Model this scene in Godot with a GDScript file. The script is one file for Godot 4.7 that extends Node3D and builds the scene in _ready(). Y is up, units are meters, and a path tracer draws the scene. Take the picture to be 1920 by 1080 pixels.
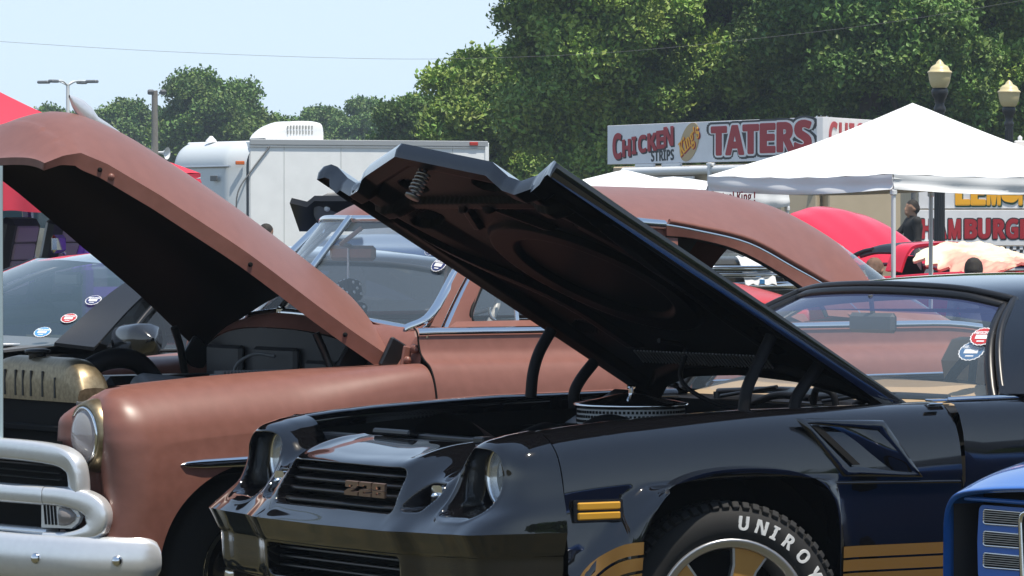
extends Node3D
# A car show: a satin copper-pink coupe and a black sports car with their bonnets up, tents, a trailer, food stands and trees behind.

var M := {}
var used := {}
var rng := RandomNumberGenerator.new()


func v(x: float, y: float, w: float) -> Vector3:
	return Vector3(x, y, -w)


# ---------------------------------------------------------------- mesh building
class MB:
	var V := PackedVector3Array()
	var N := PackedVector3Array()
	var C := PackedColorArray()
	var T := PackedVector2Array()
	var I := PackedInt32Array()
	var colour := Color(1, 1, 1)

	func vert(p: Vector3, n: Vector3, uv := Vector2.ZERO) -> int:
		V.append(p); N.append(n); C.append(colour); T.append(uv)
		return V.size() - 1

	func grid(P: Array, flip := false, close_j := false) -> void:
		var ni := P.size()
		var nj: int = P[0].size()
		var acc := PackedVector3Array()
		acc.resize(ni * nj)
		var tris := PackedInt32Array()
		var jn := nj if close_j else nj - 1
		for i in ni - 1:
			for j in jn:
				var j2 := (j + 1) % nj
				var a := i * nj + j
				var b := i * nj + j2
				var c := (i + 1) * nj + j2
				var d := (i + 1) * nj + j
				for t in ([[a, b, c], [a, c, d]] if not flip else [[a, c, b], [a, d, c]]):
					var pa: Vector3 = P[t[0] / nj][t[0] % nj]
					var pb: Vector3 = P[t[1] / nj][t[1] % nj]
					var pc: Vector3 = P[t[2] / nj][t[2] % nj]
					var n := (pc - pa).cross(pb - pa)
					if n.length_squared() < 1e-18:
						continue
					acc[t[0]] += n; acc[t[1]] += n; acc[t[2]] += n
					tris.append_array(PackedInt32Array(t))
		var base := V.size()
		for i in ni:
			for j in nj:
				var n := acc[i * nj + j]
				vert(P[i][j], n.normalized() if n.length_squared() > 1e-20 else Vector3.UP, Vector2(float(j) / maxf(1, nj - 1), float(i) / maxf(1, ni - 1)))
		for t in tris:
			I.append(base + t)

	func face(p: Array) -> void:   # a flat convex polygon, clockwise seen from its front
		var n: Vector3 = Vector3.ZERO
		for k in range(1, p.size() - 1):
			n += (p[k + 1] - p[0]).cross(p[k] - p[0])
		n = n.normalized()
		var b := V.size()
		for q in p:
			vert(q, n)
		for k in range(1, p.size() - 1):
			I.append_array(PackedInt32Array([b, b + k, b + k + 1]))

	func box(c: Vector3, s: Vector3, r := Basis(), bevel := 0.0) -> void:   # box with chamfered edges
		var h := s / 2
		var b := minf(bevel, minf(h.x, minf(h.y, h.z)) * 0.9)
		var ax := [Vector3.RIGHT, Vector3.UP, Vector3.BACK]
		for k in 3:
			for sg in [-1.0, 1.0]:
				var n: Vector3 = ax[k] * sg
				var u: Vector3 = ax[(k + 1) % 3]
				var w: Vector3 = ax[(k + 2) % 3]
				var hu := h[(k + 1) % 3] - b
				var hw := h[(k + 2) % 3] - b
				var o := n * h[k]
				var q := [o - u * hu - w * hw, o + u * hu - w * hw, o + u * hu + w * hw, o - u * hu + w * hw]
				out_face(q, n, c, r)
		if b > 0.0:
			for k in 3:
				var u: Vector3 = ax[(k + 1) % 3]
				var w: Vector3 = ax[(k + 2) % 3]
				for s1 in [-1.0, 1.0]:
					for s2 in [-1.0, 1.0]:
						var hk := h[k] - b
						var pu: Vector3 = u * s1 * h[(k + 1) % 3] + w * s2 * (h[(k + 2) % 3] - b)
						var pw: Vector3 = u * s1 * (h[(k + 1) % 3] - b) + w * s2 * h[(k + 2) % 3]
						out_face([pu - ax[k] * hk, pu + ax[k] * hk, pw + ax[k] * hk, pw - ax[k] * hk], u * s1 + w * s2, c, r)
			for sx in [-1.0, 1.0]:
				for sy in [-1.0, 1.0]:
					for sz in [-1.0, 1.0]:
						var sv := Vector3(sx, sy, sz)
						out_face([Vector3(h.x, h.y - b, h.z - b) * sv, Vector3(h.x - b, h.y, h.z - b) * sv, Vector3(h.x - b, h.y - b, h.z) * sv], sv, c, r)

	func out_face(q: Array, n: Vector3, c: Vector3, r: Basis) -> void:
		var p := []
		for k in q:
			p.append(c + r * k)
		var m: Vector3 = (p[2] - p[0]).cross(p[1] - p[0])
		if m.dot(r * n) < 0:
			p.reverse()
		face(p)

	func tube(path: Array, rad, sides := 8, caps := true) -> void:   # rad: a number or one per point
		var n := path.size()
		var rows := []
		var up := Vector3.UP
		var d0: Vector3 = (path[1] - path[0]).normalized()
		if absf(d0.dot(up)) > 0.95:
			up = Vector3.RIGHT
		var side := d0.cross(up).normalized()
		for i in n:
			var d: Vector3 = (path[mini(i + 1, n - 1)] - path[maxi(i - 1, 0)]).normalized()
			side = (side - d * side.dot(d)).normalized()
			var w := side.cross(d)
			var r: float = rad[i] if rad is Array else rad
			var row := PackedVector3Array()
			for k in sides:
				var a := TAU * k / sides
				row.append(path[i] + (side * cos(a) + w * sin(a)) * r)
			rows.append(row)
		grid(rows, false, true)
		if caps:
			var e := []
			for q in rows[0]:
				e.append(q)
			face(e)
			e = []
			for q in rows[n - 1]:
				e.append(q)
			e.reverse()
			face(e)

	func lathe(prof: Array, o: Vector3, axis: Vector3, seg := 32, squash := 1.0) -> void:   # prof: Vector2(radius, along)
		axis = axis.normalized()
		var u := axis.cross(Vector3.UP if absf(axis.y) < 0.9 else Vector3.RIGHT).normalized()
		var w := axis.cross(u)
		var rows := []
		for p in prof:
			var row := PackedVector3Array()
			for k in seg:
				var a := TAU * k / seg
				row.append(o + axis * p.y + (u * cos(a) + w * sin(a) * squash) * p.x)
			rows.append(row)
		grid(rows, false, true)

	func prism(poly: PackedVector2Array, x: Transform3D, depth: float) -> void:   # an outline with thickness, from z = 0 to z = depth
		var t := Geometry2D.triangulate_polygon(poly)
		if t.is_empty():
			return
		var nz := x.basis.z.normalized()
		for z in [0.0, depth]:
			var want: Vector3 = nz if z > 0 else -nz
			for k in range(0, t.size(), 3):
				var p := []
				for q in 3:
					var s := poly[t[k + q]]
					p.append(x * Vector3(s.x, s.y, z))
				if (p[2] - p[0]).cross(p[1] - p[0]).dot(want) < 0:
					p.reverse()
				face(p)
		var cw := Geometry2D.is_polygon_clockwise(poly)
		for k in poly.size():
			var a := poly[k]
			var b := poly[(k + 1) % poly.size()]
			var q := [x * Vector3(a.x, a.y, 0), x * Vector3(b.x, b.y, 0), x * Vector3(b.x, b.y, depth), x * Vector3(a.x, a.y, depth)]
			var e := b - a
			var o2 := Vector2(e.y, -e.x) * (-1.0 if cw else 1.0)
			if (q[2] - q[0]).cross(q[1] - q[0]).dot(x.basis * Vector3(o2.x, o2.y, 0)) < 0:
				q.reverse()
			face(q)

	func sheet(P: Array, thick: float) -> void:   # a grid with a back and a rim
		var B := []
		var ni := P.size()
		var nj: int = P[0].size()
		for i in ni:
			var row := PackedVector3Array()
			for j in nj:
				var du: Vector3 = P[mini(i + 1, ni - 1)][j] - P[maxi(i - 1, 0)][j]
				var dv: Vector3 = P[i][mini(j + 1, nj - 1)] - P[i][maxi(j - 1, 0)]
				row.append(P[i][j] - dv.cross(du).normalized() * thick)
			B.append(row)
		grid(P, true)
		grid(B)
		for e in [[P[0], B[0]], [B[ni - 1], P[ni - 1]]]:
			grid(e)
		for s in [0, nj - 1]:
			var a := PackedVector3Array()
			var b := PackedVector3Array()
			for i in ni:
				a.append(P[i][s]); b.append(B[i][s])
			grid([b, a] if s == 0 else [a, b])

	func empty() -> bool:
		return I.is_empty()

	func into(mesh: ArrayMesh, m: Material) -> void:
		var a := []
		a.resize(Mesh.ARRAY_MAX)
		a[Mesh.ARRAY_VERTEX] = V
		a[Mesh.ARRAY_NORMAL] = N
		a[Mesh.ARRAY_COLOR] = C
		a[Mesh.ARRAY_TEX_UV] = T
		a[Mesh.ARRAY_INDEX] = I
		mesh.add_surface_from_arrays(Mesh.PRIMITIVE_TRIANGLES, a)
		mesh.surface_set_material(mesh.get_surface_count() - 1, m)


func numbered(n: String) -> String:
	var k: int = used.get(n, 0)
	used[n] = k + 1
	return n if k == 0 else "%s_%03d" % [n, k]


func tag(o: Node, label := "", category := "", group := "") -> Node:
	if label: o.set_meta("label", label)
	if category: o.set_meta("category", category)
	if group: o.set_meta("group", group)
	return o


func thing(called: String, label: String, category: String, at := Vector3.ZERO, turn := 0.0, group := "") -> Node3D:
	var o := Node3D.new()
	o.name = numbered(called)
	add_child(o)
	o.position = at
	o.rotation.y = turn
	tag(o, label, category, group)
	return o


func part(called: String, parent: Node, mb: MB, m: Material) -> MeshInstance3D:
	return parts(called, parent, [[mb, m]])


func parts(called: String, parent: Node, list: Array) -> MeshInstance3D:   # one mesh with several materials
	var mesh := ArrayMesh.new()
	for e in list:
		if not e[0].empty():
			e[0].into(mesh, e[1])
	var o := MeshInstance3D.new()
	o.mesh = mesh
	o.name = called
	parent.add_child(o, true)
	return o


func struct(called: String, mb: MB, m: Material) -> MeshInstance3D:
	var o := part(called, self, mb, m)
	o.set_meta("kind", "structure")
	return o


# ---------------------------------------------------------------- curves
func cr(p0: Vector3, p1: Vector3, p2: Vector3, p3: Vector3, t: float) -> Vector3:
	var a := sqrt(maxf(p0.distance_to(p1), 1e-5))
	var b := sqrt(maxf(p1.distance_to(p2), 1e-5))
	var c := sqrt(maxf(p2.distance_to(p3), 1e-5))
	var d := p2 - p1
	var m1 := d if p0.is_equal_approx(p1) else d + b * ((p1 - p0) / a - (p2 - p0) / (a + b))
	var m2 := d if p2.is_equal_approx(p3) else d + b * ((p3 - p2) / c - (p3 - p1) / (b + c))
	var t2 := t * t
	var t3 := t2 * t
	return p1 * (2 * t3 - 3 * t2 + 1) + m1 * (t3 - 2 * t2 + t) + p2 * (3 * t2 - 2 * t3) + m2 * (t3 - t2)


func curve(p: Array, per := 6) -> PackedVector3Array:
	var out := PackedVector3Array()
	var n := p.size()
	for i in n - 1:
		for k in per:
			out.append(cr(p[maxi(i - 1, 0)], p[i], p[i + 1], p[mini(i + 2, n - 1)], float(k) / per))
	out.append(p[n - 1])
	return out


func skin(st: Array, per_u := 6, per_v := 6) -> Array:   # smooth surface through station curves
	var rows := []
	for s in st:
		rows.append(curve(s, per_v))
	var out := []
	var n := rows.size()
	for i in n - 1:
		for k in per_u:
			var row := PackedVector3Array()
			for j in rows[0].size():
				row.append(cr(rows[maxi(i - 1, 0)][j], rows[i][j], rows[i + 1][j], rows[mini(i + 2, n - 1)][j], float(k) / per_u))
			out.append(row)
	out.append(rows[n - 1])
	return out


func between(a: Array, b: Array, n := 2, per := 4) -> Array:   # straight surface between two curves of as many points
	var ca := curve(a, per)
	var cb := curve(b, per)
	var rows := []
	for i in n:
		var row := PackedVector3Array()
		for j in ca.size():
			row.append(ca[j].lerp(cb[j], float(i) / (n - 1)))
		rows.append(row)
	return rows


func mirror(st: Array) -> Array:
	var out := []
	for s in st:
		var r := []
		for p in s:
			r.append(Vector3(p.x, p.y, -p.z))
		out.append(r)
	return out


func pw(x: float, tab: Array) -> float:   # piecewise linear table of [x, y]
	if x <= tab[0][0]:
		return tab[0][1]
	for k in range(1, tab.size()):
		if x <= tab[k][0]:
			return lerpf(tab[k - 1][1], tab[k][1], (x - tab[k - 1][0]) / (tab[k][0] - tab[k - 1][0]))
	return tab[-1][1]


func inside(poly: PackedVector2Array, p: Vector2) -> float:   # distance to the outline, positive inside
	var d := 1e9
	var n := poly.size()
	for k in n:
		var q := Geometry2D.get_closest_point_to_segment(p, poly[k], poly[(k + 1) % n])
		d = minf(d, q.distance_squared_to(p))
	d = sqrt(d)
	return d if Geometry2D.is_point_in_polygon(p, poly) else -d


func round_poly(p: Array, r: float, n := 4) -> PackedVector2Array:
	var out := PackedVector2Array()
	var c := p.size()
	for i in c:
		var a: Vector2 = p[(i + c - 1) % c]
		var b: Vector2 = p[i]
		var d: Vector2 = p[(i + 1) % c]
		var r1 := minf(r, minf(a.distance_to(b), b.distance_to(d)) * 0.48)
		var s := b.move_toward(a, r1)
		var e := b.move_toward(d, r1)
		for k in n + 1:
			var t := float(k) / n
			out.append(s.lerp(b, t).lerp(b.lerp(e, t), t))
	return out


func facing(o: Vector3, right: Vector3, up: Vector3) -> Transform3D:   # x along right, y along up, z towards the viewer
	var z := right.cross(up).normalized()
	var x := right.normalized()
	return Transform3D(Basis(x, z.cross(x), z), o)


func sweep(mb: MB, path: Array, prof: Array, close := true) -> void:   # prof: Vector2(outward, up) carried along a level path
	var rows := []
	var n := path.size()
	for i in n:
		var d: Vector3 = path[mini(i + 1, n - 1)] - path[maxi(i - 1, 0)]
		var o := Vector3(d.z, 0, -d.x).normalized()
		var row := PackedVector3Array()
		for p in prof:
			row.append(path[i] + o * p.x + Vector3.UP * p.y)
		rows.append(row)
	mb.grid(rows, false, close)
	if close:
		var e := []
		for q in rows[0]: e.append(q)
		mb.face(e)
		e = []
		for q in rows[n - 1]: e.append(q)
		e.reverse()
		mb.face(e)


func oval(rx: float, ry: float, n := 12, pw_ := 1.0) -> Array:
	var out := []
	for k in n:
		var a := TAU * k / n
		out.append(Vector2(signf(cos(a)) * pow(absf(cos(a)), pw_) * rx, signf(sin(a)) * pow(absf(sin(a)), pw_) * ry))
	return out


# ---------------------------------------------------------------- lettering
var fonts := {}
func words(called: String, parent: Node, text: String, x: Transform3D, height: float, m: Material, depth := 0.004, face := "Droid Sans", width := 0.0, weight := 700, fat := 0.0) -> MeshInstance3D:
	if not fonts.has([face, weight]):
		var f := SystemFont.new()
		f.font_names = PackedStringArray([face])
		f.font_weight = weight
		fonts[[face, weight]] = f
	var font: Font = fonts[[face, weight]]
	var t := TextMesh.new()
	t.text = text
	t.font = font
	t.font_size = 64
	t.pixel_size = height / 46.0
	t.depth = depth
	t.curve_step = 2.0
	t.material = m
	var o := MeshInstance3D.new()
	o.mesh = t
	if fat > 0.0:   # heavier strokes: the same letters set several times a hair's breadth apart
		var mb := MB.new()
		for sn in t.get_surface_count():
			var ar := t.surface_get_arrays(sn)
			var vs: PackedVector3Array = ar[Mesh.ARRAY_VERTEX]
			var ns: PackedVector3Array = ar[Mesh.ARRAY_NORMAL]
			var ix: PackedInt32Array = ar[Mesh.ARRAY_INDEX]
			for k in 12:
				var off := Vector3(cos(TAU * k / 12.0), sin(TAU * k / 12.0), 0) * fat * height * 0.042 + Vector3(0, 0, -0.00025 * k)
				var b := mb.V.size()
				for q in vs.size():
					mb.vert(vs[q] + off, ns[q])
				for q in ix:
					mb.I.append(b + q)
		var am := ArrayMesh.new()
		mb.into(am, m)
		o.mesh = am
	o.name = called
	parent.add_child(o, true)
	o.transform = x
	if width > 0.0:
		var w := t.get_aabb().size.x
		if w > 0.0:
			o.transform = x * Transform3D(Basis.from_scale(Vector3(width / w, 1, 1)), Vector3.ZERO)
	return o


# ---------------------------------------------------------------- materials
func mat(called: String, c: Color, rough: float, metal := 0.0, spec := 0.5) -> StandardMaterial3D:   # c is a linear real-world colour
	var m := StandardMaterial3D.new()
	m.resource_name = called
	m.albedo_color = c.linear_to_srgb()
	m.roughness = rough
	m.metallic = metal
	m.metallic_specular = spec
	m.cull_mode = BaseMaterial3D.CULL_DISABLED
	M[called] = m
	return m


func glass(called: String, c: Color, alpha: float) -> StandardMaterial3D:
	var m := mat(called, c, 0.02)
	m.transparency = BaseMaterial3D.TRANSPARENCY_ALPHA
	m.albedo_color.a = alpha
	return m


func grain(m: StandardMaterial3D, a: Color, b: Color, freq: float, scale := 1.0, bump := 0.0, world := false, oct := 4) -> void:   # uneven colour and fine relief from noise
	var n := FastNoiseLite.new()
	n.seed = 7
	n.frequency = freq
	n.fractal_octaves = oct
	var t := NoiseTexture2D.new()
	t.width = 512
	t.height = 512
	t.seamless = true
	t.noise = n
	var g := Gradient.new()
	g.set_color(0, a.linear_to_srgb())
	g.set_color(1, b.linear_to_srgb())
	t.color_ramp = g
	m.albedo_color = Color(1, 1, 1, m.albedo_color.a)
	m.albedo_texture = t
	m.uv1_triplanar = true
	m.uv1_world_triplanar = world
	m.uv1_scale = Vector3.ONE * scale
	if bump > 0.0:
		var h := NoiseTexture2D.new()
		h.width = 512
		h.height = 512
		h.seamless = true
		h.noise = n
		m.heightmap_enabled = true
		m.heightmap_texture = h
		m.heightmap_scale = bump


func make_materials() -> void:
	var m := mat("black_paint", Color(0.004, 0.004, 0.005), 0.04)
	m.clearcoat_enabled = true
	m.clearcoat = 1.0
	m.clearcoat_roughness = 0.02
	mat("satin_black", Color(0.008, 0.008, 0.009), 0.35)
	mat("flat_black", Color(0.006, 0.006, 0.006), 0.75, 0.0, 0.25)
	mat("black_rubber", Color(0.012, 0.012, 0.012), 0.6, 0.0, 0.3)
	m = mat("under_bonnet", Color(0.004, 0.004, 0.004), 0.36, 0.0, 0.14)
	m = mat("copper_satin", Color(0.42, 0.19, 0.145), 0.38, 0.0, 0.45)
	grain(m, Color(0.172, 0.071, 0.053), Color(0.212, 0.091, 0.070), 0.02, 1.6)
	mat("chrome", Color(0.78, 0.79, 0.8), 0.07, 1.0)
	m = mat("silver_satin", Color(0.62, 0.63, 0.64), 0.25, 0.6)
	grain(m, Color(0.72, 0.735, 0.75), Color(0.80, 0.815, 0.83), 0.03, 2.0)
	m = mat("old_brass", Color(0.3, 0.24, 0.15), 0.38, 0.8)
	grain(m, Color(0.18, 0.14, 0.085), Color(0.34, 0.28, 0.18), 0.02, 4.0)
	mat("gold_paint", Color(0.46, 0.24, 0.06), 0.3, 0.3)
	mat("gold_vinyl", Color(0.18, 0.10, 0.028), 0.25)
	mat("amber_lens", Color(0.5, 0.26, 0.03), 0.12)
	mat("machined_rim", Color(0.5, 0.51, 0.53), 0.28, 0.8)
	mat("white_letter", Color(0.72, 0.72, 0.7), 0.6)
	mat("tan_trim", Color(0.42, 0.31, 0.19), 0.75)
	mat("grey_plastic", Color(0.12, 0.125, 0.13), 0.5)
	mat("hose_black", Color(0.007, 0.007, 0.008), 0.5, 0.0, 0.3)
	mat("filter_mesh", Color(0.30, 0.31, 0.31), 0.5, 0.4)
	glass("sky_tinted_glass", Color(0.32, 0.5, 0.62), 0.10)  # blue mixed into the glass in place of the mirrored sky
	glass("tint_band", Color(0.05, 0.07, 0.16), 0.55)
	glass("lamp_glass", Color(0.75, 0.8, 0.82), 0.3)
	glass("blue_grey_glass", Color(0.34, 0.45, 0.54), 0.12)  # thin blue-grey veil in the pane
	mat("reflector", Color(0.8, 0.8, 0.78), 0.12, 1.0)
	mat("sticker_white", Color(0.75, 0.76, 0.78), 0.5)
	mat("sticker_red", Color(0.42, 0.03, 0.035), 0.5)
	mat("sticker_blue", Color(0.03, 0.11, 0.25), 0.5)
	mat("sticker_navy", Color(0.02, 0.03, 0.12), 0.5)
	mat("white_paint", Color(0.75, 0.77, 0.78), 0.35)
	mat("white_fabric", Color(0.78, 0.8, 0.81), 0.85)
	mat("skin", Color(0.45, 0.25, 0.17), 0.6)
	mat("red_paint", Color(0.62, 0.02, 0.05), 0.18)
	mat("pole_white", Color(0.7, 0.72, 0.73), 0.4)
	mat("tyre_rubber", Color(0.022, 0.022, 0.022), 0.75, 0.0, 0.3)


func _ready() -> void:
	rng.seed = 11
	# --- camera
	var cam := Camera3D.new()
	cam.name = "camera"
	cam.fov = 6.868
	cam.near = 0.5
	cam.far = 4000.0
	add_child(cam)
	cam.position = Vector3(0, 1.53, 0)
	cam.rotation_degrees = Vector3(-0.8912, 0, 0)
	cam.current = true
	# --- sky, air and exposure
	var we := WorldEnvironment.new()
	we.name = "world_environment"
	var env := Environment.new()
	env.background_mode = Environment.BG_SKY
	var sky := ProceduralSkyMaterial.new()
	sky.sky_top_color = Color(0.50, 0.60, 0.74)
	sky.sky_horizon_color = Color(0.82, 0.895, 0.955)
	sky.sky_curve = 0.22
	sky.ground_horizon_color = Color(0.55, 0.58, 0.55)
	sky.ground_bottom_color = Color(0.22, 0.22, 0.18)
	sky.sky_energy_multiplier = 1.0
	env.sky = Sky.new()
	env.sky.sky_material = sky
	env.tonemap_mode = Environment.TONE_MAPPER_LINEAR
	env.tonemap_exposure = 1.3
	env.fog_enabled = true
	env.fog_density = 0.00045
	env.fog_light_color = Color(0.80, 0.87, 0.94)
	env.sdfgi_enabled = true
	env.ssao_enabled = true
	env.ssil_enabled = true
	we.environment = env
	add_child(we)
	# --- sun: high, a little to the right, behind the photographer
	var sun := DirectionalLight3D.new()
	sun.name = "sun"
	sun.light_energy = 1.5
	sun.light_color = Color(1.0, 0.965, 0.91)
	sun.light_angular_distance = 0.5
	sun.shadow_enabled = true
	add_child(sun)
	sun.look_at_from_position(Vector3.ZERO, -Vector3(0.20, 0.93, 0.21), Vector3.UP)
	make_materials()
	ground()
	trees()
	trailer()
	food_stands()
	place_tents()
	poles()
	black_car()
	copper_car()
	dark_sedan()
	hood_up_car()
	red_car()
	chrome_car()
	purple_truck()
	blue_car()
	people()


func ground() -> void:
	var mb := MB.new()
	mb.face([Vector3(-1500, 0, 300), Vector3(-1500, 0, -2500), Vector3(1500, 0, -2500), Vector3(1500, 0, 300)])
	var m := mat("dry_grass", Color(0.1, 0.1, 0.04), 0.95)
	grain(m, Color(0.026, 0.027, 0.010), Color(0.08, 0.066, 0.028), 0.02, 0.35, 0.8, true, 5)
	struct("ground", mb, m)


# ---------------------------------------------------------------- the black sports car
# Car axes: x towards the nose, y up, w towards its left side (v() turns w into -z); the origin lies on the ground under the front axle.
func side_profile(x: float) -> Array:   # fender section from the bonnet gutter over the crown to the side
	var c := pw(x, [[-0.82, 0.945], [-0.28, 0.937], [-0.13, 0.935], [0.05, 0.927], [0.33, 0.912], [0.48, 0.9], [0.6, 0.887]])
	var t := smoothstep(-0.8, 0.6, x)
	var f := [Vector2(0.655, -0.05), Vector2(0.66, -0.004), Vector2(0.70, 0.004), Vector2(0.745, -0.002), Vector2(0.785, -0.022), Vector2(0.82, -0.052), Vector2(0.84, -0.087), Vector2(0.855, -0.132), Vector2(0.863, -0.177)]
	var r := [Vector2(0.655, -0.05), Vector2(0.66, -0.004), Vector2(0.72, 0.004), Vector2(0.775, 0.002), Vector2(0.815, -0.014), Vector2(0.848, -0.045), Vector2(0.872, -0.09), Vector2(0.887, -0.15), Vector2(0.895, -0.21)]
	var out := []
	for k in f.size():
		var q: Vector2 = r[k].lerp(f[k], t)
		out.append(v(x, c + q.y, q.x))
	return out


func low_side(y: float) -> float:   # outline of the side below the shoulder
	return pw(y, [[0.2, 0.835], [0.3, 0.868], [0.42, 0.884], [0.55, 0.892], [0.68, 0.893], [0.75, 0.89]])


func arch_point(k: int) -> Vector2:
	return [Vector2(-0.362, 0.2), Vector2(-0.36, 0.45), Vector2(-0.354, 0.60), Vector2(-0.335, 0.67), Vector2(-0.29, 0.722), Vector2(-0.2, 0.758), Vector2(-0.05, 0.774), Vector2(0.1, 0.770), Vector2(0.2, 0.75), Vector2(0.28, 0.712), Vector2(0.33, 0.66), Vector2(0.375, 0.57), Vector2(0.40, 0.45), Vector2(0.412, 0.2)][k]


func wing_w(x: float, y: float, shoulder := 0.0, blend := 1.0) -> float:
	var w := lerpf(shoulder, low_side(y), blend)
	# the flared lip round the wheel and the raised wedge ahead of it
	var dl := 1e9
	for k in 13:
		dl = minf(dl, Geometry2D.get_closest_point_to_segment(Vector2(x, y), arch_point(k), arch_point(k + 1)).distance_to(Vector2(x, y)))
	w += 0.016 * exp(-pow(dl / 0.035, 2.0))
	var ahead := (x - 0.30) - (0.715 - y) * 1.25   # negative inside the wedge
	if x > 0.28 and y < 0.715:
		w += 0.03 * smoothstep(0.015, -0.03, ahead)
	w -= 0.008 * smoothstep(0.716, 0.706, y) * smoothstep(-0.3, -0.4, x)   # the side steps in under the rear body line
	w -= 0.006 * smoothstep(0.724, 0.716, y) * smoothstep(0.3, 0.4, x)
	return w


func black_fender() -> MB:
	var mb := MB.new()
	var ap := []
	for k in 14:
		var q := arch_point(k)
		ap.append(Vector3(q.x, q.y, 0))
	var arch := curve(ap, 5)
	var xs := []
	for k in 18:
		xs.append(Vector2(lerpf(-0.822, -0.3625, k / 17.0), 0.2))
	for q in arch:
		xs.append(Vector2(q.x, q.y))
	for k in 8:
		xs.append(Vector2(lerpf(0.4125, 0.6, k / 7.0), 0.2))
	var rows := []
	var lip := [[], []]
	for q in xs:
		var x: float = q.x
		var top := curve(side_profile(x), 4)
		var row := PackedVector3Array()
		for p in top:
			row.append(p)
		var last: Vector3 = top[top.size() - 1]
		var yb: float = q.y
		for k in range(1, 17):
			var y := lerpf(last.y, yb, k / 16.0)
			var w := wing_w(x, y, -last.z, smoothstep(0.0, 0.4, k / 16.0))
			row.append(v(x, y, w))
		rows.append(row)
		if q.y > 0.2001 or (x > -0.37 and x < 0.42):
			lip[0].append(row[row.size() - 1])
			lip[1].append(row[row.size() - 1] + v(0, 0.01, -0.07))
	mb.grid(rows)
	mb.grid([PackedVector3Array(lip[0]), PackedVector3Array(lip[1])])
	return mb


func flip_mb(mb: MB) -> MB:
	var o := MB.new()
	for k in mb.V.size():
		o.vert(mb.V[k] * Vector3(1, 1, -1), mb.N[k] * Vector3(1, 1, -1), mb.T[k])
	for k in range(0, mb.I.size(), 3):
		o.I.append_array(PackedInt32Array([mb.I[k], mb.I[k + 2], mb.I[k + 1]]))
	return o


const NOSE_W := [0.0, 0.16, 0.28, 0.335, 0.365, 0.42, 0.49, 0.545, 0.60, 0.655, 0.71, 0.765]


func nose_profile(w: float) -> Array:
	# rear edge, ..., the crease of the bumper: [x, y] down the front for this distance from the middle
	var tab := [
		[0.0, [0.60, 0.838, 0.69, 0.822, 0.77, 0.80, 0.832, 0.776, 0.85, 0.735, 0.872, 0.69, 0.893, 0.640, 0.936, 0.592]],
		[0.28, [0.585, 0.842, 0.67, 0.828, 0.75, 0.808, 0.825, 0.778, 0.842, 0.735, 0.866, 0.69, 0.888, 0.640, 0.932, 0.593]],
		[0.335, [0.58, 0.846, 0.66, 0.836, 0.74, 0.815, 0.812, 0.78, 0.838, 0.735, 0.862, 0.69, 0.886, 0.640, 0.93, 0.593]],
		[0.365, [0.58, 0.838, 0.65, 0.828, 0.72, 0.808, 0.79, 0.775, 0.835, 0.73, 0.862, 0.688, 0.886, 0.640, 0.929, 0.593]],
		[0.42, [0.585, 0.808, 0.64, 0.797, 0.70, 0.778, 0.76, 0.752, 0.815, 0.715, 0.852, 0.675, 0.882, 0.636, 0.926, 0.594]],
		[0.49, [0.60, 0.80, 0.64, 0.792, 0.70, 0.775, 0.755, 0.75, 0.80, 0.715, 0.838, 0.675, 0.866, 0.635, 0.906, 0.595]],
		[0.545, [0.60, 0.838, 0.66, 0.832, 0.725, 0.812, 0.75, 0.778, 0.762, 0.745, 0.80, 0.685, 0.856, 0.636, 0.902, 0.596]],
		[0.60, [0.60, 0.878, 0.67, 0.868, 0.742, 0.842, 0.755, 0.80, 0.757, 0.75, 0.79, 0.685, 0.858, 0.634, 0.90, 0.597]],
		[0.655, [0.60, 0.891, 0.68, 0.878, 0.75, 0.854, 0.758, 0.81, 0.757, 0.75, 0.788, 0.682, 0.858, 0.633, 0.898, 0.598]],
		[0.71, [0.60, 0.892, 0.675, 0.878, 0.745, 0.85, 0.755, 0.81, 0.755, 0.75, 0.785, 0.682, 0.85, 0.634, 0.892, 0.60]],
		[0.765, [0.60, 0.892, 0.66, 0.876, 0.727, 0.84, 0.742, 0.805, 0.744, 0.75, 0.775, 0.682, 0.835, 0.636, 0.88, 0.601]],
	]
	for k in range(1, tab.size()):
		if w <= tab[k][0] + 1e-6:
			var t: float = clampf((w - tab[k - 1][0]) / (tab[k][0] - tab[k - 1][0]), 0, 1)
			var out := []
			for j in 16:
				out.append(lerpf(tab[k - 1][1][j], tab[k][1][j], t))
			return out
	return tab[-1][1]


func nose_stations() -> Array:
	var st := []
	for w in NOSE_W:
		var p := nose_profile(w)
		var s := []
		for k in 8:
			var ww: float = w
			if w > 0.76:
				ww = [0.715, 0.738, 0.752, 0.764, 0.770, 0.776, 0.783, 0.787][k]
			elif w > 0.70:
				ww = [0.69, 0.705, 0.71, 0.71, 0.71, 0.71, 0.71, 0.71][k]
			s.append(v(p[k * 2], p[k * 2 + 1], ww))
		st.append(s)
	st.append([v(0.602, 0.890, 0.735), v(0.64, 0.868, 0.768), v(0.69, 0.835, 0.797), v(0.71, 0.80, 0.812), v(0.715, 0.75, 0.823), v(0.735, 0.69, 0.832), v(0.78, 0.645, 0.838), v(0.805, 0.604, 0.84)])
	st.append([v(0.602, 0.885, 0.745), v(0.604, 0.865, 0.785), v(0.604, 0.835, 0.82), v(0.604, 0.80, 0.84), v(0.604, 0.755, 0.855), v(0.604, 0.71, 0.866), v(0.604, 0.66, 0.880), v(0.604, 0.605, 0.886)])
	var all := []
	for k in range(st.size() - 1, 0, -1):
		all.append(mirror([st[k]])[0])
	all.append_array(st)
	return all


var lamp_hole := PackedVector2Array()
var park_hole := PackedVector2Array()
var grille_hole := PackedVector2Array()
var intake_hole := PackedVector2Array()


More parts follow.
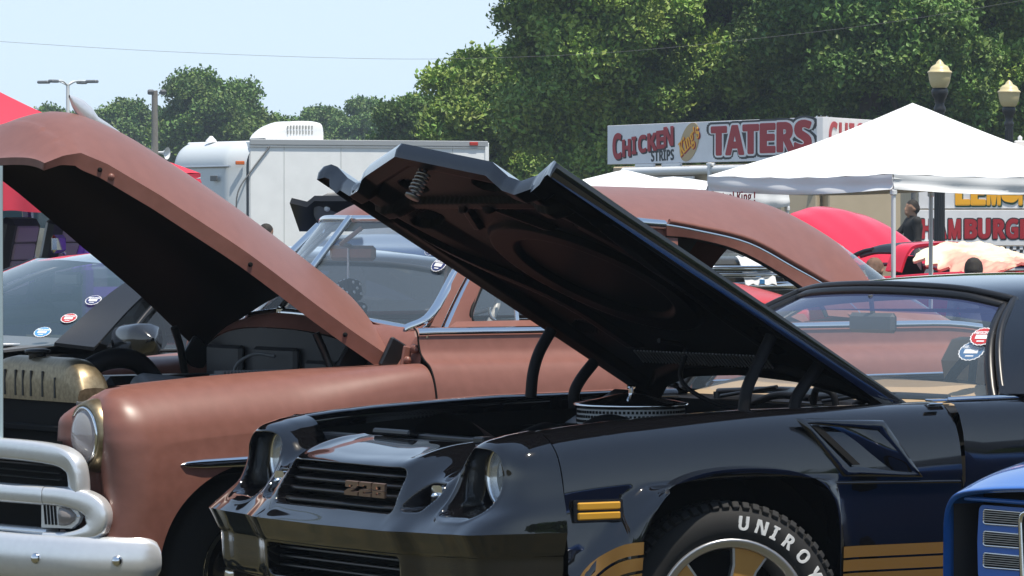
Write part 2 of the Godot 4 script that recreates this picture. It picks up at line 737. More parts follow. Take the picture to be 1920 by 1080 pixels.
func black_car() -> void:
	var car := thing("black_sports_car", "glossy black two-door sports car with its bonnet up and gold-spoked wheel, nearest in the row", "car", Vector3(0.204, 0, -14.961), 3.7001)
	var paint: Material = M.black_paint
	# --- wings
	var fm := black_fender()
	var near := part("front_fender", car, fm, paint)
	var far := part("front_fender", car, flip_mb(fm), paint)
	# --- nose: one skin with the lamp buckets, grille and parking lamps sunk into it
	lamp_hole = round_poly([Vector2(0.552, 0.645), Vector2(0.548, 0.845), Vector2(0.755, 0.838), Vector2(0.765, 0.70), Vector2(0.725, 0.636), Vector2(0.60, 0.634)], 0.085, 6)
	park_hole = round_poly([Vector2(0.385, 0.648), Vector2(0.425, 0.735), Vector2(0.50, 0.742), Vector2(0.512, 0.70), Vector2(0.475, 0.648)], 0.022, 4)
	grille_hole = round_poly([Vector2(-0.36, 0.642), Vector2(-0.345, 0.772), Vector2(0.345, 0.772), Vector2(0.36, 0.642)], 0.03, 5)
	intake_hole = round_poly([Vector2(-0.40, 0.415), Vector2(-0.40, 0.514), Vector2(0.40, 0.514), Vector2(0.40, 0.415)], 0.02, 4)
	var st := nose_stations()
	var rows := skin(st, 15, 15)
	for r in rows.size():
		var row: PackedVector3Array = rows[r]
		for j in row.size():
			var p := row[j]
			var q := Vector2(absf(p.z), p.y)
			if q.x > 0.52:
				var s := inside(lamp_hole, q)
				var back := 0.655 + maxf(0.0, 0.680 - q.y) / 0.045 * 0.24
				p.x = lerpf(p.x, minf(p.x, back), smoothstep(-0.001, 0.012, s))
				p.x += 0.004 * exp(-pow((s + 0.004) / 0.006, 2.0))
			if q.x > 0.37 and q.x < 0.53:
				var s := inside(park_hole, q)
				p.x = lerpf(p.x, minf(p.x, 0.775 + maxf(0.0, 0.665 - q.y) / 0.018 * 0.09), smoothstep(-0.001, 0.009, s))
			if q.x < 0.38:
				var s := inside(grille_hole, q)
				p.x -= 0.10 * smoothstep(-0.001, 0.008, s)
			row[j] = p
		rows[r] = row
	var mb := MB.new()
	mb.grid(rows, false)
	var nose := part("nose_panel", car, mb, paint)
	# --- bumper face under the crease
	var low := []
	for s in st:
		var c: Vector3 = s[7]
		var o := Vector3(1, 0, 0)
		if absf(c.z) > 0.79:
			o = Vector3(0.5, 0, signf(c.z) * 0.85).normalized() if absf(c.z) < 0.86 else Vector3(0.05, 0, signf(c.z))
		var k := 0.55 if absf(c.z) > 0.79 else 1.0
		low.append([c, c, c - o * 0.016 * k + Vector3(0, -0.028, 0), c - o * 0.036 * k + Vector3(0, -0.066, 0), c - o * 0.042 * k + Vector3(0, -0.072, 0), c - o * 0.046 * k + Vector3(0, -0.11, 0), c - o * 0.052 * k + Vector3(0, -0.165, 0), c - o * 0.065 * k + Vector3(0, -0.19, 0), c - o * 0.10 * k + Vector3(0, -0.205, 0), c - o * 0.3 * k + Vector3(0, -0.21, 0)])
	var lr := skin(low, 12, 9)
	for r in lr.size():
		var row: PackedVector3Array = lr[r]
		for j in row.size():
			var p := row[j]
			var s := inside(intake_hole, Vector2(absf(p.z), p.y)) if absf(p.z) < 0.42 else -1.0
			p.x -= 0.16 * smoothstep(-0.001, 0.012, s)
			row[j] = p
		lr[r] = row
	mb = MB.new()
	mb.grid(lr)
	part("bumper_cover", car, mb, paint)
	# --- grille: dark backing, slats with bent ends, emblem
	mb = MB.new()
	mb.box(v(0.745, 0.70, 0), Vector3(0.01, 0.16, 0.70))
	part("grille_backing", car, mb, M.flat_black)
	for k in 4:
		mb = MB.new()
		var y: float = [0.748, 0.718, 0.688, 0.655][k]
		var xf: float = [0.832, 0.842, 0.856, 0.872][k]
		var g := []
		for e in [[-0.352, 0.03], [-0.27, 0.0], [0.27, 0.0], [0.352, 0.03]]:
			g.append(PackedVector3Array([v(xf - 0.075 - e[1], y + 0.010, e[0]), v(xf - e[1], y + 0.004, e[0]), v(xf - e[1] + 0.003, y - 0.001, e[0]), v(xf - e[1], y - 0.008, e[0]), v(xf - 0.075 - e[1], y - 0.012, e[0])]))
		mb.grid(g)
		part("grille_slat", car, mb, M.satin_black)
	badge(car)
	for k in 3:
		mb = MB.new()
		mb.box(v(0.79, 0.495 - 0.028 * k, 0), Vector3(0.1, 0.008, 0.80), Basis(Vector3.BACK, 0.1), 0.002)
		part("intake_slat", car, mb, M.satin_black)
	mb = MB.new()
	mb.box(v(0.735, 0.465, 0), Vector3(0.01, 0.11, 0.82))
	part("intake_backing", car, mb, M.flat_black)
	# --- lamps
	for s in [1.0, -1.0]:
		var c := v(0.662, 0.757, 0.655 * s)
		var bz := MB.new()
		bz.lathe([Vector2(0.098, -0.01), Vector2(0.1, 0.012), Vector2(0.093, 0.02), Vector2(0.088, 0.012)], c, Vector3.RIGHT, 40)
		var rf := MB.new()
		rf.lathe([Vector2(0.001, -0.045), Vector2(0.045, -0.03), Vector2(0.075, -0.008), Vector2(0.088, 0.01)], c, Vector3.RIGHT, 40)
		var ln := MB.new()
		ln.lathe([Vector2(0.088, 0.012), Vector2(0.06, 0.024), Vector2(0.03, 0.03), Vector2(0.001, 0.032)], c, Vector3.RIGHT, 40)
		var h := part("headlight", car, bz, M.chrome)
		part("reflector", h, rf, M.reflector)
		part("lens", h, ln, M.lamp_glass)
		# the smooth tongue on the floor of the bucket
		var pc := v(0.80, 0.697, 0.475 * s)
		var pb := MB.new()
		pb.prism(round_poly([Vector2(-0.03, -0.03), Vector2(-0.03, 0.028), Vector2(0.03, 0.03), Vector2(0.03, -0.03)], 0.014), facing(pc + v(-0.015, 0.002, 0), Vector3(0.0, 0, -1), Vector3.UP), 0.014)
		var ph := part("parking_light", car, pb, M.reflector)
		var pk := MB.new()
		pk.lathe([Vector2(0.010, 0.0), Vector2(0.009, 0.012), Vector2(0.001, 0.018)], pc, Vector3.RIGHT, 12)
		part("bulb", ph, pk, M.chrome)
	# --- side marker, scoop and stripes on the near wing
	side_details(car, near)
	black_wheel(car, v(0.0, 0.335, 0.80), deg_to_rad(-20.0), true)
	black_wheel(car, v(-2.74, 0.335, 0.80), 0.0, false)
	engine_bay(car)
	black_bonnet(car)
	black_cabin(car)


func badge(car: Node3D) -> void:
	# the letters of the emblem as slabs split by a slot, leaning to the right
	var mb := MB.new()
	var x := facing(v(0.868, 0.706, 0.185), Vector3(0.0, 0, -1), Vector3(0.22, 1, 0))
	x.basis.y += x.basis.x * 0.42
	x.basis = x.basis * Basis.from_scale(Vector3(1.62, 0.74, 1.0))
	var slabs := [
		[[-0.072, 0.005], [-0.072, 0.03], [-0.026, 0.03], [-0.026, 0.014], [-0.034, 0.003], [-0.052, 0.003], [-0.043, 0.014], [-0.058, 0.014], [-0.058, 0.005]],
		[[-0.075, -0.03], [-0.075, -0.014], [-0.060, -0.001], [-0.038, -0.001], [-0.053, -0.014], [-0.026, -0.014], [-0.026, -0.03]],
		[[-0.021, 0.012], [-0.021, 0.03], [0.022, 0.03], [0.022, 0.003], [0.007, 0.003], [0.007, 0.017], [-0.007, 0.017], [-0.007, 0.012]],
		[[-0.021, -0.03], [-0.021, -0.004], [-0.012, -0.001], [0.022, -0.001], [0.022, -0.008], [-0.006, -0.011], [-0.006, -0.017], [0.022, -0.017], [0.022, -0.03]],
		[[0.027, 0.003], [0.027, 0.03], [0.072, 0.03], [0.072, 0.003], [0.058, 0.003], [0.058, 0.018], [0.041, 0.018], [0.041, 0.003]],
		[[0.027, -0.018], [0.027, -0.001], [0.072, -0.001], [0.072, -0.018], [0.058, -0.018], [0.058, -0.010], [0.041, -0.010], [0.041, -0.018]],
		[[0.027, -0.03], [0.027, -0.0182], [0.072, -0.0182], [0.072, -0.03]],
	]
	for s in slabs:
		var p := PackedVector2Array()
		for q in s:
			p.append(Vector2(q[0], q[1]))
		mb.prism(p, x, 0.008)
	part("emblem", car, mb, mat("emblem_bronze", Color(0.36, 0.25, 0.2), 0.3, 0.7))


func side_details(car: Node3D, fender: Node3D) -> void:
	var mb := MB.new()
	# marker lamp: bezel and two amber bars
	var mx := facing(v(0.49, 0.664, 0.868), Vector3(-1, 0, -0.012), Vector3.UP)
	mb.prism(round_poly([Vector2(-0.083, -0.032), Vector2(-0.083, 0.032), Vector2(0.083, 0.032), Vector2(0.083, -0.032)], 0.006), mx, 0.008)
	var mk := part("side_marker", car, mb, M.satin_black)
	for y in [0.0145, -0.0145]:
		mb = MB.new()
		mb.box(mx * Vector3(0, y, 0.008), Vector3(0.148, 0.023, 0.014), Basis(), 0.004)
		part("amber_lens", mk, mb, M.amber_lens)
	# engine vent behind the wheel: a raised frame round a scoop
	var o := [v(-0.232, 0.916, 0.85), v(-0.376, 0.738, 0.889), v(-0.672, 0.728, 0.892), v(-0.545, 0.904, 0.867)]
	mb = MB.new()
	var ring := []
	var c: Vector3 = (o[0] + o[1] + o[2] + o[3]) / 4
	var ins := []
	var oo := []
	for lvl in [[0.0, -0.006], [0.004, 0.010], [0.018, 0.012], [0.028, 0.004]]:
		var r := PackedVector3Array()
		var pr := []
		for k in 4:
			var q: Vector3 = o[k]
			var d: Vector3 = (c - q).normalized()
			pr.append(q + d * lvl[0] * 1.6 + v(0, 0, lvl[1]))
		for k in 4:
			for t in 6:
				r.append(pr[k].lerp(pr[(k + 1) % 4], t / 6.0))
		ring.append(r)
		ins = pr
	mb.grid(ring, true, true)
	# scoop plate: sunk at the front edge, flush at the rear
	var rows := []
	for i in 9:
		var row := PackedVector3Array()
		for j in 9:
			var t := j / 8.0
			var a: Vector3 = ins[0].lerp(ins[1], i / 8.0)
			var b: Vector3 = ins[3].lerp(ins[2], i / 8.0)
			var depth := 0.034 * (1.0 - smoothstep(0.12, 0.9, t)) if t > 0.1 else 0.034
			row.append(a.lerp(b, t) + v(0, 0, 0.006 - depth * (1.0 if t > 0.001 else 0.0) + 0.012 * sin(PI * i / 8.0) * t))
		rows.append(row)
	mb.grid(rows)
	part("fender_vent", car, mb, M.black_paint)
	mb = MB.new()
	mb.face([ins[0] + v(-0.004, -0.004, 0.0045), ins[1] + v(-0.004, 0.004, 0.0045), ins[1] + v(-0.035, 0.004, 0.0), ins[0] + v(-0.035, -0.004, 0.0)])
	part("vent_slot", car, mb, M.flat_black)
	# raised body line behind the wheel
	mb = MB.new()
	mb.tube([v(-0.34, 0.7215, 0.888), v(-0.5, 0.719, 0.892), v(-0.815, 0.712, 0.893)], 0.005, 6)
	part("body_line", car, mb, M.black_paint)
	# gold stripes: bands that run along the sill and curve down ahead of the wheel
	for k in 4:
		mb = MB.new()
		var y := 0.529 - 0.041 * k
		var ra := PackedVector3Array()
		var rb := PackedVector3Array()
		for i in 9:
			var x := lerpf(-0.372, -0.818, i / 8.0)
			ra.append(v(x, y, wing_w(x, y) + 0.003))
			rb.append(v(x, y - 0.034, wing_w(x, y - 0.034) + 0.003))
		mb.grid([ra, rb])
		part("gold_stripe", car, mb, M.gold_vinyl)
		mb = MB.new()
		ra = PackedVector3Array()
		rb = PackedVector3Array()
		for i in 13:
			var a := i / 12.0 * 1.25
			var r1 := 0.27 - 0.041 * k
			if r1 < 0.05:
				continue
			var r2 := r1 - 0.033
			for e in [[r1, ra], [r2, rb]]:
				var x: float = 0.372 + sin(a) * e[0] * 1.05
				var yy: float = 0.27 + cos(a) * e[0] * 1.12
				e[1].append(v(x, yy, wing_w(x, yy) + 0.003))
		if ra.size() > 2:
			mb.grid([ra, rb])
			part("gold_stripe", car, mb, M.gold_vinyl)


func black_wheel(car: Node3D, c: Vector3, steer: float, lettered: bool) -> void:
	# the wheel's own axes: z points out of its face
	var w := Node3D.new()
	w.name = "wheel"
	car.add_child(w, true)
	w.position = c
	w.rotation.y = PI + steer
	var R := 0.335
	var prof := []
	for p in [[0.228, 0.095], [0.238, 0.108], [0.255, 0.114], [0.28, 0.116], [0.305, 0.108], [0.322, 0.092], [0.331, 0.07], [0.334, 0.04], [0.335, 0.0], [0.334, -0.06], [0.322, -0.095], [0.29, -0.115], [0.23, -0.1]]:
		prof.append(Vector2(p[0], p[1]))
	var mb := MB.new()
	mb.lathe(prof, Vector3.ZERO, Vector3.BACK, 72)
	# tread blocks on the shoulder
	for k in 66:
		var a := TAU * k / 66.0
		var d := Vector3(cos(a), sin(a), 0)
		var b := Basis(d, Vector3(-sin(a), cos(a), 0), Vector3.BACK)
		mb.box(d * 0.3245 + Vector3(0, 0, 0.083), Vector3(0.026, 0.021, 0.03), b * Basis(Vector3.UP, -0.55), 0.002)
		mb.box(d * 0.334 + Vector3(0, 0, 0.042), Vector3(0.012, 0.023, 0.05), b * Basis(Vector3.RIGHT, 0.3), 0.002)
		mb.box(d * 0.334 + Vector3(0, 0, -0.02), Vector3(0.012, 0.023, 0.05), b * Basis(Vector3.RIGHT, -0.3), 0.002)
	var tyre := part("tyre", w, mb, M.tyre_rubber)
	if lettered:
		var text := "UNIROYAL"
		var rot := 0.0
		for k in text.length():
			var a := deg_to_rad([83.0, 71.5, 62.5, 52.5, 39.5, 26.5, 14.5, 3.0][k])
			var d := Vector3(cos(a), sin(a), 0)
			var x := facing(d * 0.279 + Vector3(0, 0, 0.1145), Vector3(sin(a), -cos(a), 0), d)
			words("letter", tyre, text[k], x, 0.040, M.white_letter, 0.004, "Droid Sans", 0.0, 700, 0.5)
	# rim: machined ring, dish, five forked gold spokes with machined edges
	mb = MB.new()
	mb.lathe([Vector2(0.231, 0.098), Vector2(0.235, 0.108), Vector2(0.229, 0.112), Vector2(0.221, 0.109), Vector2(0.219, 0.103), Vector2(0.210, 0.102), Vector2(0.206, 0.096), Vector2(0.198, 0.05), Vector2(0.19, -0.06)], Vector3.ZERO, Vector3.BACK, 64)
	var rim := part("rim", w, mb, M.machined_rim)
	mb = MB.new()
	mb.lathe([Vector2(0.001, -0.02), Vector2(0.19, -0.025), Vector2(0.193, -0.06)], Vector3.ZERO, Vector3.BACK, 32)
	part("brake_disc", w, mb, M.flat_black)
	for k in 5:
		var a0 := deg_to_rad(90.0 + 72.0 * k - 18.0)
		var b := Basis(Vector3.BACK, a0 - PI / 2)
		var edge := MB.new()
		var gold := MB.new()
		var base := [Vector2(-0.050, 0.045), Vector2(-0.030, 0.085), Vector2(-0.034, 0.13), Vector2(-0.050, 0.177), Vector2(0.050, 0.177), Vector2(0.034, 0.13), Vector2(0.030, 0.085), Vector2(0.050, 0.045)]
		for q in base.size():
			base[q] *= 1.155
		var pa := PackedVector2Array(base)
		var pg := PackedVector2Array()
		for q in base:
			pg.append(Vector2(q.x - signf(q.x) * 0.0075, q.y - (0.0 if q.y > 0.1 else -0.004)))
		edge.prism(pa, Transform3D(b, Vector3(0, 0, 0.055)), 0.028)
		gold.prism(pg, Transform3D(b, Vector3(0, 0, 0.057)), 0.029)
		var sp := part("spoke", rim, edge, M.machined_rim)
		var pp := part("gold_inlay", w, gold, M.gold_paint)
	mb = MB.new()
	mb.lathe([Vector2(0.001, 0.098), Vector2(0.03, 0.096), Vector2(0.036, 0.085), Vector2(0.06, 0.08), Vector2(0.062, 0.05)], Vector3.ZERO, Vector3.BACK, 24)
	part("hub_cap", w, mb, M.gold_paint)


# ---- what is under the bonnet
func engine_bay(car: Node3D) -> void:
	var mb := MB.new()
	for s in [1.0, -1.0]:
		# inner wing: drops from the gutter
		var a := PackedVector3Array()
		var b := PackedVector3Array()
		var c := PackedVector3Array()
		for i in 13:
			var x := lerpf(-0.83, 0.62, i / 12.0)
			var top: Vector3 = side_profile(x)[0]
			a.append(v(x, top.y + 0.002, 0.655 * s))
			b.append(v(x, top.y - 0.09, 0.63 * s))
			c.append(v(x, 0.5, 0.50 * s))
		mb.grid([a, b, c], s < 0)
		# shelf the gutter stands on
		var ledge := MB.new()
		var l1 := PackedVector3Array()
		var l2 := PackedVector3Array()
		for i in 13:
			var x := lerpf(-0.7, 0.5, i / 12.0)
			var top: Vector3 = side_profile(x)[0]
			l1.append(v(x, top.y - 0.042, 0.655 * s))
			l2.append(v(x, top.y - 0.066, 0.56 * s))
		ledge.grid([l1, l2], s < 0)
		part("fender_ledge", car, ledge, M.satin_black)
		# wheel housing and its back wall
		var wh := MB.new()
		var r1 := PackedVector3Array()
		var r2 := PackedVector3Array()
		for i in 17:
			var t := PI * i / 16.0
			r1.append(v(0.02 + cos(t) * 0.42, 0.36 + sin(t) * 0.425, 0.85 * s))
			r2.append(v(0.02 + cos(t) * 0.42, 0.36 + sin(t) * 0.425, 0.45 * s))
		wh.grid([r1, r2], s > 0)
		wh.face([v(-0.45, 0.1, 0.46 * s), v(-0.45, 0.85, 0.46 * s), v(0.48, 0.85, 0.46 * s), v(0.48, 0.1, 0.46 * s)])
		part("wheel_housing", car, wh, M.flat_black)
	part("inner_fender", car, mb, M.flat_black)
	# floor, fire wall, radiator support
	mb = MB.new()
	mb.box(v(-0.1, 0.38, 0), Vector3(1.4, 0.02, 1.1))
	part("belly_pan", car, mb, M.flat_black)
	mb = MB.new()
	mb.box(v(-0.80, 0.70, 0), Vector3(0.03, 0.44, 1.34))
	part("fire_wall", car, mb, M.flat_black)
	mb = MB.new()
	mb.box(v(0.565, 0.825, 0), Vector3(0.07, 0.028, 1.22), Basis(), 0.006)
	mb.box(v(0.52, 0.845, 0.12), Vector3(0.06, 0.016, 0.5), Basis(), 0.004)
	mb.box(v(0.54, 0.848, -0.16), Vector3(0.09, 0.02, 0.22), Basis(Vector3.BACK, 0.2), 0.006)
	mb.box(v(0.55, 0.85, 0.34), Vector3(0.05, 0.02, 0.06), Basis(), 0.005)
	part("radiator_support", car, mb, M.satin_black)
	mb = MB.new()
	mb.box(v(0.50, 0.65, 0), Vector3(0.06, 0.36, 0.72))
	part("radiator", car, mb, M.flat_black)
	# fan shroud: a wide dome behind the radiator
	mb = MB.new()
	var rows := []
	for i in 9:
		var row := PackedVector3Array()
		for j in 17:
			var t := PI * j / 16.0
			var r := lerpf(0.30, 0.20, i / 8.0)
			row.append(v(0.47 - 0.16 * i / 8.0, 0.66 + sin(t) * r * 0.86, cos(t) * r * 1.1))
		rows.append(row)
	mb.grid(rows)
	part("fan_shroud", car, mb, M.hose_black)
	# engine block, valve covers, hoses
	mb = MB.new()
	mb.box(v(-0.12, 0.62, 0), Vector3(0.62, 0.34, 0.46), Basis(), 0.03)
	part("engine_block", car, mb, M.flat_black)
	for s in [1.0, -1.0]:
		mb = MB.new()
		mb.box(v(-0.12, 0.78, 0.24 * s), Vector3(0.52, 0.09, 0.13), Basis(Vector3.RIGHT, -0.35 * s), 0.025)
		part("valve_cover", car, mb, M.satin_black)
	mb = MB.new()
	mb.tube(curve([v(0.42, 0.80, 0.2), v(0.3, 0.845, 0.2), v(0.18, 0.855, 0.12), v(0.08, 0.83, 0.08)], 6), 0.032, 12)
	part("radiator_hose", car, mb, M.hose_black)
	mb = MB.new()
	mb.tube(curve([v(0.22, 0.80, 0.30), v(0.12, 0.865, 0.30), v(0.0, 0.86, 0.26), v(-0.06, 0.82, 0.2)], 6), 0.045, 12)
	part("intake_hose", car, mb, M.hose_black)
	mb = MB.new()
	mb.box(v(-0.42, 0.86, -0.50), Vector3(0.26, 0.10, 0.12), Basis(Vector3.BACK, -0.5), 0.02)
	mb.tube([v(-0.46, 0.84, -0.40), v(-0.36, 0.80, -0.36)], 0.03, 12)
	mb.tube([v(-0.35, 0.90, -0.30), v(-0.30, 0.87, -0.27)], 0.022, 12)
	part("wiper_motor", car, mb, M.satin_black)
	# air cleaner: perforated filter with a chrome lid and wing nut
	var ac := v(-0.20, 0.925, 0.0)
	mb = MB.new()
	mb.lathe([Vector2(0.172, -0.085), Vector2(0.176, -0.07), Vector2(0.17, -0.066), Vector2(0.17, -0.006), Vector2(0.165, 0.0)], ac, Vector3.UP, 48)
	var cl := part("air_cleaner", car, mb, M.filter_mesh)
	mb = MB.new()
	for r in 4:
		for k in 80:
			var a := TAU * (k + 0.5 * (r % 2)) / 80.0
			mb.box(ac + Vector3(cos(a) * 0.1705, -0.015 - 0.0145 * r, sin(a) * 0.1705), Vector3(0.004, 0.0085, 0.0075), Basis(Vector3.UP, -a))
	part("perforation", cl, mb, M.flat_black).set_meta("kind", "stuff")
	mb = MB.new()
	mb.lathe([Vector2(0.176, -0.004), Vector2(0.181, 0.002), Vector2(0.18, 0.009), Vector2(0.172, 0.012), Vector2(0.11, 0.022), Vector2(0.05, 0.036), Vector2(0.02, 0.040), Vector2(0.001, 0.041)], ac, Vector3.UP, 64)
	part("lid", cl, mb, M.chrome)
	mb = MB.new()
	mb.tube([ac + Vector3(0, 0.04, 0), ac + Vector3(0, 0.062, 0)], 0.008, 10)
	mb.box(ac + Vector3(0.0, 0.06, 0), Vector3(0.055, 0.012, 0.012), Basis(Vector3.UP, 0.6), 0.004)
	part("wing_nut", cl, mb, M.chrome)
	# cowl with the wipers at rest
	var cw := []
	for i in 5:
		var row := PackedVector3Array()
		for j in 25:
			var w := lerpf(-0.80, 0.80, j / 24.0)
			var bow := 0.13 * (1.0 - pow(w / 0.78, 2.0))
			row.append(v(lerpf(-0.80, -1.00 + bow, i / 4.0), 0.925 + 0.016 * i / 4.0 - 0.012 * pow(w / 0.8, 2.0), w))
		cw.append(row)
	mb = MB.new()
	mb.grid(cw)
	part("cowl", car, mb, M.satin_black)
	for e in [[v(-0.82, 0.945, -0.42), v(-0.85, 0.96, -0.1), v(-0.87, 0.955, 0.16)], [v(-0.84, 0.945, 0.12), v(-0.90, 0.958, 0.42), v(-0.98, 0.955, 0.62)]]:
		mb = MB.new()
		mb.tube(curve(e, 6), 0.011, 8)
		mb.tube([e[0] + v(0.03, -0.012, 0.06), e[1] + v(0.02, 0.01, 0.0)], 0.007, 6)
		mb.tube([e[0], e[0] + Vector3(0, -0.03, 0)], 0.016, 8)
		part("wiper", car, mb, M.satin_black)
	mb = MB.new()
	mb.tube(curve([v(-0.78, 0.93, 0.40), v(-0.76, 0.955, 0.5), v(-0.77, 0.945, 0.58), v(-0.79, 0.91, 0.60)], 5), 0.014, 8)
	mb.tube(curve([v(-0.74, 0.92, -0.1), v(-0.73, 0.95, 0.05), v(-0.75, 0.945, 0.2)], 5), 0.012, 8)
	mb.tube(curve([v(-0.76, 0.93, 0.2), v(-0.745, 0.975, 0.24), v(-0.76, 0.965, 0.30), v(-0.77, 0.92, 0.31)], 5), 0.012, 8)
	part("wiring_loom", car, mb, M.hose_black)


# ---- the open bonnet; a runs from its hinges to its front edge, n stands off it
func hp(a: float, n: float, w: float) -> Vector3:
	return v(-0.769 + a * 0.866 - n * 0.5, 0.95 + a * 0.5 + n * 0.866, w)


func bonnet_end(w: float) -> float:
	return pw(absf(w), [[0.0, 1.615], [0.38, 1.49], [0.42, 1.465], [0.48, 1.45], [0.56, 1.448], [0.62, 1.46], [0.66, 1.472], [0.69, 1.478]])


func bonnet_start(w: float) -> float:
	return pw(absf(w), [[0.0, 0.17], [0.3, 0.15], [0.5, 0.09], [0.62, 0.02], [0.69, -0.01]])


func bonnet_top(a: float, w: float) -> float:
	var q := absf(w)
	var front := pw(q, [[0.0, -0.016], [0.36, -0.016], [0.43, -0.048], [0.49, -0.056], [0.56, -0.036], [0.63, -0.004], [0.66, 0.0], [0.69, -0.012]])
	var rear := 0.024 * (1.0 - pow(q / 0.69, 2.0)) - 0.006 * smoothstep(0.6, 0.69, q)
	return lerpf(rear, front, smoothstep(0.55, 1.42, a))


func relief(t: float, w: float, a: float) -> float:   # pressed ribs of the inner panel
	var d := 0.0
	var e := minf(minf(t, 1.0 - t) * 1.4, 0.68 - absf(w))
	d += 0.024 * smoothstep(0.055, 0.07, e)
	var o := Vector2((a - 0.80) / 0.33, w / 0.33).length()
	d -= 0.018 * smoothstep(0.17, 0.12, absf(o - 0.95))
	var x := absf(w) - (0.40 + 0.20 * smoothstep(0.5, 1.3, a))
	d -= 0.020 * smoothstep(0.035, 0.024, absf(x)) * smoothstep(0.3, 0.34, a)
	d -= 0.018 * smoothstep(0.028, 0.02, absf(a - 1.30)) * smoothstep(0.56, 0.54, absf(w))
	d -= 0.018 * smoothstep(0.025, 0.018, absf(absf(w) - (1.30 - a) * 0.9 - 0.06)) * smoothstep(1.12, 1.14, a) * smoothstep(1.3, 1.28, a)
	for c in [Vector2(1.40, 0.22), Vector2(1.21, 0.40), Vector2(0.45, 0.52)]:
		var h := Vector2((a - c.x) / 0.035, (absf(w) - c.y) / 0.07).length()
		d += 0.02 * smoothstep(1.05, 0.9, h)
	return d


func black_bonnet(car: Node3D) -> void:
	var nw := 180
	var na := 180
	var top := []
	var under := []
	for i in na + 1:
		var t := float(i) / na
		var r1 := PackedVector3Array()
		var r2 := PackedVector3Array()
		for j in nw + 1:
			var w := lerpf(-0.69, 0.69, float(j) / nw)
			var a := lerpf(bonnet_start(w), bonnet_end(w), t)
			var n := bonnet_top(a, w)
			r1.append(hp(a, n, w))
			var g := 0.048 - relief(t, w, a)
			r2.append(hp(a, n - g, w))
		top.append(r1)
		under.append(r2)
	var mb := MB.new()
	mb.grid(top)
	var rim := [PackedVector3Array(), PackedVector3Array(), PackedVector3Array()]
	for e in 4:
		var n := nw if e % 2 == 0 else na
		for k in n:
			var i := 0 if e == 0 else k if e == 1 else na if e == 2 else na - k
			var j := k if e == 0 else nw if e == 1 else nw - k if e == 2 else 0
			var p: Vector3 = top[i][j]
			var q: Vector3 = under[i][j]
			rim[0].append(p)
			rim[1].append(p.lerp(q, 0.5) + (p - hp(0.8, 0, 0)).normalized() * 0.006)
			rim[2].append(q)
	mb.grid(rim, false, true)
	var bon := part("bonnet", car, mb, M.black_paint)
	mb = MB.new()
	mb.grid(under, true)
	part("inner_panel", bon, mb, M.under_bonnet)
	# louvres near the rear edge
	mb = MB.new()
	for k in 40:
		var w := lerpf(-0.43, 0.30, k / 39.0)
		mb.tube([hp(0.245, -0.030, w - 0.012), hp(0.315, -0.026, w + 0.02)], 0.0035, 5)
	part("louvre_row", bon, mb, M.machined_rim).set_meta("kind", "stuff")
	# latch spring and pin under the front
	mb = MB.new()
	var path := []
	for k in 90:
		var a := TAU * k / 15.0
		var c := hp(1.50, -0.05 - 0.075 * k / 90.0, 0.0)
		path.append(c + (Vector3(0.866, 0.5, 0) * cos(a) + Vector3(0, 0, 1) * sin(a)) * 0.019)
	mb.tube(path, 0.0045, 6)
	mb.tube([hp(1.50, -0.03, 0), hp(1.50, -0.14, 0)], 0.007, 8)
	mb.lathe([Vector2(0.001, 0), Vector2(0.024, 0.0), Vector2(0.024, 0.008), Vector2(0.012, 0.013), Vector2(0.001, 0.013)], hp(1.50, -0.142, 0), Vector3(-0.5, 0.866, 0), 20)
	part("latch_spring", bon, mb, mat("dull_steel", Color(0.3, 0.29, 0.27), 0.35, 0.9))
	# hinges: two curved arms each side
	for e in [[v(-0.316,1.156,0.6), v(-0.265,1.067,0.6), v(-0.226,0.995,0.6), v(-0.21,0.906,0.6)], [v(-0.494,1.063,0.6), v(-0.44,1.004,0.6), v(-0.408,0.959,0.6), v(-0.398,0.902,0.6)], [v(-0.286,1.151,-0.6), v(-0.237,1.075,-0.6), v(-0.215,1.01,-0.6), v(-0.206,0.932,-0.6)], [v(-0.452,1.044,-0.6), v(-0.398,0.986,-0.6), v(-0.375,0.946,-0.6), v(-0.373,0.894,-0.6)]]:
		mb = MB.new()
		mb.tube(curve(e, 6), 0.0195, 10)
		part("hinge_arm", car, mb, M.hose_black)
	# cable that hangs from the bonnet
	mb = MB.new()
	mb.tube(curve([hp(0.42, -0.04, -0.12), v(-0.50, 1.10, -0.14), v(-0.47, 1.0, -0.12), v(-0.52, 0.93, -0.02), v(-0.60, 0.90, 0.1)], 6), 0.008, 6)
	part("release_cable", car, mb, M.hose_black)


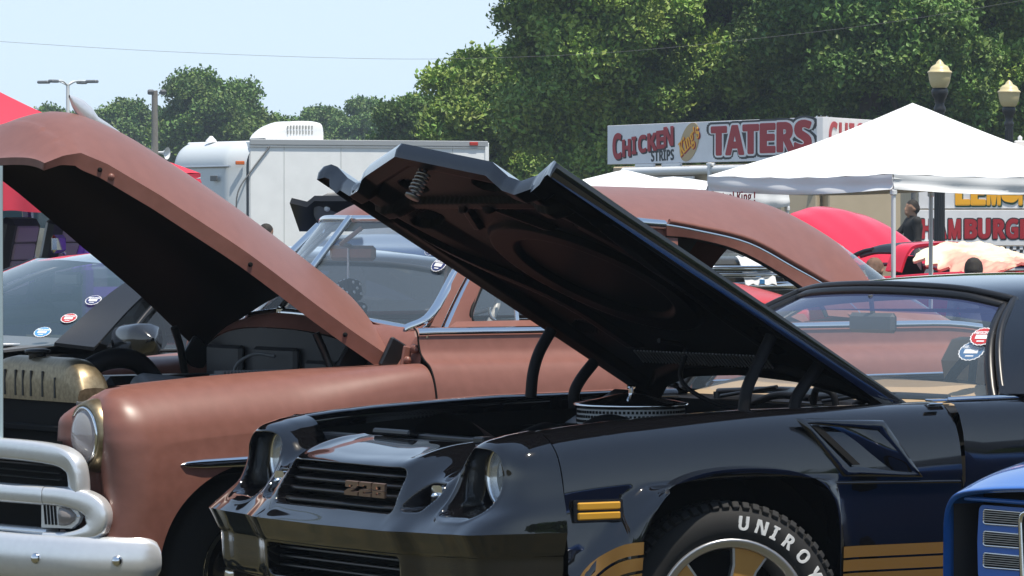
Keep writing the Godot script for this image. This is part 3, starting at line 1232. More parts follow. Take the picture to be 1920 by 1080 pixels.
# ---- cabin
func black_cabin(car: Node3D) -> void:
	var paint: Material = M.black_paint
	# glass: lower edge bowed round the cowl, upper edge under the roof
	var base := [v(-0.905, 0.945, -0.755), v(-0.85, 0.948, -0.55), v(-0.835, 0.95, -0.2), v(-0.855, 0.95, 0.2), v(-0.92, 0.95, 0.55), v(-1.04, 0.952, 0.765)]
	var head := [v(-1.20, 1.245, -0.50), v(-1.165, 1.262, -0.38), v(-1.155, 1.275, -0.13), v(-1.175, 1.275, 0.13), v(-1.225, 1.262, 0.38), v(-1.29, 1.235, 0.505)]
	var rows := between(base, head, 13, 8)
	for i in rows.size():
		var t := i / 12.0
		for j in rows[i].size():
			rows[i][j] += Vector3(0.035, 0.03, 0) * sin(PI * t)
	var mb := MB.new()
	mb.grid(rows.slice(0, 10), true)
	var ws := part("windscreen", car, mb, M.blue_grey_glass)
	mb = MB.new()
	mb.grid(rows.slice(9, 13), true)
	part("tint_band", ws, mb, M.tint_band)
	# rubber and trim round the glass
	var lp := []
	var nj: int = rows[0].size()
	for i in 13: lp.append(rows[i][0])
	for j in range(1, nj): lp.append(rows[12][j])
	for i in range(11, -1, -1): lp.append(rows[i][nj - 1])
	mb = MB.new()
	mb.tube(lp, 0.017, 8)
	part("windscreen_seal", car, mb, M.satin_black)
	mb = MB.new()
	var lo := []
	for q in lp:
		lo.append(q + Vector3(-0.02, 0.022, 0) + Vector3(0, 0, signf(q.z) * 0.02 * smoothstep(0.4, 0.5, absf(q.z))))
	mb.tube(lo, 0.013, 8)
	part("windscreen_trim", car, mb, M.satin_black)
	# roof and pillars
	var r := []
	var side_n := [v(-1.05, 0.95, 0.80), v(-1.30, 1.215, 0.575)]
	for e in [[0.0, 0.0], [0.12, 0.022], [0.35, 0.04], [0.7, 0.045], [1.1, 0.02], [1.5, -0.05], [2.0, -0.2]]:
		var row := []
		for h in head:
			row.append(h + Vector3(-e[0] - 0.02, e[1] + 0.012, 0))
		var a: Vector3 = head[0] + Vector3(-e[0] - 0.03, e[1] * 0.8 - 0.045, -0.0)
		var b: Vector3 = head[5] + Vector3(-e[0] - 0.03, e[1] * 0.8 - 0.045, 0.0)
		row.push_front(Vector3(a.x, a.y, 0.575))
		row.push_back(Vector3(b.x, b.y, -0.578))
		r.append(row)
	mb = MB.new()
	mb.grid(skin(r, 6, 6), true)
	part("roof", car, mb, paint)
	# removable roof panels, set in on both sides of the middle
	mb = MB.new()
	var tp := []
	for e in [0.50, 0.6, 0.85, 1.05, 1.1]:
		var row := []
		for q in [[0.08, 0.012], [0.1, 0.022], [0.3, 0.018], [0.5, -0.004], [0.53, -0.02]]:
			var dz := 0.004 if (e > 0.55 and e < 1.1) else -0.012
			row.append(v(-1.20 - e - q[0] * 0.15, 1.292 + pw(e, [[0.0, 0.0], [0.35, 0.032], [0.7, 0.037], [1.1, 0.012]]) + q[1] - 0.016 + dz, q[0]))
		tp.append(row)
	mb.grid(skin(tp, 4, 4))
	part("roof_panel", car, mb, M.satin_black)
	for s in [1.0, -1.0]:
		# windscreen pillar
		var b0: Vector3 = base[5] if s > 0 else base[0]
		var h0: Vector3 = head[5] if s > 0 else head[0]
		var ra := []
		var rb := []
		for i in 7:
			var t := i / 6.0
			var c := b0.lerp(h0, t) + Vector3(0.035, 0.03, 0) * sin(PI * t) * 0.6
			ra.append(c + v(-0.005, 0.0, 0.012 * s))
			rb.append(c + v(-0.115 + 0.02 * t, -0.02 * t, (0.05 + 0.035 * t) * s))
		var pl := MB.new()
		pl.sheet([PackedVector3Array(ra), PackedVector3Array(rb)], 0.03 * s)
		part("windscreen_pillar", car, pl, paint)
		pl = MB.new()
		var edge := []
		for q in rb:
			edge.append(q + v(-0.006, 0, 0.006 * s))
		pl.tube(edge, 0.011, 8)
		part("door_frame_trim", car, pl, M.chrome)
		# door, quarter panel
		var rows2 := []
		for i in 40:
			var x := lerpf(-0.834, -3.75, i / 39.0)
			var drop := 0.0 if x > -3.2 else (x + 3.2) * 0.15
			var row := PackedVector3Array()
			for q in [[0.76, 0.945], [0.80, 0.953], [0.835, 0.945], [0.862, 0.915], [0.882, 0.86], [0.892, 0.79], [0.894, 0.712], [0.886, 0.70], [0.885, 0.55], [0.875, 0.42], [0.86, 0.3], [0.82, 0.2]]:
				var pull := 0.0 if x > -3.3 else (x + 3.3) * 0.2
				row.append(v(x, q[1] + drop * 0.3 + (0.02 * sin((x + 0.83) / -2.0) if q[1] > 0.7 else 0.0), (q[0] + pull) * s))
			rows2.append(row)
		var db := MB.new()
		db.grid(rows2.slice(0, 20), s < 0)
		var door := part("door", car, db, paint)
		var bt := MB.new()
		var bl := []
		for i in 20:
			bl.append(rows2[i][1] + v(0, 0.006, 0))
		bt.tube(bl, 0.008, 8)
		part("belt_trim", door, bt, M.chrome)
		db = MB.new()
		db.grid(rows2.slice(19, 40), s < 0)
		part("quarter_panel", car, db, paint)
		# sill stripes on the door
		for k in 4:
			var y := 0.529 - 0.041 * k
			var g := MB.new()
			g.grid([PackedVector3Array([v(-0.84, y, (low_side(y) - 0.003) * s), v(-2.2, y - 0.01, (low_side(y) - 0.003) * s)]), PackedVector3Array([v(-0.84, y - 0.034, (low_side(y - 0.034) - 0.003) * s), v(-2.2, y - 0.044, (low_side(y - 0.034) - 0.003) * s)])], s < 0)
			part("gold_stripe", car, g, M.gold_vinyl)
		# rear pillar
		var rp := MB.new()
		rp.grid(between([v(-2.25, 0.95, 0.79 * s), v(-2.0, 1.24, 0.57 * s)], [v(-3.2, 0.95, 0.79 * s), v(-2.75, 1.2, 0.55 * s)], 4, 4), s > 0)
		part("rear_pillar", car, rp, paint)
	var bk := MB.new()
	bk.grid(between([v(-2.6, 1.22, -0.55), v(-2.6, 1.22, 0.55)], [v(-3.3, 0.94, -0.78), v(-3.3, 0.94, 0.78)], 5, 6))
	part("rear_window", car, bk, M.blue_grey_glass)
	bk = MB.new()
	bk.grid(between([v(-3.25, 0.94, -0.78), v(-3.25, 0.94, 0.78)], [v(-3.75, 0.9, -0.7), v(-3.75, 0.9, 0.7)], 5, 6))
	bk.grid(between([v(-3.75, 0.9, -0.7), v(-3.75, 0.9, 0.7)], [v(-3.78, 0.3, -0.7), v(-3.78, 0.3, 0.7)], 5, 6))
	part("boot_lid", car, bk, paint)
	# chrome cap where the wing meets the pillar
	mb = MB.new()
	mb.box(v(-0.80, 0.957, 0.79), Vector3(0.06, 0.008, 0.04), Basis(), 0.003)
	mb.box(v(-0.765, 0.945, 0.83), Vector3(0.05, 0.006, 0.02), Basis(Vector3.RIGHT, 0.4), 0.002)
	part("fender_cap", car, mb, M.chrome)
	# inside: dash, wheel, seats, mirror
	mb = MB.new()
	mb.sheet(skin([[v(-0.90, 0.93, -0.72), v(-0.87, 0.935, 0), v(-1.0, 0.93, 0.74)], [v(-1.06, 0.972, -0.70), v(-1.06, 0.975, 0), v(-1.10, 0.965, 0.72)], [v(-1.20, 0.985, -0.68), v(-1.20, 0.99, 0), v(-1.22, 0.975, 0.70)], [v(-1.24, 0.80, -0.68), v(-1.24, 0.80, 0), v(-1.26, 0.80, 0.70)]], 5, 8), 0.01)
	part("dashboard", car, mb, M.tan_trim)
	var sw := Transform3D(Basis(Vector3(0, 0, 1), 0.42), v(-1.27, 0.935, 0.37))
	mb = MB.new()
	var ringp := []
	for k in 37:
		var a := TAU * k / 36.0
		ringp.append(sw * Vector3(0, cos(a) * 0.178, sin(a) * 0.178))
	mb.tube(ringp, 0.017, 10, false)
	for a in [0.5, 2.6, 4.0, 5.3]:
		mb.tube([sw * Vector3(0.02, 0, 0), sw * Vector3(0, cos(a) * 0.17, sin(a) * 0.17)], 0.013, 8)
	mb.lathe([Vector2(0.001, -0.01), Vector2(0.05, -0.005), Vector2(0.05, 0.03), Vector2(0.03, 0.1)], sw.origin, sw.basis.x, 20)
	part("steering_wheel", car, mb, M.black_rubber)
	for w in [0.38, -0.38]:
		var st := MB.new()
		st.box(v(-1.98, 0.80, w), Vector3(0.16, 0.62, 0.50), Basis(Vector3.BACK, -0.22), 0.06)
		st.box(v(-1.72, 0.50, w), Vector3(0.55, 0.16, 0.50), Basis(Vector3.BACK, 0.08), 0.06)
		part("seat", car, st, M.tan_trim)
	mb = MB.new()
	mb.box(v(-2.4, 0.62, 0), Vector3(0.2, 0.5, 1.2), Basis(Vector3.BACK, -0.3), 0.06)
	part("rear_seat", car, mb, M.tan_trim)
	mb = MB.new()
	mb.grid(between([v(-1.25, 1.21, -0.5), v(-1.32, 1.21, 0.5)], [v(-2.6, 1.2, -0.5), v(-2.6, 1.2, 0.5)], 5, 5))
	part("headlining", car, mb, M.tan_trim)
	mb = MB.new()
	mb.box(v(-2.0, 0.3, 0), Vector3(2.6, 0.04, 1.5))
	part("floor_pan", car, mb, M.flat_black)
	mb = MB.new()
	mb.box(v(-1.14, 1.175, 0.0), Vector3(0.03, 0.065, 0.21), Basis(Vector3.UP, 0.15), 0.012)
	mb.tube([v(-1.14, 1.20, 0.0), v(-1.13, 1.265, 0.0)], 0.008, 6)
	part("rear_view_mirror", car, mb, M.grey_plastic)
	# round participant stickers on the driver's side of the glass
	var up: Vector3 = (head[4] - base[4]).normalized()
	var rt: Vector3 = (base[5] - base[4]).normalized()
	sticker(ws, v(-1.125,1.143,0.6), rt, up, 0.042, M.sticker_red)
	sticker(ws, v(-1.09,1.098,0.59), rt, up, 0.045, M.sticker_blue)


func sticker(parent: Node, c: Vector3, right: Vector3, up: Vector3, r: float, m: Material) -> void:
	var x := facing(c, right, up)
	var polys := []
	for s in [[r, r * 0.92], [r * 0.9, r * 0.83]]:
		var p := PackedVector2Array()
		for k in 48:
			var a := TAU * k / 48.0
			var rr: float = lerpf(s[1], s[0], 0.5 + 0.5 * cos(a * 18.0))
			p.append(Vector2(cos(a), sin(a)) * rr)
		polys.append(p)
	var w := MB.new()
	var b := MB.new()
	w.prism(polys[0], x, 0.0012)
	b.prism(polys[1], x, 0.0024)
	w.prism(PackedVector2Array([Vector2(-0.52, -0.3) * r, Vector2(-0.52, 0.12) * r, Vector2(0.52, 0.12) * r, Vector2(0.52, -0.3) * r]), x, 0.0036)
	w.prism(PackedVector2Array([Vector2(-0.3, -0.62) * r, Vector2(-0.3, -0.5) * r, Vector2(0.3, -0.5) * r, Vector2(0.3, -0.62) * r]), x, 0.0036)
	var o := parts("sticker", parent, [[w, M.sticker_white], [b, m]])
	if parent.get_parent() == self or parent is Node3D:
		words("sticker_text", parent, "PARTICIPANT", x * Transform3D(Basis(), Vector3(0, r * 0.34, 0.003)), r * 0.3, M.sticker_white, 0.002, "Droid Sans", r * 1.5)


# ---------------------------------------------------------------- the copper-pink coupe
const RIDGE := [[-0.67, 1.014], [-0.5, 1.008], [-0.29, 1.003], [-0.08, 0.994], [0.12, 0.983], [0.32, 0.968], [0.42, 0.958]]


func copper_fender() -> MB:
	var mb := MB.new()
	var arch := []
	for k in 41:
		var a := PI * k / 40.0
		arch.append(Vector2(-0.02 - cos(a) * 0.415, 0.33 + pow(sin(a), 0.85) * 0.385))
	var xs := []
	for k in 12:
		xs.append(Vector2(lerpf(-0.668, -0.437, k / 11.0), 0.32))
	for q in arch:
		xs.append(q)
	xs.append(Vector2(0.40, 0.32))
	xs.append(Vector2(0.42, 0.32))
	var tab := [[0.002, 0.0, 0.0, 0.0], [-0.008, 0.06, 0.055, 0.06], [-0.03, 0.11, 0.088, 0.115], [-0.067, 0.155, 0.105, 0.155], [-0.118, 0.19, 0.112, 0.175], [-0.18, 0.209, 0.108, 0.185], [-0.26, 0.217, 0.088, 0.19], [-0.36, 0.22, 0.075, 0.19], [-0.48, 0.214, 0.10, 0.19], [-0.58, 0.204, 0.125, 0.19], [-0.64, 0.195, 0.13, 0.19]]
	var prof := curve([Vector3(0.002, 0, 0), Vector3(-0.008, 0.06, 0), Vector3(-0.03, 0.11, 0), Vector3(-0.067, 0.155, 0), Vector3(-0.118, 0.19, 0), Vector3(-0.18, 0.209, 0)], 4)
	var prof_b := curve([Vector3(0.0, 0, 0), Vector3(0.004, 0.07, 0), Vector3(0.003, 0.125, 0), Vector3(-0.016, 0.166, 0), Vector3(-0.062, 0.197, 0), Vector3(-0.18, 0.219, 0)], 4)
	var low := [[-0.70, 0.19], [-0.64, 0.195], [-0.58, 0.204], [-0.48, 0.214], [-0.36, 0.22], [-0.26, 0.217], [-0.18, 0.209]]
	var rows := []
	var inner := []
	var lip := [PackedVector3Array(), PackedVector3Array()]
	for q in xs:
		var yc := pw(q.x, RIDGE)
		var row := PackedVector3Array()
		var t := smoothstep(-0.1, -0.66, q.x)
		for n in prof.size():
			var p: Vector3 = prof[n].lerp(prof_b[n], t)
			row.append(v(q.x, yc + p.x, 0.70 + p.y))
		for k in range(1, 21):
			var dy := lerpf(-0.18, q.y - yc, k / 20.0)
			row.append(v(q.x, yc + dy, 0.70 + pw(dy, low) + 0.01 * t * smoothstep(-0.45, -0.18, dy)))
		rows.append(row)
		var st := []
		for p in [[0.0, 0.002], [-0.06, 0.0], [-0.12, -0.012], [-0.172, -0.05], [-0.18, -0.16]]:
			st.append(v(q.x, yc + p[1], 0.70 + p[0]))
		inner.append(curve(st, 4))
		lip[0].append(row[row.size() - 1])
		lip[1].append(row[row.size() - 1] + v(0, 0.008, -0.05))
	# the front closes round the headlamp
	for i in range(1, 31):
		var th := deg_to_rad(lerpf(0.0, 180.0, i / 30.0))
		var row := PackedVector3Array()
		var dys := []
		for p in prof:
			dys.append(p.x)
		for k in range(1, 21):
			dys.append(lerpf(-0.18, 0.32 - 0.958, k / 20.0))
		var ro := []
		for c in [1, 2, 3]:
			var tb := []
			for e in range(tab.size() - 1, -1, -1):
				tb.append([tab[e][0], tab[e][c]])
			ro.append(tb)
		for n in dys.size():
			var dy: float = dys[n]
			var k := pow(absf(sin(th)), 1.6)
			var out: float = prof[n].y if n < prof.size() else pw(dy, low)
			var r: float = lerpf(out if th < PI / 2 else pw(dy, ro[2]), pw(dy, ro[1]), k)
			r *= 1.0 + pow(absf(sin(2.0 * th)), 2.0) * (0.16 if th < PI / 2 else 0.58 * smoothstep(-0.02, -0.11, dy))
			row.append(v(0.42 + sin(th) * r, pw(0.42, RIDGE) + dy, 0.70 + cos(th) * r))
		rows.append(row)
	mb.grid(rows)
	mb.grid(inner, true)
	mb.grid(lip)
	return mb


func copper_car() -> void:
	var car := thing("copper_coupe", "satin copper-pink vintage coupe with silver grille and its bonnet up, behind the black sports car", "car", Vector3(-1.314, 0, -16.627), 3.7176)
	var paint: Material = M.copper_satin
	var fm := copper_fender()
	part("front_fender", car, fm, paint)
	part("front_fender", car, flip_mb(fm), paint)
	for s in [1.0, -1.0]:
		# inner wing and wheel housing
		var mb := MB.new()
		mb.grid([PackedVector3Array([v(-0.67, 0.86, 0.522 * s), v(0.42, 0.80, 0.522 * s)]), PackedVector3Array([v(-0.67, 0.4, 0.48 * s), v(0.55, 0.4, 0.48 * s)])], s < 0)
		var r1 := PackedVector3Array()
		var r2 := PackedVector3Array()
		for i in 17:
			var t := PI * i / 16.0
			r1.append(v(-0.02 + cos(t) * 0.43, 0.33 + sin(t) * 0.42, 0.87 * s))
			r2.append(v(-0.02 + cos(t) * 0.43, 0.33 + sin(t) * 0.42, 0.48 * s))
		mb.grid([r1, r2], s > 0)
		part("inner_fender", car, mb, M.flat_black)
		# headlamp
		var c := v(0.545, 0.80, 0.69 * s)
		mb = MB.new()
		mb.lathe([Vector2(0.124, -0.09), Vector2(0.122, -0.03), Vector2(0.117, -0.006), Vector2(0.110, 0.008), Vector2(0.102, 0.014), Vector2(0.097, 0.010), Vector2(0.095, 0.0)], c, Vector3.RIGHT, 48)
		var h := part("headlight", car, mb, M.old_brass)
		mb = MB.new()
		mb.lathe([Vector2(0.097, 0.0), Vector2(0.097, 0.014), Vector2(0.092, 0.020), Vector2(0.087, 0.014), Vector2(0.086, 0.0)], c, Vector3.RIGHT, 48)
		part("retaining_ring", h, mb, M.chrome)
		mb = MB.new()
		mb.lathe([Vector2(0.002, -0.05), Vector2(0.05, -0.035), Vector2(0.08, -0.005), Vector2(0.087, 0.006)], c, Vector3.RIGHT, 48)
		part("reflector", h, mb, M.reflector)
		mb = MB.new()
		mb.lathe([Vector2(0.088, 0.008), Vector2(0.075, 0.022), Vector2(0.05, 0.034), Vector2(0.02, 0.04), Vector2(0.001, 0.041)], c, Vector3.RIGHT, 48)
		part("lens", h, mb, M.lamp_glass)
		# chrome spear on the wing
		mb = MB.new()
		var sp := []
		for e in [[0.322, 0.0], [0.30, 0.010], [0.24, 0.016], [0.0, 0.019], [-0.3, 0.019], [-0.63, 0.019]]:
			var y: float = 0.7075 + (0.322 - e[0]) * 0.02
			var row := PackedVector3Array()
			for a in 9:
				var t := lerpf(-PI / 2, PI / 2, a / 8.0)
				row.append(v(e[0], y + sin(t) * e[1], (0.918 + cos(t) * (e[1] * 0.8 + 0.001)) * s))
			sp.append(row)
		mb.grid(sp, s > 0)
		part("side_spear", car, mb, M.chrome)
		body_side(car, s)
	copper_front(car)
	copper_engine(car)
	copper_bonnet(car)
	copper_cabin(car)
	copper_wheel(car, v(-0.02, 0.33, 0.72))
	copper_wheel(car, v(-2.94, 0.33, 0.72))


func body_side(car: Node3D, s: float) -> void:
	var rows := []
	for i in 49:
		var x := lerpf(-0.672, -4.1, i / 48.0)
		var rear := smoothstep(-3.3, -4.1, x)
		var hip := 0.02 * smoothstep(-1.7, -2.4, x)
		var drop := smoothstep(-2.9, -4.1, x) * 0.22
		var st := []
		for q in [[0.765, 1.14], [0.785, 1.125], [0.795, 1.085], [0.806, 1.055], [0.83, 1.032], [0.868, 1.008], [0.896, 0.96], [0.914, 0.89], [0.922, 0.80], [0.92, 0.65], [0.91, 0.5], [0.885, 0.33]]:
			st.append(v(x, q[1] - drop * (q[1] - 0.3), (q[0] + hip * (1.0 if q[1] < 1.04 else 0.0) - rear * 0.22) * s))
		rows.append(curve(st, 4))
	var mb := MB.new()
	mb.grid(rows.slice(0, 19), s < 0)
	var d := part("door", car, mb, M.copper_satin)
	mb = MB.new()
	mb.grid(rows.slice(18, 49), s < 0)
	var q := part("rear_body", car, mb, M.copper_satin)
	# dark shut lines: a strip of shadow gap behind each edge
	for e in [[-0.671, 0], [-1.75, 18]]:
		mb = MB.new()
		var pth := []
		for p in rows[e[1]]:
			pth.append(p + v(0.0, 0, -0.001 * s))
		mb.tube(pth, 0.0035, 5)
		part("shut_line", car, mb, M.flat_black)
	# belt moulding
	mb = MB.new()
	var b := []
	for i in 42:
		b.append(rows[i][3] + v(0, -0.006, 0.002 * s))
	mb.tube(b, 0.0165, 10)
	part("belt_moulding", car, mb, M.chrome)


func copper_front(car: Node3D) -> void:
	# plan of the grille: level curve from the middle round to the side
	var plan := [[0.705, 0.0], [0.70, 0.25], [0.68, 0.45], [0.65, 0.62], [0.60, 0.75], [0.53, 0.86], [0.46, 0.91]]
	var full := []
	for k in range(plan.size() - 1, 0, -1):
		full.append(v(plan[k][0], 0, -plan[k][1]))
	for q in plan:
		full.append(v(q[0], 0, q[1]))
	var line := curve(full, 6)
	# upper bar, bent down at both ends
	var up := []
	for p in [[0.598, 0.632, -0.735], [0.60, 0.67, -0.735], [0.606, 0.712, -0.727], [0.62, 0.738, -0.69], [0.64, 0.750, -0.61], [0.665, 0.756, -0.5], [0.685, 0.758, -0.25], [0.69, 0.76, 0.0], [0.685, 0.758, 0.25], [0.665, 0.756, 0.5], [0.64, 0.750, 0.61], [0.62, 0.738, 0.69], [0.606, 0.712, 0.727], [0.60, 0.67, 0.735], [0.598, 0.632, 0.735]]:
		up.append(v(p[0], p[1] - 0.01, p[2]))
	var path := curve(up, 6)
	var rows := []
	for i in path.size():
		var d: Vector3 = (path[mini(i + 1, path.size() - 1)] - path[maxi(i - 1, 0)]).normalized()
		var o := Vector3(1, 0, 0) - d * d.x
		o = o.normalized()
		var w := d.cross(o)
		var row := PackedVector3Array()
		for q in oval(0.031, 0.035, 20, 0.55):
			row.append(path[i] + o * q.x + w * q.y)
		rows.append(row)
	var mb := MB.new()
	mb.grid(rows, false, true)
	part("grille_top_bar", car, mb, M.silver_satin)
	# main bar with the ends that wrap round the parking lamps
	mb = MB.new()
	var mid := []
	for q in line:
		if absf(q.z) < 0.64:
			mid.append(q + Vector3(0.0, 0.603, 0))
	sweep(mb, mid, oval(0.033, 0.032, 18, 0.6))
	part("grille_middle_bar", car, mb, M.silver_satin)
	mb = MB.new()
	mid = []
	for q in line:
		if absf(q.z) < 0.64:
			mid.append(q + Vector3(-0.012, 0.482, 0))
	sweep(mb, mid, oval(0.03, 0.014, 10, 0.7))
	part("grille_lower_bar", car, mb, M.silver_satin)
	for s in [1.0, -1.0]:
		# C-shaped end cap: a bar swept from the middle bar round and back underneath
		var cp := []
		for e in [[0.62, 0.603], [0.68, 0.602], [0.73, 0.597], [0.775, 0.585], [0.802, 0.562], [0.808, 0.53], [0.796, 0.50], [0.76, 0.483], [0.70, 0.475], [0.62, 0.474]]:
			var x := pw(e[0], [[0.45, 0.68], [0.62, 0.65], [0.75, 0.60], [0.86, 0.53], [0.91, 0.46]])
			cp.append(v(x, e[1], e[0] * s))
		path = curve(cp, 6)
		rows = []
		var n := path.size()
		for i in n:
			var t := float(i) / (n - 1)
			var d: Vector3 = (path[mini(i + 1, n - 1)] - path[maxi(i - 1, 0)]).normalized()
			var o := v(0.86, 0, 0.5 * s)
			o = (o - d * o.dot(d)).normalized()
			var w := d.cross(o)
			var hh := pw(t, [[0.0, 0.031], [0.3, 0.038], [0.5, 0.046], [0.62, 0.042], [0.75, 0.022], [0.85, 0.014], [1.0, 0.011]])
			var row := PackedVector3Array()
			for q in oval(0.034, hh, 18, 0.6):
				row.append(path[i] + o * q.x + w * q.y)
			rows.append(row)
		mb = MB.new()
		mb.grid(rows, false, true)
		part("grille_end_cap", car, mb, M.silver_satin)
		# parking lamp in the cap: louvred plate and a bullet lens
		var px := facing(v(0.655, 0.54, 0.60 * s), (v(-0.09, 0, 0.245 * s) if s > 0 else v(0.09, 0, 0.245)), Vector3.UP)
		var k: float = s
		mb = MB.new()
		var outl := PackedVector2Array()
		for q in [[0.0, -0.042], [0.0, 0.046], [0.12, 0.040], [0.158, 0.022], [0.172, 0.0], [0.162, -0.02], [0.133, -0.04]]:
			outl.append(Vector2(q[0] * k, q[1]))
		mb.prism(outl, px, 0.016)
		var pl := part("parking_light", car, mb, M.silver_satin)
		for j in 4:
			mb = MB.new()
			mb.box(px * Vector3((0.018 + 0.015 * j) * k, 0.002, 0.0165), Vector3(0.0065, 0.066, 0.006), px.basis * Basis(Vector3.BACK, 0.1))
			part("louvre_slot", pl, mb, M.flat_black)
		mb = MB.new()
		rows = []
		for i in 7:
			var t := i / 6.0 * PI / 2
			var row := PackedVector3Array()
			for q in [[0.083, 0.028], [0.105, 0.030], [0.133, 0.022], [0.153, 0.006], [0.149, -0.012], [0.126, -0.028], [0.105, -0.032], [0.083, -0.032], [0.079, 0.0]]:
				var c := Vector2(0.11, -0.001)
				var e := c + (Vector2(q[0], q[1]) - c) * cos(t)
				row.append(px * Vector3(e.x * k, e.y, 0.016 + sin(t) * 0.022))
			rows.append(row)
		mb.grid(rows, s < 0, true)
		part("lens", pl, mb, mat("smoke_lens", Color(0.22, 0.2, 0.19), 0.12))
		mb = MB.new()
		mb.lathe([Vector2(0.005, 0), Vector2(0.004, 0.003), Vector2(0.0005, 0.004)], px * Vector3(0.162 * k, 0, 0.016), px.basis.z, 10)
		part("screw", pl, mb, M.chrome)
	# dark behind the grille, radiator baffle
	mb = MB.new()
	mb.grid(between([v(0.60, 0.78, -0.62), v(0.64, 0.78, 0), v(0.60, 0.78, 0.62)], [v(0.56, 0.42, -0.70), v(0.60, 0.42, 0), v(0.56, 0.42, 0.70)], 3, 6))
	part("grille_backing", car, mb, M.flat_black)
	for k in 3:
		mb = MB.new()
		sweep(mb, [v(0.62, 0.655 + k * 0.022, -0.66), v(0.655, 0.655 + k * 0.022, 0), v(0.62, 0.655 + k * 0.022, 0.66)], oval(0.012, 0.003, 8))
		part("grille_fin", car, mb, M.satin_black)
	# splash pan between grille and bumper
	mb = MB.new()
	mb.grid(between([v(0.45, 0.47, -0.9), v(0.66, 0.47, -0.5), v(0.70, 0.47, 0), v(0.66, 0.47, 0.5), v(0.45, 0.47, 0.9)], [v(0.40, 0.30, -0.85), v(0.6, 0.30, -0.5), v(0.64, 0.30, 0), v(0.6, 0.30, 0.5), v(0.40, 0.30, 0.85)], 3, 5), true)
	part("splash_pan", car, mb, M.copper_satin)
	# bumper: a deep blade that wraps round, with two bolts each side
	var bp := []
	for q in [[0.40, -0.915], [0.46, -0.90], [0.53, -0.86], [0.62, -0.77], [0.70, -0.55], [0.755, -0.25], [0.77, 0.0], [0.755, 0.25], [0.70, 0.55], [0.62, 0.77], [0.53, 0.86], [0.46, 0.90], [0.40, 0.915]]:
		bp.append(v(q[0], 0.398, q[1]))
	path = curve(bp, 6)
	rows = []
	var n := path.size()
	for i in n:
		var d: Vector3 = path[mini(i + 1, n - 1)] - path[maxi(i - 1, 0)]
		var o := Vector3(d.z, 0, -d.x).normalized() * -1.0
		if o.dot(path[i] - v(-0.2, 0.398, 0)) < 0:
			o = -o
		var e := clampf(minf(i, n - 1 - i) / 7.0, 0.0, 1.0)
		var sc := sqrt(1.0 - pow(1.0 - e, 2.0)) * 0.45 + 0.55
		var row := PackedVector3Array()
		for q in [[-0.035, 0.066], [-0.01, 0.078], [0.008, 0.076], [0.022, 0.055], [0.03, 0.02], [0.031, -0.02], [0.022, -0.055], [0.004, -0.08], [-0.02, -0.088], [-0.03, -0.07]]:
			row.append(path[i] + o * q[0] + Vector3.UP * q[1] * sc)
		rows.append(row)
	mb = MB.new()
	mb.grid(rows, false, true)
	for z in [0, n - 1]:
		var e := []
		for q in rows[z]: e.append(q)
		mb.face(e)
	var bm := part("bumper", car, mb, M.silver_satin)
	for e in [[0.655, 0.455, 0.865], [0.785, 0.452, 0.64], [0.655, 0.455, -0.865], [0.785, 0.452, -0.64]]:
		var c := v(e[0] - 0.004, 0.44, e[2])
		var best := 9.0
		for i in n:
			var dd := absf(path[i].z + e[2])
			if dd < best:
				best = dd
				c = Vector3(path[i].x, 0.400, path[i].z)
		var ax := (v(1, 0, 0.25 * signf(e[2])) if absf(e[2]) < 0.7 else v(0.75, 0, 0.66 * signf(e[2]))).normalized()
		mb = MB.new()
		mb.lathe([Vector2(0.019, 0.024), Vector2(0.018, 0.036), Vector2(0.012, 0.043), Vector2(0.001, 0.045)], c, ax, 20)
		part("bumper_bolt", bm, mb, M.chrome)


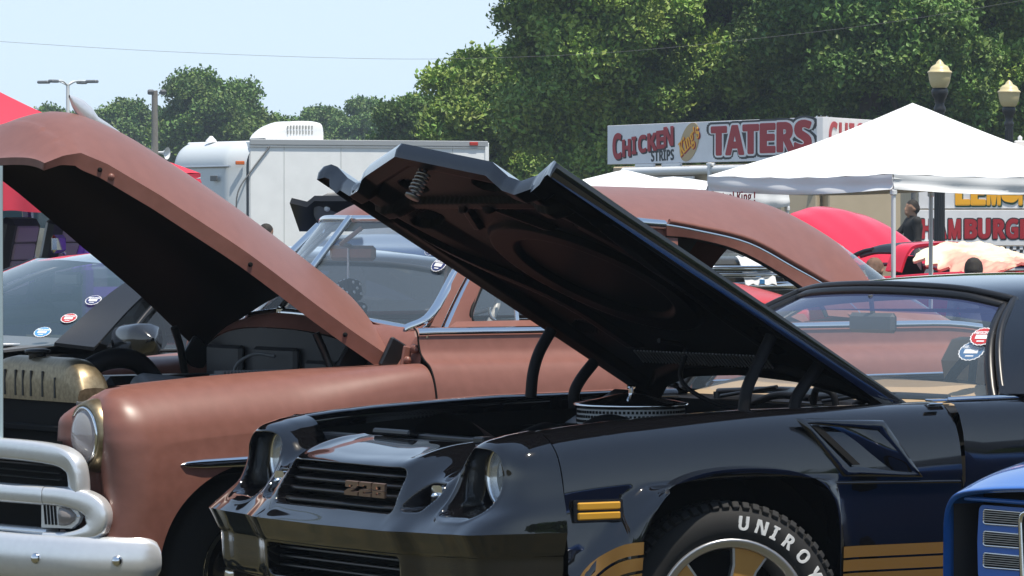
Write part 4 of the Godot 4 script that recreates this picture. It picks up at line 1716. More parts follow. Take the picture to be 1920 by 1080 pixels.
func copper_engine(car: Node3D) -> void:
	# brass header tank with pressed ribs, black core and its frame
	var rows := []
	for i in 41:
		var t := i / 40.0
		var w := lerpf(-0.315, 0.375, t)
		var e := minf(t, 1.0 - t) * 0.69
		var h := 0.118 * sqrt(clampf(1.0 - pow(maxf(0.0, 1.0 - e / 0.16), 2.2), 0.03, 1.0)) + 0.03
		var row := PackedVector3Array()
		for q in [[0.06, 0.0], [0.062, 0.45], [0.056, 0.8], [0.035, 0.96], [0.0, 1.0], [-0.035, 0.96], [-0.055, 0.8], [-0.06, 0.0]]:
			row.append(v(0.35 + q[0], 0.893 + h * q[1], w))
		rows.append(row)
	var mb := MB.new()
	mb.grid(rows, true)
	for z in [0, 40]:
		var e := []
		for q in rows[z]: e.append(q)
		mb.face(e)
	var tank := part("radiator_tank", car, mb, M.old_brass)
	for k in 7:
		mb = MB.new()
		var w: float = [-0.245, -0.165, -0.085, -0.03, 0.03, 0.115, 0.205][k]
		mb.box(v(0.4105, 0.95 if k > 0 and k < 6 else 0.94, w), Vector3(0.006, 0.088 if k > 0 and k < 6 else 0.07, 0.012), Basis(), 0.002)
		part("tank_rib", tank, mb, mat("rib_black", Color(0.02, 0.018, 0.014), 0.6) if k == 0 else M.rib_black)
	mb = MB.new()
	mb.lathe([Vector2(0.03, 0.0), Vector2(0.03, 0.022), Vector2(0.043, 0.024), Vector2(0.044, 0.034), Vector2(0.03, 0.038), Vector2(0.001, 0.039)], v(0.36, 1.028, -0.02), Vector3.UP, 24)
	part("filler_cap", tank, mb, M.satin_black)
	mb = MB.new()
	mb.box(v(0.35, 0.70, 0.03), Vector3(0.09, 0.38, 0.64))
	mb.box(v(0.41, 0.80, 0.03), Vector3(0.03, 0.022, 0.70), Basis(), 0.004)
	part("radiator", car, mb, M.flat_black)
	mb = MB.new()
	mb.box(v(0.37, 0.835, 0.37), Vector3(0.09, 0.13, 0.012), Basis(), 0.003)
	mb.box(v(0.43, 0.79, 0.40), Vector3(0.12, 0.022, 0.03), Basis(Vector3.BACK, -0.9), 0.004)
	mb.box(v(0.46, 0.74, 0.41), Vector3(0.02, 0.10, 0.03), Basis(Vector3.BACK, 0.3), 0.004)
	part("radiator_bracket", car, mb, M.grey_plastic)
	# hose, generator, engine, battery
	mb = MB.new()
	mb.tube(curve([v(0.30, 0.98, 0.16), v(0.18, 1.03, 0.15), v(0.05, 1.02, 0.12), v(-0.05, 0.93, 0.1)], 6), 0.035, 12)
	part("radiator_hose", car, mb, M.hose_black)
	mb = MB.new()
	mb.box(v(-0.20, 0.72, 0), Vector3(0.75, 0.36, 0.26), Basis(), 0.03)
	mb.box(v(-0.20, 0.93, 0.0), Vector3(0.70, 0.08, 0.18), Basis(), 0.03)
	part("engine_block", car, mb, M.satin_black)
	mb = MB.new()
	mb.lathe([Vector2(0.001, 0), Vector2(0.065, 0.0), Vector2(0.07, 0.02), Vector2(0.07, 0.18), Vector2(0.06, 0.2), Vector2(0.001, 0.2)], v(-0.05, 0.90, 0.30), Vector3(1, 0.1, 0), 24)
	part("generator", car, mb, M.grey_plastic)
	mb = MB.new()
	mb.box(v(-0.25, 0.955, 0.42), Vector3(0.32, 0.05, 0.10), Basis(Vector3.BACK, 0.02), 0.006)
	for k in 22:
		mb.box(v(-0.10 - k * 0.0135, 0.985, 0.43), Vector3(0.005, 0.018, 0.06))
	part("heater_core", car, mb, M.grey_plastic)
	# fire wall with its pressings, cowl above it
	mb = MB.new()
	var fw := []
	for i in 9:
		var row := PackedVector3Array()
		for j in 33:
			var w := lerpf(-0.66, 0.66, j / 32.0)
			var top := 1.125 - 0.10 * pow(absf(w) / 0.66, 2.4)
			row.append(v(-0.545 - 0.10 * pow(absf(w) / 0.66, 2.0), lerpf(top, 0.5, i / 8.0), w))
		fw.append(row)
	mb.grid(fw)
	for e in [[-0.30, 0.95, 0.25, 0.22], [0.06, 0.94, 0.30, 0.24], [0.38, 0.92, 0.22, 0.20]]:
		mb.box(v(-0.54, e[1], e[0]), Vector3(0.03, e[3], e[2]), Basis(), 0.012)
	part("fire_wall", car, mb, mat("fire_wall_black", Color(0.009, 0.01, 0.013), 0.5))
	mb = MB.new()
	mb.tube(curve([v(-0.50, 1.03, 0.12), v(-0.46, 1.035, 0.04), v(-0.42, 0.99, -0.02), v(-0.42, 0.85, -0.02)], 6), 0.006, 8)
	part("speedometer_cable", car, mb, M.grey_plastic)
	var cw := []
	for i in 7:
		var t := i / 6.0
		var row := PackedVector3Array()
		for j in 33:
			var w := lerpf(-0.70, 0.70, j / 32.0)
			var q := absf(w) / 0.70
			var a := v(-0.54 - 0.14 * q * q, 1.128 - 0.10 * pow(q, 2.4), w)
			var b := v(-0.595 - 0.19 * q, 1.185 - 0.055 * q, w)
			var p := a.lerp(b, t)
			p.y += 0.014 * sin(PI * t)
			row.append(p)
		cw.append(row)
	mb = MB.new()
	mb.grid(cw)
	part("cowl", car, mb, M.copper_satin)
	for s in [1.0, -1.0]:
		mb = MB.new()
		mb.grid(between([v(-0.635, 1.0, 0.70 * s), v(-0.655, 1.0, 0.745 * s), v(-0.672, 1.0, 0.80 * s)], [v(-0.68, 1.06, 0.70 * s), v(-0.72, 1.125, 0.725 * s), v(-0.70, 1.125, 0.785 * s)], 4, 4), s > 0)
		part("cowl_side", car, mb, M.copper_satin)
		mb = MB.new()
		mb.box(v(-0.648, 1.04, 0.752 * s), Vector3(0.035, 0.075, 0.012), Basis(Vector3.BACK, 0.2), 0.004)
		mb.lathe([Vector2(0.001, 0.014), Vector2(0.012, 0.012), Vector2(0.014, 0.0)], v(-0.648, 1.03, 0.757 * s), v(0, 0, s), 12)
		mb.lathe([Vector2(0.006, 0.02), Vector2(0.014, 0.02), Vector2(0.016, 0.0)], v(-0.675, 1.068, 0.762 * s), v(0.3, 0, s), 14)
		part("hinge_bracket", car, mb, M.copper_satin)
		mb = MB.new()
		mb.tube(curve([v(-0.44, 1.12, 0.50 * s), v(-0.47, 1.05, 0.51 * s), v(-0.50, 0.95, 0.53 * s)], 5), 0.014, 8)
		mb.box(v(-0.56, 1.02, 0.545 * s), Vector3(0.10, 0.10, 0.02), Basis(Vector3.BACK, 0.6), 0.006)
		mb.box(v(-0.635, 1.045, 0.685 * s), Vector3(0.07, 0.11, 0.02), Basis(Vector3.BACK, 0.5), 0.006)  # dark plate standing in for the shadow gap beside the cowl
		part("hinge_and_gap_shade", car, mb, M.satin_black)
	# rod that props the bonnet at the front
	mb = MB.new()
	mb.tube([v(0.666,0.749,0.3), v(0.666,1.689,0.3)], 0.011, 10)
	part("prop_rod", car, mb, mat("prop_rod_paint", Color(0.32, 0.42, 0.46), 0.5))


# ---- open bonnet of the coupe, in its own axes: a from the hinges forward, n off the hinge plane
func cp(a: float, n: float, w: float) -> Vector3:
	return v(-0.659 + a * 0.897 - n * 0.441, 1.039 + a * 0.441 + n * 0.897, w)


const C_EDGE := [[0.0, -0.01], [0.18, 0.01], [0.33, 0.031], [0.56, 0.068], [0.72, 0.091], [1.0, 0.125], [1.2, 0.141], [1.3, 0.133], [1.35, 0.098], [1.4, 0.045]]
const C_CREST := [[0.0, 0.262], [0.134, 0.285], [0.345, 0.316], [0.55, 0.341], [0.8, 0.362], [1.0, 0.372], [1.14, 0.362], [1.23, 0.338], [1.30, 0.292], [1.345, 0.238], [1.375, 0.175], [1.40, 0.115], [1.42, 0.07], [1.435, 0.045]]
const C_WIDE := [[0.0, 0.66], [0.65, 0.60], [1.0, 0.525], [1.2, 0.48], [1.4, 0.452], [1.5, 0.44]]


func copper_bonnet(car: Node3D) -> void:
	var top := []
	var under := []
	var band := []
	var na := 90
	var nw := 60
	for i in na + 1:
		var t := float(i) / na
		t = 1.0 - pow(1.0 - t, 1.25)
		var r1 := PackedVector3Array()
		var r2 := PackedVector3Array()
		for j in nw + 1:
			var u := lerpf(-1.0, 1.0, float(j) / nw)
			u = signf(u) * pow(absf(u), 0.8)
			var a := lerpf(0.05 * (1.0 - pow(absf(u), 2.5)), lerpf(1.435, 1.4, u * u), t)
			var we := pw(a, C_WIDE)
			var ne := pw(a, C_EDGE) + (0.025 * smoothstep(0.0, 0.4, a) if u < 0.0 else 0.0)
			var nc := pw(a, C_CREST)
			var sm := 0.0
			for d in [-0.05, -0.025, 0.025, 0.05]:
				sm += pw(clampf(a + d, 0, 1.435), C_CREST)
			nc = (nc + sm) / 5.0 if a < 1.34 else nc
			var n := ne + (nc - ne) * (1.0 - pow(absf(u), 1.7))
			r1.append(cp(a, n, we * u))
			var aa := a - 0.012 * smoothstep(0.9, 1.0, t) + 0.012 * smoothstep(0.1, 0.0, t)
			r2.append(cp(aa, n - lerpf(0.014, 0.052, smoothstep(-1.0, -0.5, u)) + 0.03 * smoothstep(0.9, 1.0, t), we * u * 0.985))
		top.append(r1)
		under.append(r2)
	var mb := MB.new()
	mb.grid(top)
	var bon := part("bonnet", car, mb, M.copper_satin)
	var rim := [PackedVector3Array(), PackedVector3Array()]
	for e in 4:
		var n := nw if e % 2 == 0 else na
		for k in n:
			var i := 0 if e == 0 else k if e == 1 else na if e == 2 else na - k
			var j := k if e == 0 else nw if e == 1 else nw - k if e == 2 else 0
			rim[0].append(top[i][j])
			rim[1].append(under[i][j])
	mb = MB.new()
	mb.grid(rim, false, true)
	part("return_flange", bon, mb, M.copper_satin)
	mb = MB.new()
	mb.grid(under, true)
	part("inner_skin", bon, mb, mat("bonnet_inner", Color(0.004, 0.004, 0.0035), 0.45, 0.0, 0.22))
	# holes and rubber buffers in the flange
	for e in [[1.215, 0.112], [0.62, 0.05], [0.2, -0.012]]:
		mb = MB.new()
		mb.lathe([Vector2(0.001, 0.003), Vector2(0.008, 0.003), Vector2(0.0085, -0.002)], cp(e[0], e[1], pw(e[0], C_WIDE) - 0.003), v(0, 0, 1), 12)
		part("flange_hole", bon, mb, M.flat_black)
	mb = MB.new()
	mb.lathe([Vector2(0.001, 0.007), Vector2(0.01, 0.006), Vector2(0.012, -0.002)], cp(1.17, 0.108, 0.484), v(0, 0, 1), 12)
	part("buffer", bon, mb, M.copper_satin)
	# mascot: a swept silver fin on the crest
	mb = MB.new()
	var rows := []
	var mp := [v(0.262,1.931,0.03), v(0.25,1.914,0.03), v(0.229,1.894,0.03), v(0.206,1.875,0.03), v(0.178,1.857,0.03), v(0.153,1.844,0.03), v(0.118,1.83,0.03), v(0.068,1.808,0.03)]
	var mr := [[0.005, 0.005], [0.017, 0.010], [0.030, 0.016], [0.038, 0.021], [0.034, 0.022], [0.017, 0.014], [0.012, 0.010], [0.004, 0.005]]
	for k in 8:
		var row := PackedVector3Array()
		for q in oval(mr[k][0], mr[k][1], 14, 0.9):
			row.append(mp[k] + (cp(0, 1, 0) - cp(0, 0, 0)) * q.x * 1.0 + (cp(1, 0, 0) - cp(0, 0, 0)) * q.x * 0.5 + Vector3(0, 0, 1) * q.y)
		rows.append(row)
	mb.grid(rows, false, true)
	part("mascot", bon, mb, M.silver_satin)


func copper_cabin(car: Node3D) -> void:
	var c0 := v(-0.607, 1.193, 0)
	var c1 := v(-0.891, 1.506, 0)
	var mb := MB.new()
	for s in [1.0, -1.0]:
		var b := v(-0.795, 1.135, 0.655 * s)
		var t := v(-1.09, 1.482, 0.565 * s)
		# pane, its rubber edge, chrome along bottom and pillar
		var rows := between([c0, v(-0.69, 1.172, 0.36 * s), b], [c1, v(-0.96, 1.502, 0.32 * s), t], 6, 6)
		mb = MB.new()
		mb.grid(rows, s > 0)
		var ws := part("windscreen_pane", car, mb, M.blue_grey_glass)
		mb = MB.new()
		mb.tube(curve([c0 + v(0.01, -0.012, 0), v(-0.68, 1.158, 0.36 * s), v(-0.782, 1.122, 0.64 * s), v(-0.795, 1.12, 0.70 * s), v(-0.70, 1.117, 0.785 * s)], 6), 0.0165, 10)
		part("windscreen_sill_trim", car, mb, M.chrome)
		mb = MB.new()
		mb.tube(curve([c1 + v(-0.005, 0.004, 0), v(-0.965, 1.508, 0.32 * s), t + v(-0.01, 0.0, 0.0)], 6), 0.014, 10)
		part("windscreen_head_trim", car, mb, M.chrome)
		mb = MB.new()
		mb.tube(curve([b + v(0.055, -0.005, -0.05 * s), b + v(0.0, 0.03, 0.0), b.lerp(t, 0.5) + v(0.012, 0.01, 0.008 * s), t], 6), 0.0195, 10)
		part("pillar_trim", car, mb, M.chrome)
		# body-coloured pillar and the door's chrome frame
		var ra := []
		var rb := []
		var rc := []
		for i in 5:
			var q := i / 4.0
			var p := b.lerp(t, q) + v(0.010 * sin(PI * q), 0.01 * sin(PI * q), 0.006 * s)
			ra.append(p + v(0, 0, 0.004 * s))
			rb.append(p + v(-0.034, -0.004, 0.014 * s))
			rc.append(p + v(-0.056, -0.006, 0.020 * s))
		mb = MB.new()
		mb.sheet([PackedVector3Array(ra), PackedVector3Array(rb)], 0.02 * s)
		part("windscreen_pillar", car, mb, M.copper_satin)
		mb = MB.new()
		var dc := curve(rc, 4)
		dc.append_array(curve([rc[4] + v(-0.08, 0.015, 0.005 * s), v(-1.45, 1.512, 0.635 * s), v(-1.795, 1.488, 0.64 * s)], 5))
		mb.tube(dc, 0.0185, 10)
		part("door_frame_trim", car, mb, M.chrome)
		# corner of the door below the vent window
		mb = MB.new()
		var bot := v(-0.845, 1.128, 0.77 * s)
		mb.sheet(between([rc[0], rc[1], rc[2], rc[3], rc[4]], [v(-0.93, 1.142, 0.735 * s), v(-0.935, 1.175, 0.728 * s), v(-0.99, 1.27, 0.70 * s), v(-1.06, 1.36, 0.67 * s), v(-1.15, 1.46, 0.63 * s)], 3, 4), 0.015 * s)
		mb.sheet(between([v(-0.80, 1.128, 0.775 * s), v(-1.3, 1.128, 0.78 * s), v(-1.8, 1.13, 0.78 * s)], [v(-0.85, 1.146, 0.745 * s), v(-1.3, 1.148, 0.745 * s), v(-1.8, 1.15, 0.745 * s)], 2, 4), -0.015 * s)
		part("door_frame", car, mb, M.copper_satin)
		if s > 0:
			# vent window: pane, rubber, upright, catch
			mb = MB.new()
			mb.grid(between([v(-0.925, 1.145, 0.735), v(-0.93, 1.18, 0.73), v(-1.10, 1.42, 0.65)], [v(-1.102, 1.15, 0.74), v(-1.105, 1.2, 0.732), v(-1.14, 1.44, 0.648)], 4, 4), true)
			var vw := part("vent_window", car, mb, M.blue_grey_glass)
			mb = MB.new()
			mb.tube([v(-1.108, 1.14, 0.742), v(-1.112, 1.25, 0.715), v(-1.15, 1.45, 0.645)], 0.008, 8)
			part("window_post", car, mb, M.chrome)
			mb = MB.new()
			mb.tube(curve([v(-1.105, 1.152, 0.74), v(-0.96, 1.148, 0.738), v(-0.93, 1.156, 0.735), v(-0.925, 1.18, 0.73), v(-0.96, 1.24, 0.711), v(-1.04, 1.345, 0.678)], 5), 0.007, 8)
			part("window_rubber", vw, mb, M.black_rubber)
			mb = MB.new()
			mb.tube(curve([v(-1.03, 1.16, 0.72), v(-1.01, 1.175, 0.72), v(-1.005, 1.205, 0.72)], 4), 0.006, 8)
			part("window_catch", vw, mb, M.chrome)
			sticker(ws, v(-0.961,1.437,0.361) + v(0.012, 0.008, 0.004), v(-0.18, -0.06, 0.64), (c1 - c0), 0.026, M.sticker_red)
			sticker(ws, v(-0.952,1.394,0.442) + v(0.012, 0.008, 0.004), v(-0.18, -0.06, 0.64), (c1 - c0), 0.026, M.sticker_navy)
			sticker(ws, v(-0.935,1.343,0.522) + v(0.012, 0.008, 0.004), v(-0.18, -0.06, 0.64), (c1 - c0), 0.032, M.sticker_navy)
	mb = MB.new()
	mb.tube([c0 + v(0.012, 0.0, 0), c1 + v(0.012, 0.01, 0)], 0.0125, 10)
	mb.box(c0 + v(0.01, -0.008, 0), Vector3(0.03, 0.03, 0.04), Basis(), 0.008)
	part("centre_post", car, mb, M.chrome)
	# roof
	var drip := [[-3.6, 1.0], [-2.62, 1.19], [-2.49, 1.272], [-2.35, 1.342], [-2.16, 1.43], [-1.92, 1.478], [-1.8, 1.494], [-1.4, 1.512], [-1.09, 1.492], [-0.8, 1.47]]
	var spine := [[-4.1, 0.86], [-3.75, 0.99], [-3.40, 1.08], [-3.1, 1.255], [-2.92, 1.425], [-2.65, 1.565], [-2.37, 1.618], [-2.0, 1.63], [-1.6, 1.632], [-1.3, 1.625], [-1.15, 1.61], [-1.03, 1.585], [-0.95, 1.55], [-0.9, 1.518]]
	var st := []
	for x in [-0.905, -0.94, -1.0, -1.1, -1.3, -1.6, -1.9, -2.15, -2.37, -2.5, -2.62, -2.8, -3.02, -3.2, -3.35, -3.45]:
		var half := []
		var low := smoothstep(-2.42, -2.62, x)
		for q in [0.0, 0.12, 0.24, 0.36, 0.47, 0.55, 0.60, 0.635]:
			var sweepb := 0.2 * pow(q / 0.565, 1.6) * smoothstep(-1.5, -0.9, x)
			var xx: float = x - sweepb
			var yd := pw(xx, drip)
			var ys := pw(x, spine)
			var y := yd + (ys - yd) * (1.0 - pow(q / 0.635, 2.4))
			half.append([xx, y, q])
		var e: Array = half[7]
		half.append([e[0], lerpf(e[1] - 0.006, lerpf(e[1], 1.14, 0.4), low), lerpf(0.64, 0.69, low)])
		half.append([e[0], lerpf(e[1] - 0.014, 1.13, low), lerpf(0.63, 0.76, low)])
		var row := []
		for k in range(9, 0, -1):
			row.append(v(half[k][0], half[k][1], -half[k][2]))
		for k in 10:
			row.append(v(half[k][0], half[k][1], half[k][2]))
		st.append(row)
	# the skin leaves out the rear window, which is glass
	var rs := skin(st, 5, 4)
	var rear := MB.new()
	mb = MB.new()
	var c_lo := 18
	var c_hi := 54
	var r_lo := 55
	var r_hi := 70
	var cutc := func(a: int, b: int, lo: int, hi: int) -> Array:
		var o := []
		for i in range(a, b + 1):
			o.append((rs[i] as PackedVector3Array).slice(lo, hi + 1))
		return o
	var last_c: int = rs[0].size() - 1
	mb.grid(cutc.call(0, r_lo, 0, last_c), true)
	mb.grid(cutc.call(r_lo, r_hi, 0, c_lo), true)
	mb.grid(cutc.call(r_lo, r_hi, c_hi, last_c), true)
	mb.grid(cutc.call(r_hi, rs.size() - 1, 0, last_c), true)
	rear.grid(cutc.call(r_lo, r_hi, c_lo, c_hi), true)
	part("roof", car, mb, M.copper_satin)
	part("rear_window", car, rear, M.sky_tinted_glass)
	mb = MB.new()
	var tk := []
	for x in [-3.35, -3.5, -3.75, -4.0, -4.12]:
		var row := []
		for q in [-0.72, -0.5, 0.0, 0.5, 0.72]:
			row.append(v(x, pw(x, [[-4.12, 0.72], [-4.0, 0.9], [-3.75, 1.03], [-3.5, 1.1], [-3.35, 1.14]]) - 0.05 * pow(absf(q) / 0.72, 2.0), q))
		tk.append(row)
	mb.grid(skin(tk, 4, 4), true)
	part("boot_lid", car, mb, M.copper_satin)
	# lining under the roof
	mb = MB.new()
	var ln := []
	for x in [-1.1, -1.5, -2.0, -2.4, -2.62]:
		var row := []
		for q in [-0.60, -0.5, -0.25, 0.0, 0.25, 0.5, 0.60]:
			row.append(v(x - 0.1 * q * q, pw(x, spine) - 0.05 - (pw(x, spine) - pw(x, drip) - 0.02) * pow(absf(q) / 0.6, 2.4), q))
		ln.append(row)
	mb.grid(skin(ln, 3, 3))
	part("headlining", car, mb, M.grey_plastic)
	# rear quarter windows with the drip rail, chrome arc and frame
	for s in [1.0, -1.0]:
		var arc := [v(-1.795, 1.488, 0.645 * s), v(-1.923, 1.468, 0.645 * s), v(-2.157, 1.42, 0.645 * s), v(-2.348, 1.333, 0.655 * s), v(-2.492, 1.262, 0.665 * s), v(-2.60, 1.18, 0.69 * s), v(-2.63, 1.14, 0.71 * s)]
		var inn := [v(-1.80, 1.452, 0.64 * s), v(-1.90, 1.445, 0.64 * s), v(-2.1, 1.40, 0.645 * s), v(-2.276, 1.321, 0.655 * s), v(-2.395, 1.248, 0.672 * s), v(-2.45, 1.19, 0.70 * s), v(-2.46, 1.155, 0.715 * s)]
		mb = MB.new()
		mb.sheet(between(arc, inn, 3, 5), 0.012 * s)
		part("window_surround", car, mb, M.copper_satin)
		mb = MB.new()
		mb.tube(curve(arc, 5), 0.0125, 10)
		part("window_trim", car, mb, M.chrome)
		mb = MB.new()
		var dr := []
		for q in arc:
			dr.append(q + v(-0.014, 0.014, 0.008 * s))
		dr.remove_at(6); dr.remove_at(5)
		mb.tube(curve(dr, 5), 0.009, 6)
		part("drip_rail", car, mb, M.copper_satin)
		mb = MB.new()
		mb.tube(curve(inn, 5), 0.008, 8)
		part("window_rubber", car, mb, M.satin_black)
		mb = MB.new()
		mb.sheet([PackedVector3Array([v(-1.70, 1.50, 0.63 * s), v(-1.72, 1.14, 0.74 * s)]), PackedVector3Array([v(-1.86, 1.48, 0.63 * s), v(-1.80, 1.14, 0.74 * s)])], 0.02 * s)
		part("door_post", car, mb, M.copper_satin)
	# inside: dash, wheel, bench, mirror
	mb = MB.new()
	mb.sheet(skin([[v(-0.82, 1.10, -0.64), v(-0.68, 1.15, 0), v(-0.82, 1.10, 0.64)], [v(-0.95, 1.10, -0.64), v(-0.90, 1.14, 0), v(-0.95, 1.10, 0.64)], [v(-0.97, 0.9, -0.64), v(-0.94, 0.9, 0), v(-0.97, 0.9, 0.64)]], 4, 8), 0.01)
	part("dashboard", car, mb, M.grey_plastic)
	mb = MB.new()
	var wx := Transform3D(Basis(Vector3(0, 0, 1), 0.62), v(-1.10, 1.14, 0.36))
	var ring := []
	for k in 41:
		var a := TAU * k / 40.0
		ring.append(wx * Vector3(0, cos(a) * 0.205, sin(a) * 0.205))
	mb.tube(ring, 0.0125, 10, false)
	for a in [1.2, -1.2, PI]:
		mb.tube([wx * Vector3(0.03, 0, 0), wx * Vector3(0, cos(a) * 0.2, sin(a) * 0.2)], 0.008, 8)
	mb.tube([wx * Vector3(0.02, 0, 0), v(-0.85, 0.98, 0.36)], 0.022, 10)
	part("steering_wheel", car, mb, mat("ivory_plastic", Color(0.36, 0.36, 0.34), 0.4))
	mb = MB.new()
	mb.box(v(-1.78, 0.80, 0), Vector3(0.18, 0.55, 1.3), Basis(Vector3.BACK, -0.2), 0.07)
	mb.box(v(-2.45, 0.80, 0), Vector3(0.18, 0.50, 1.25), Basis(Vector3.BACK, -0.25), 0.07)
	part("bench_seat", car, mb, M.satin_black)
	mb = MB.new()
	mb.box(v(-2.4, 0.35, 0), Vector3(3.2, 0.04, 1.6))
	part("floor_pan", car, mb, M.flat_black)
	mb = MB.new()
	mb.box(v(-0.963,1.387,-0.12), Vector3(0.03, 0.055, 0.18), Basis(Vector3.UP, 0.6), 0.012)
	mb.tube([v(-0.95,1.412,-0.12), v(-0.878,1.42,-0.06), v(-0.93, 1.48, 0.0)], 0.009, 8)
	part("rear_view_mirror", car, mb, mat("mirror_back", Color(0.3, 0.2, 0.15), 0.35, 0.3))
	hanging_dice(car)


func hanging_dice(car: Node3D) -> void:
	var o := car.position
	var dice := thing("hanging_dice", "pair of black plush dice with white spots hanging behind the copper coupe's windscreen", "dice", o, car.rotation.y)
	var mb := MB.new()
	mb.tube([v(-0.943,1.406,-0.12), v(-0.943,1.287,-0.12)], 0.004, 6)
	part("string", dice, mb, M.white_fabric)
	var fur := mat("black_plush", Color(0.012, 0.012, 0.014), 0.9)
	for e in [[v(-0.948,1.251,-0.12), 0.075, 0.35, 0.3], [v(-0.974,1.174,-0.12), 0.07, -0.2, 0.2]]:
		var b: Basis = Basis(Vector3.UP, e[2]) * Basis(Vector3.RIGHT, e[3]) * Basis(Vector3.BACK, 0.2)
		mb = MB.new()
		mb.box(e[0], Vector3.ONE * e[1], b, 0.012)
		var die := part("die", dice, mb, fur)
		var h: float = e[1] / 2
		var dots := MB.new()
		for f in [[Vector3.BACK, Vector3.RIGHT, Vector3.UP, [[0, 0], [1, 1], [-1, -1], [1, -1], [-1, 1]]], [Vector3.FORWARD, Vector3.RIGHT, Vector3.UP, [[0, 0], [1, 1], [-1, -1], [1, -1], [-1, 1]]], [Vector3.RIGHT, Vector3.BACK, Vector3.UP, [[1, 1], [-1, -1], [0, 0]]], [Vector3.UP, Vector3.RIGHT, Vector3.BACK, [[1, 1], [1, 0], [1, -1], [-1, 1], [-1, 0], [-1, -1]]], [Vector3.LEFT, Vector3.BACK, Vector3.UP, [[1, 1], [-1, -1]]]]:
			for q in f[3]:
				dots.lathe([Vector2(0.0065, -0.002), Vector2(0.005, 0.003), Vector2(0.0005, 0.0035)], e[0] + b * (f[0] * h + f[1] * q[0] * h * 0.5 + f[2] * q[1] * h * 0.5), b * f[0], 10)
		part("spot", die, dots, M.white_fabric)


func copper_wheel(car: Node3D, c: Vector3) -> void:
	for s in [1.0, -1.0]:
		var mb := MB.new()
		var prof := []
		for p in [[0.19, 0.075], [0.22, 0.088], [0.27, 0.09], [0.31, 0.078], [0.33, 0.05], [0.333, 0.0], [0.33, -0.05], [0.30, -0.08], [0.2, -0.07]]:
			prof.append(Vector2(p[0], p[1]))
		mb.lathe(prof, Vector3(c.x, c.y, c.z * s), Vector3(0, 0, -s), 48)
		var t := part("tyre", car, mb, M.tyre_rubber)
		mb = MB.new()
		mb.lathe([Vector2(0.2, 0.07), Vector2(0.18, 0.075), Vector2(0.15, 0.05), Vector2(0.1, 0.09), Vector2(0.001, 0.11)], Vector3(c.x, c.y, c.z * s), Vector3(0, 0, -s), 36)
		part("hub_cap", t, mb, M.chrome)


# ---------------------------------------------------------------- other cars
# st: stations along the body, each [x, half width, sill y, shoulder y, top y]; the same axes as the black car
func body_loft(st: Array, crown := 0.06) -> Array:
	var out := []
	for s in st:
		var half := [[0.0, s[4]], [s[1] * 0.45, s[4] - crown * 0.12], [s[1] * 0.78, s[4] - crown * 0.5], [s[1] * 0.92, s[3] + (s[4] - s[3]) * 0.35], [s[1] * 0.985, s[3]], [s[1], s[3] - (s[3] - s[2]) * 0.3], [s[1] * 0.985, s[2] + (s[3] - s[2]) * 0.25], [s[1] * 0.93, s[2]]]
		var row := []
		for k in range(7, 0, -1):
			row.append(v(s[0], half[k][1], -half[k][0]))
		for k in 8:
			row.append(v(s[0], half[k][1], half[k][0]))
		out.append(row)
	return out


func end_cap(mb: MB, row: Array, flip := false) -> void:
	var c := Vector3.ZERO
	for p in row:
		c += p
	c /= row.size()
	for k in row.size() - 1:
		mb.face([row[k], row[k + 1], c] if flip else [row[k + 1], row[k], c])


func car_wheels(car: Node3D, xf: float, xr: float, w: float, r: float, yc := -1.0) -> void:
	for e in [[xf, 1.0], [xf, -1.0], [xr, 1.0], [xr, -1.0]]:
		var o := v(e[0], r if yc < 0.0 else yc, w * e[1])
		var mb := MB.new()
		mb.lathe([Vector2(r * 0.6, 0.1), Vector2(r * 0.8, 0.11), Vector2(r * 0.96, 0.08), Vector2(r, 0.0), Vector2(r * 0.96, -0.08), Vector2(r * 0.6, -0.1)], o, Vector3(0, 0, -e[1]), 32)
		var t := part("tyre", car, mb, M.tyre_rubber)
		mb = MB.new()
		mb.lathe([Vector2(r * 0.62, 0.1), Vector2(r * 0.55, 0.07), Vector2(r * 0.2, 0.08), Vector2(0.001, 0.1)], o, Vector3(0, 0, -e[1]), 24)
		part("rim", t, mb, M.machined_rim)


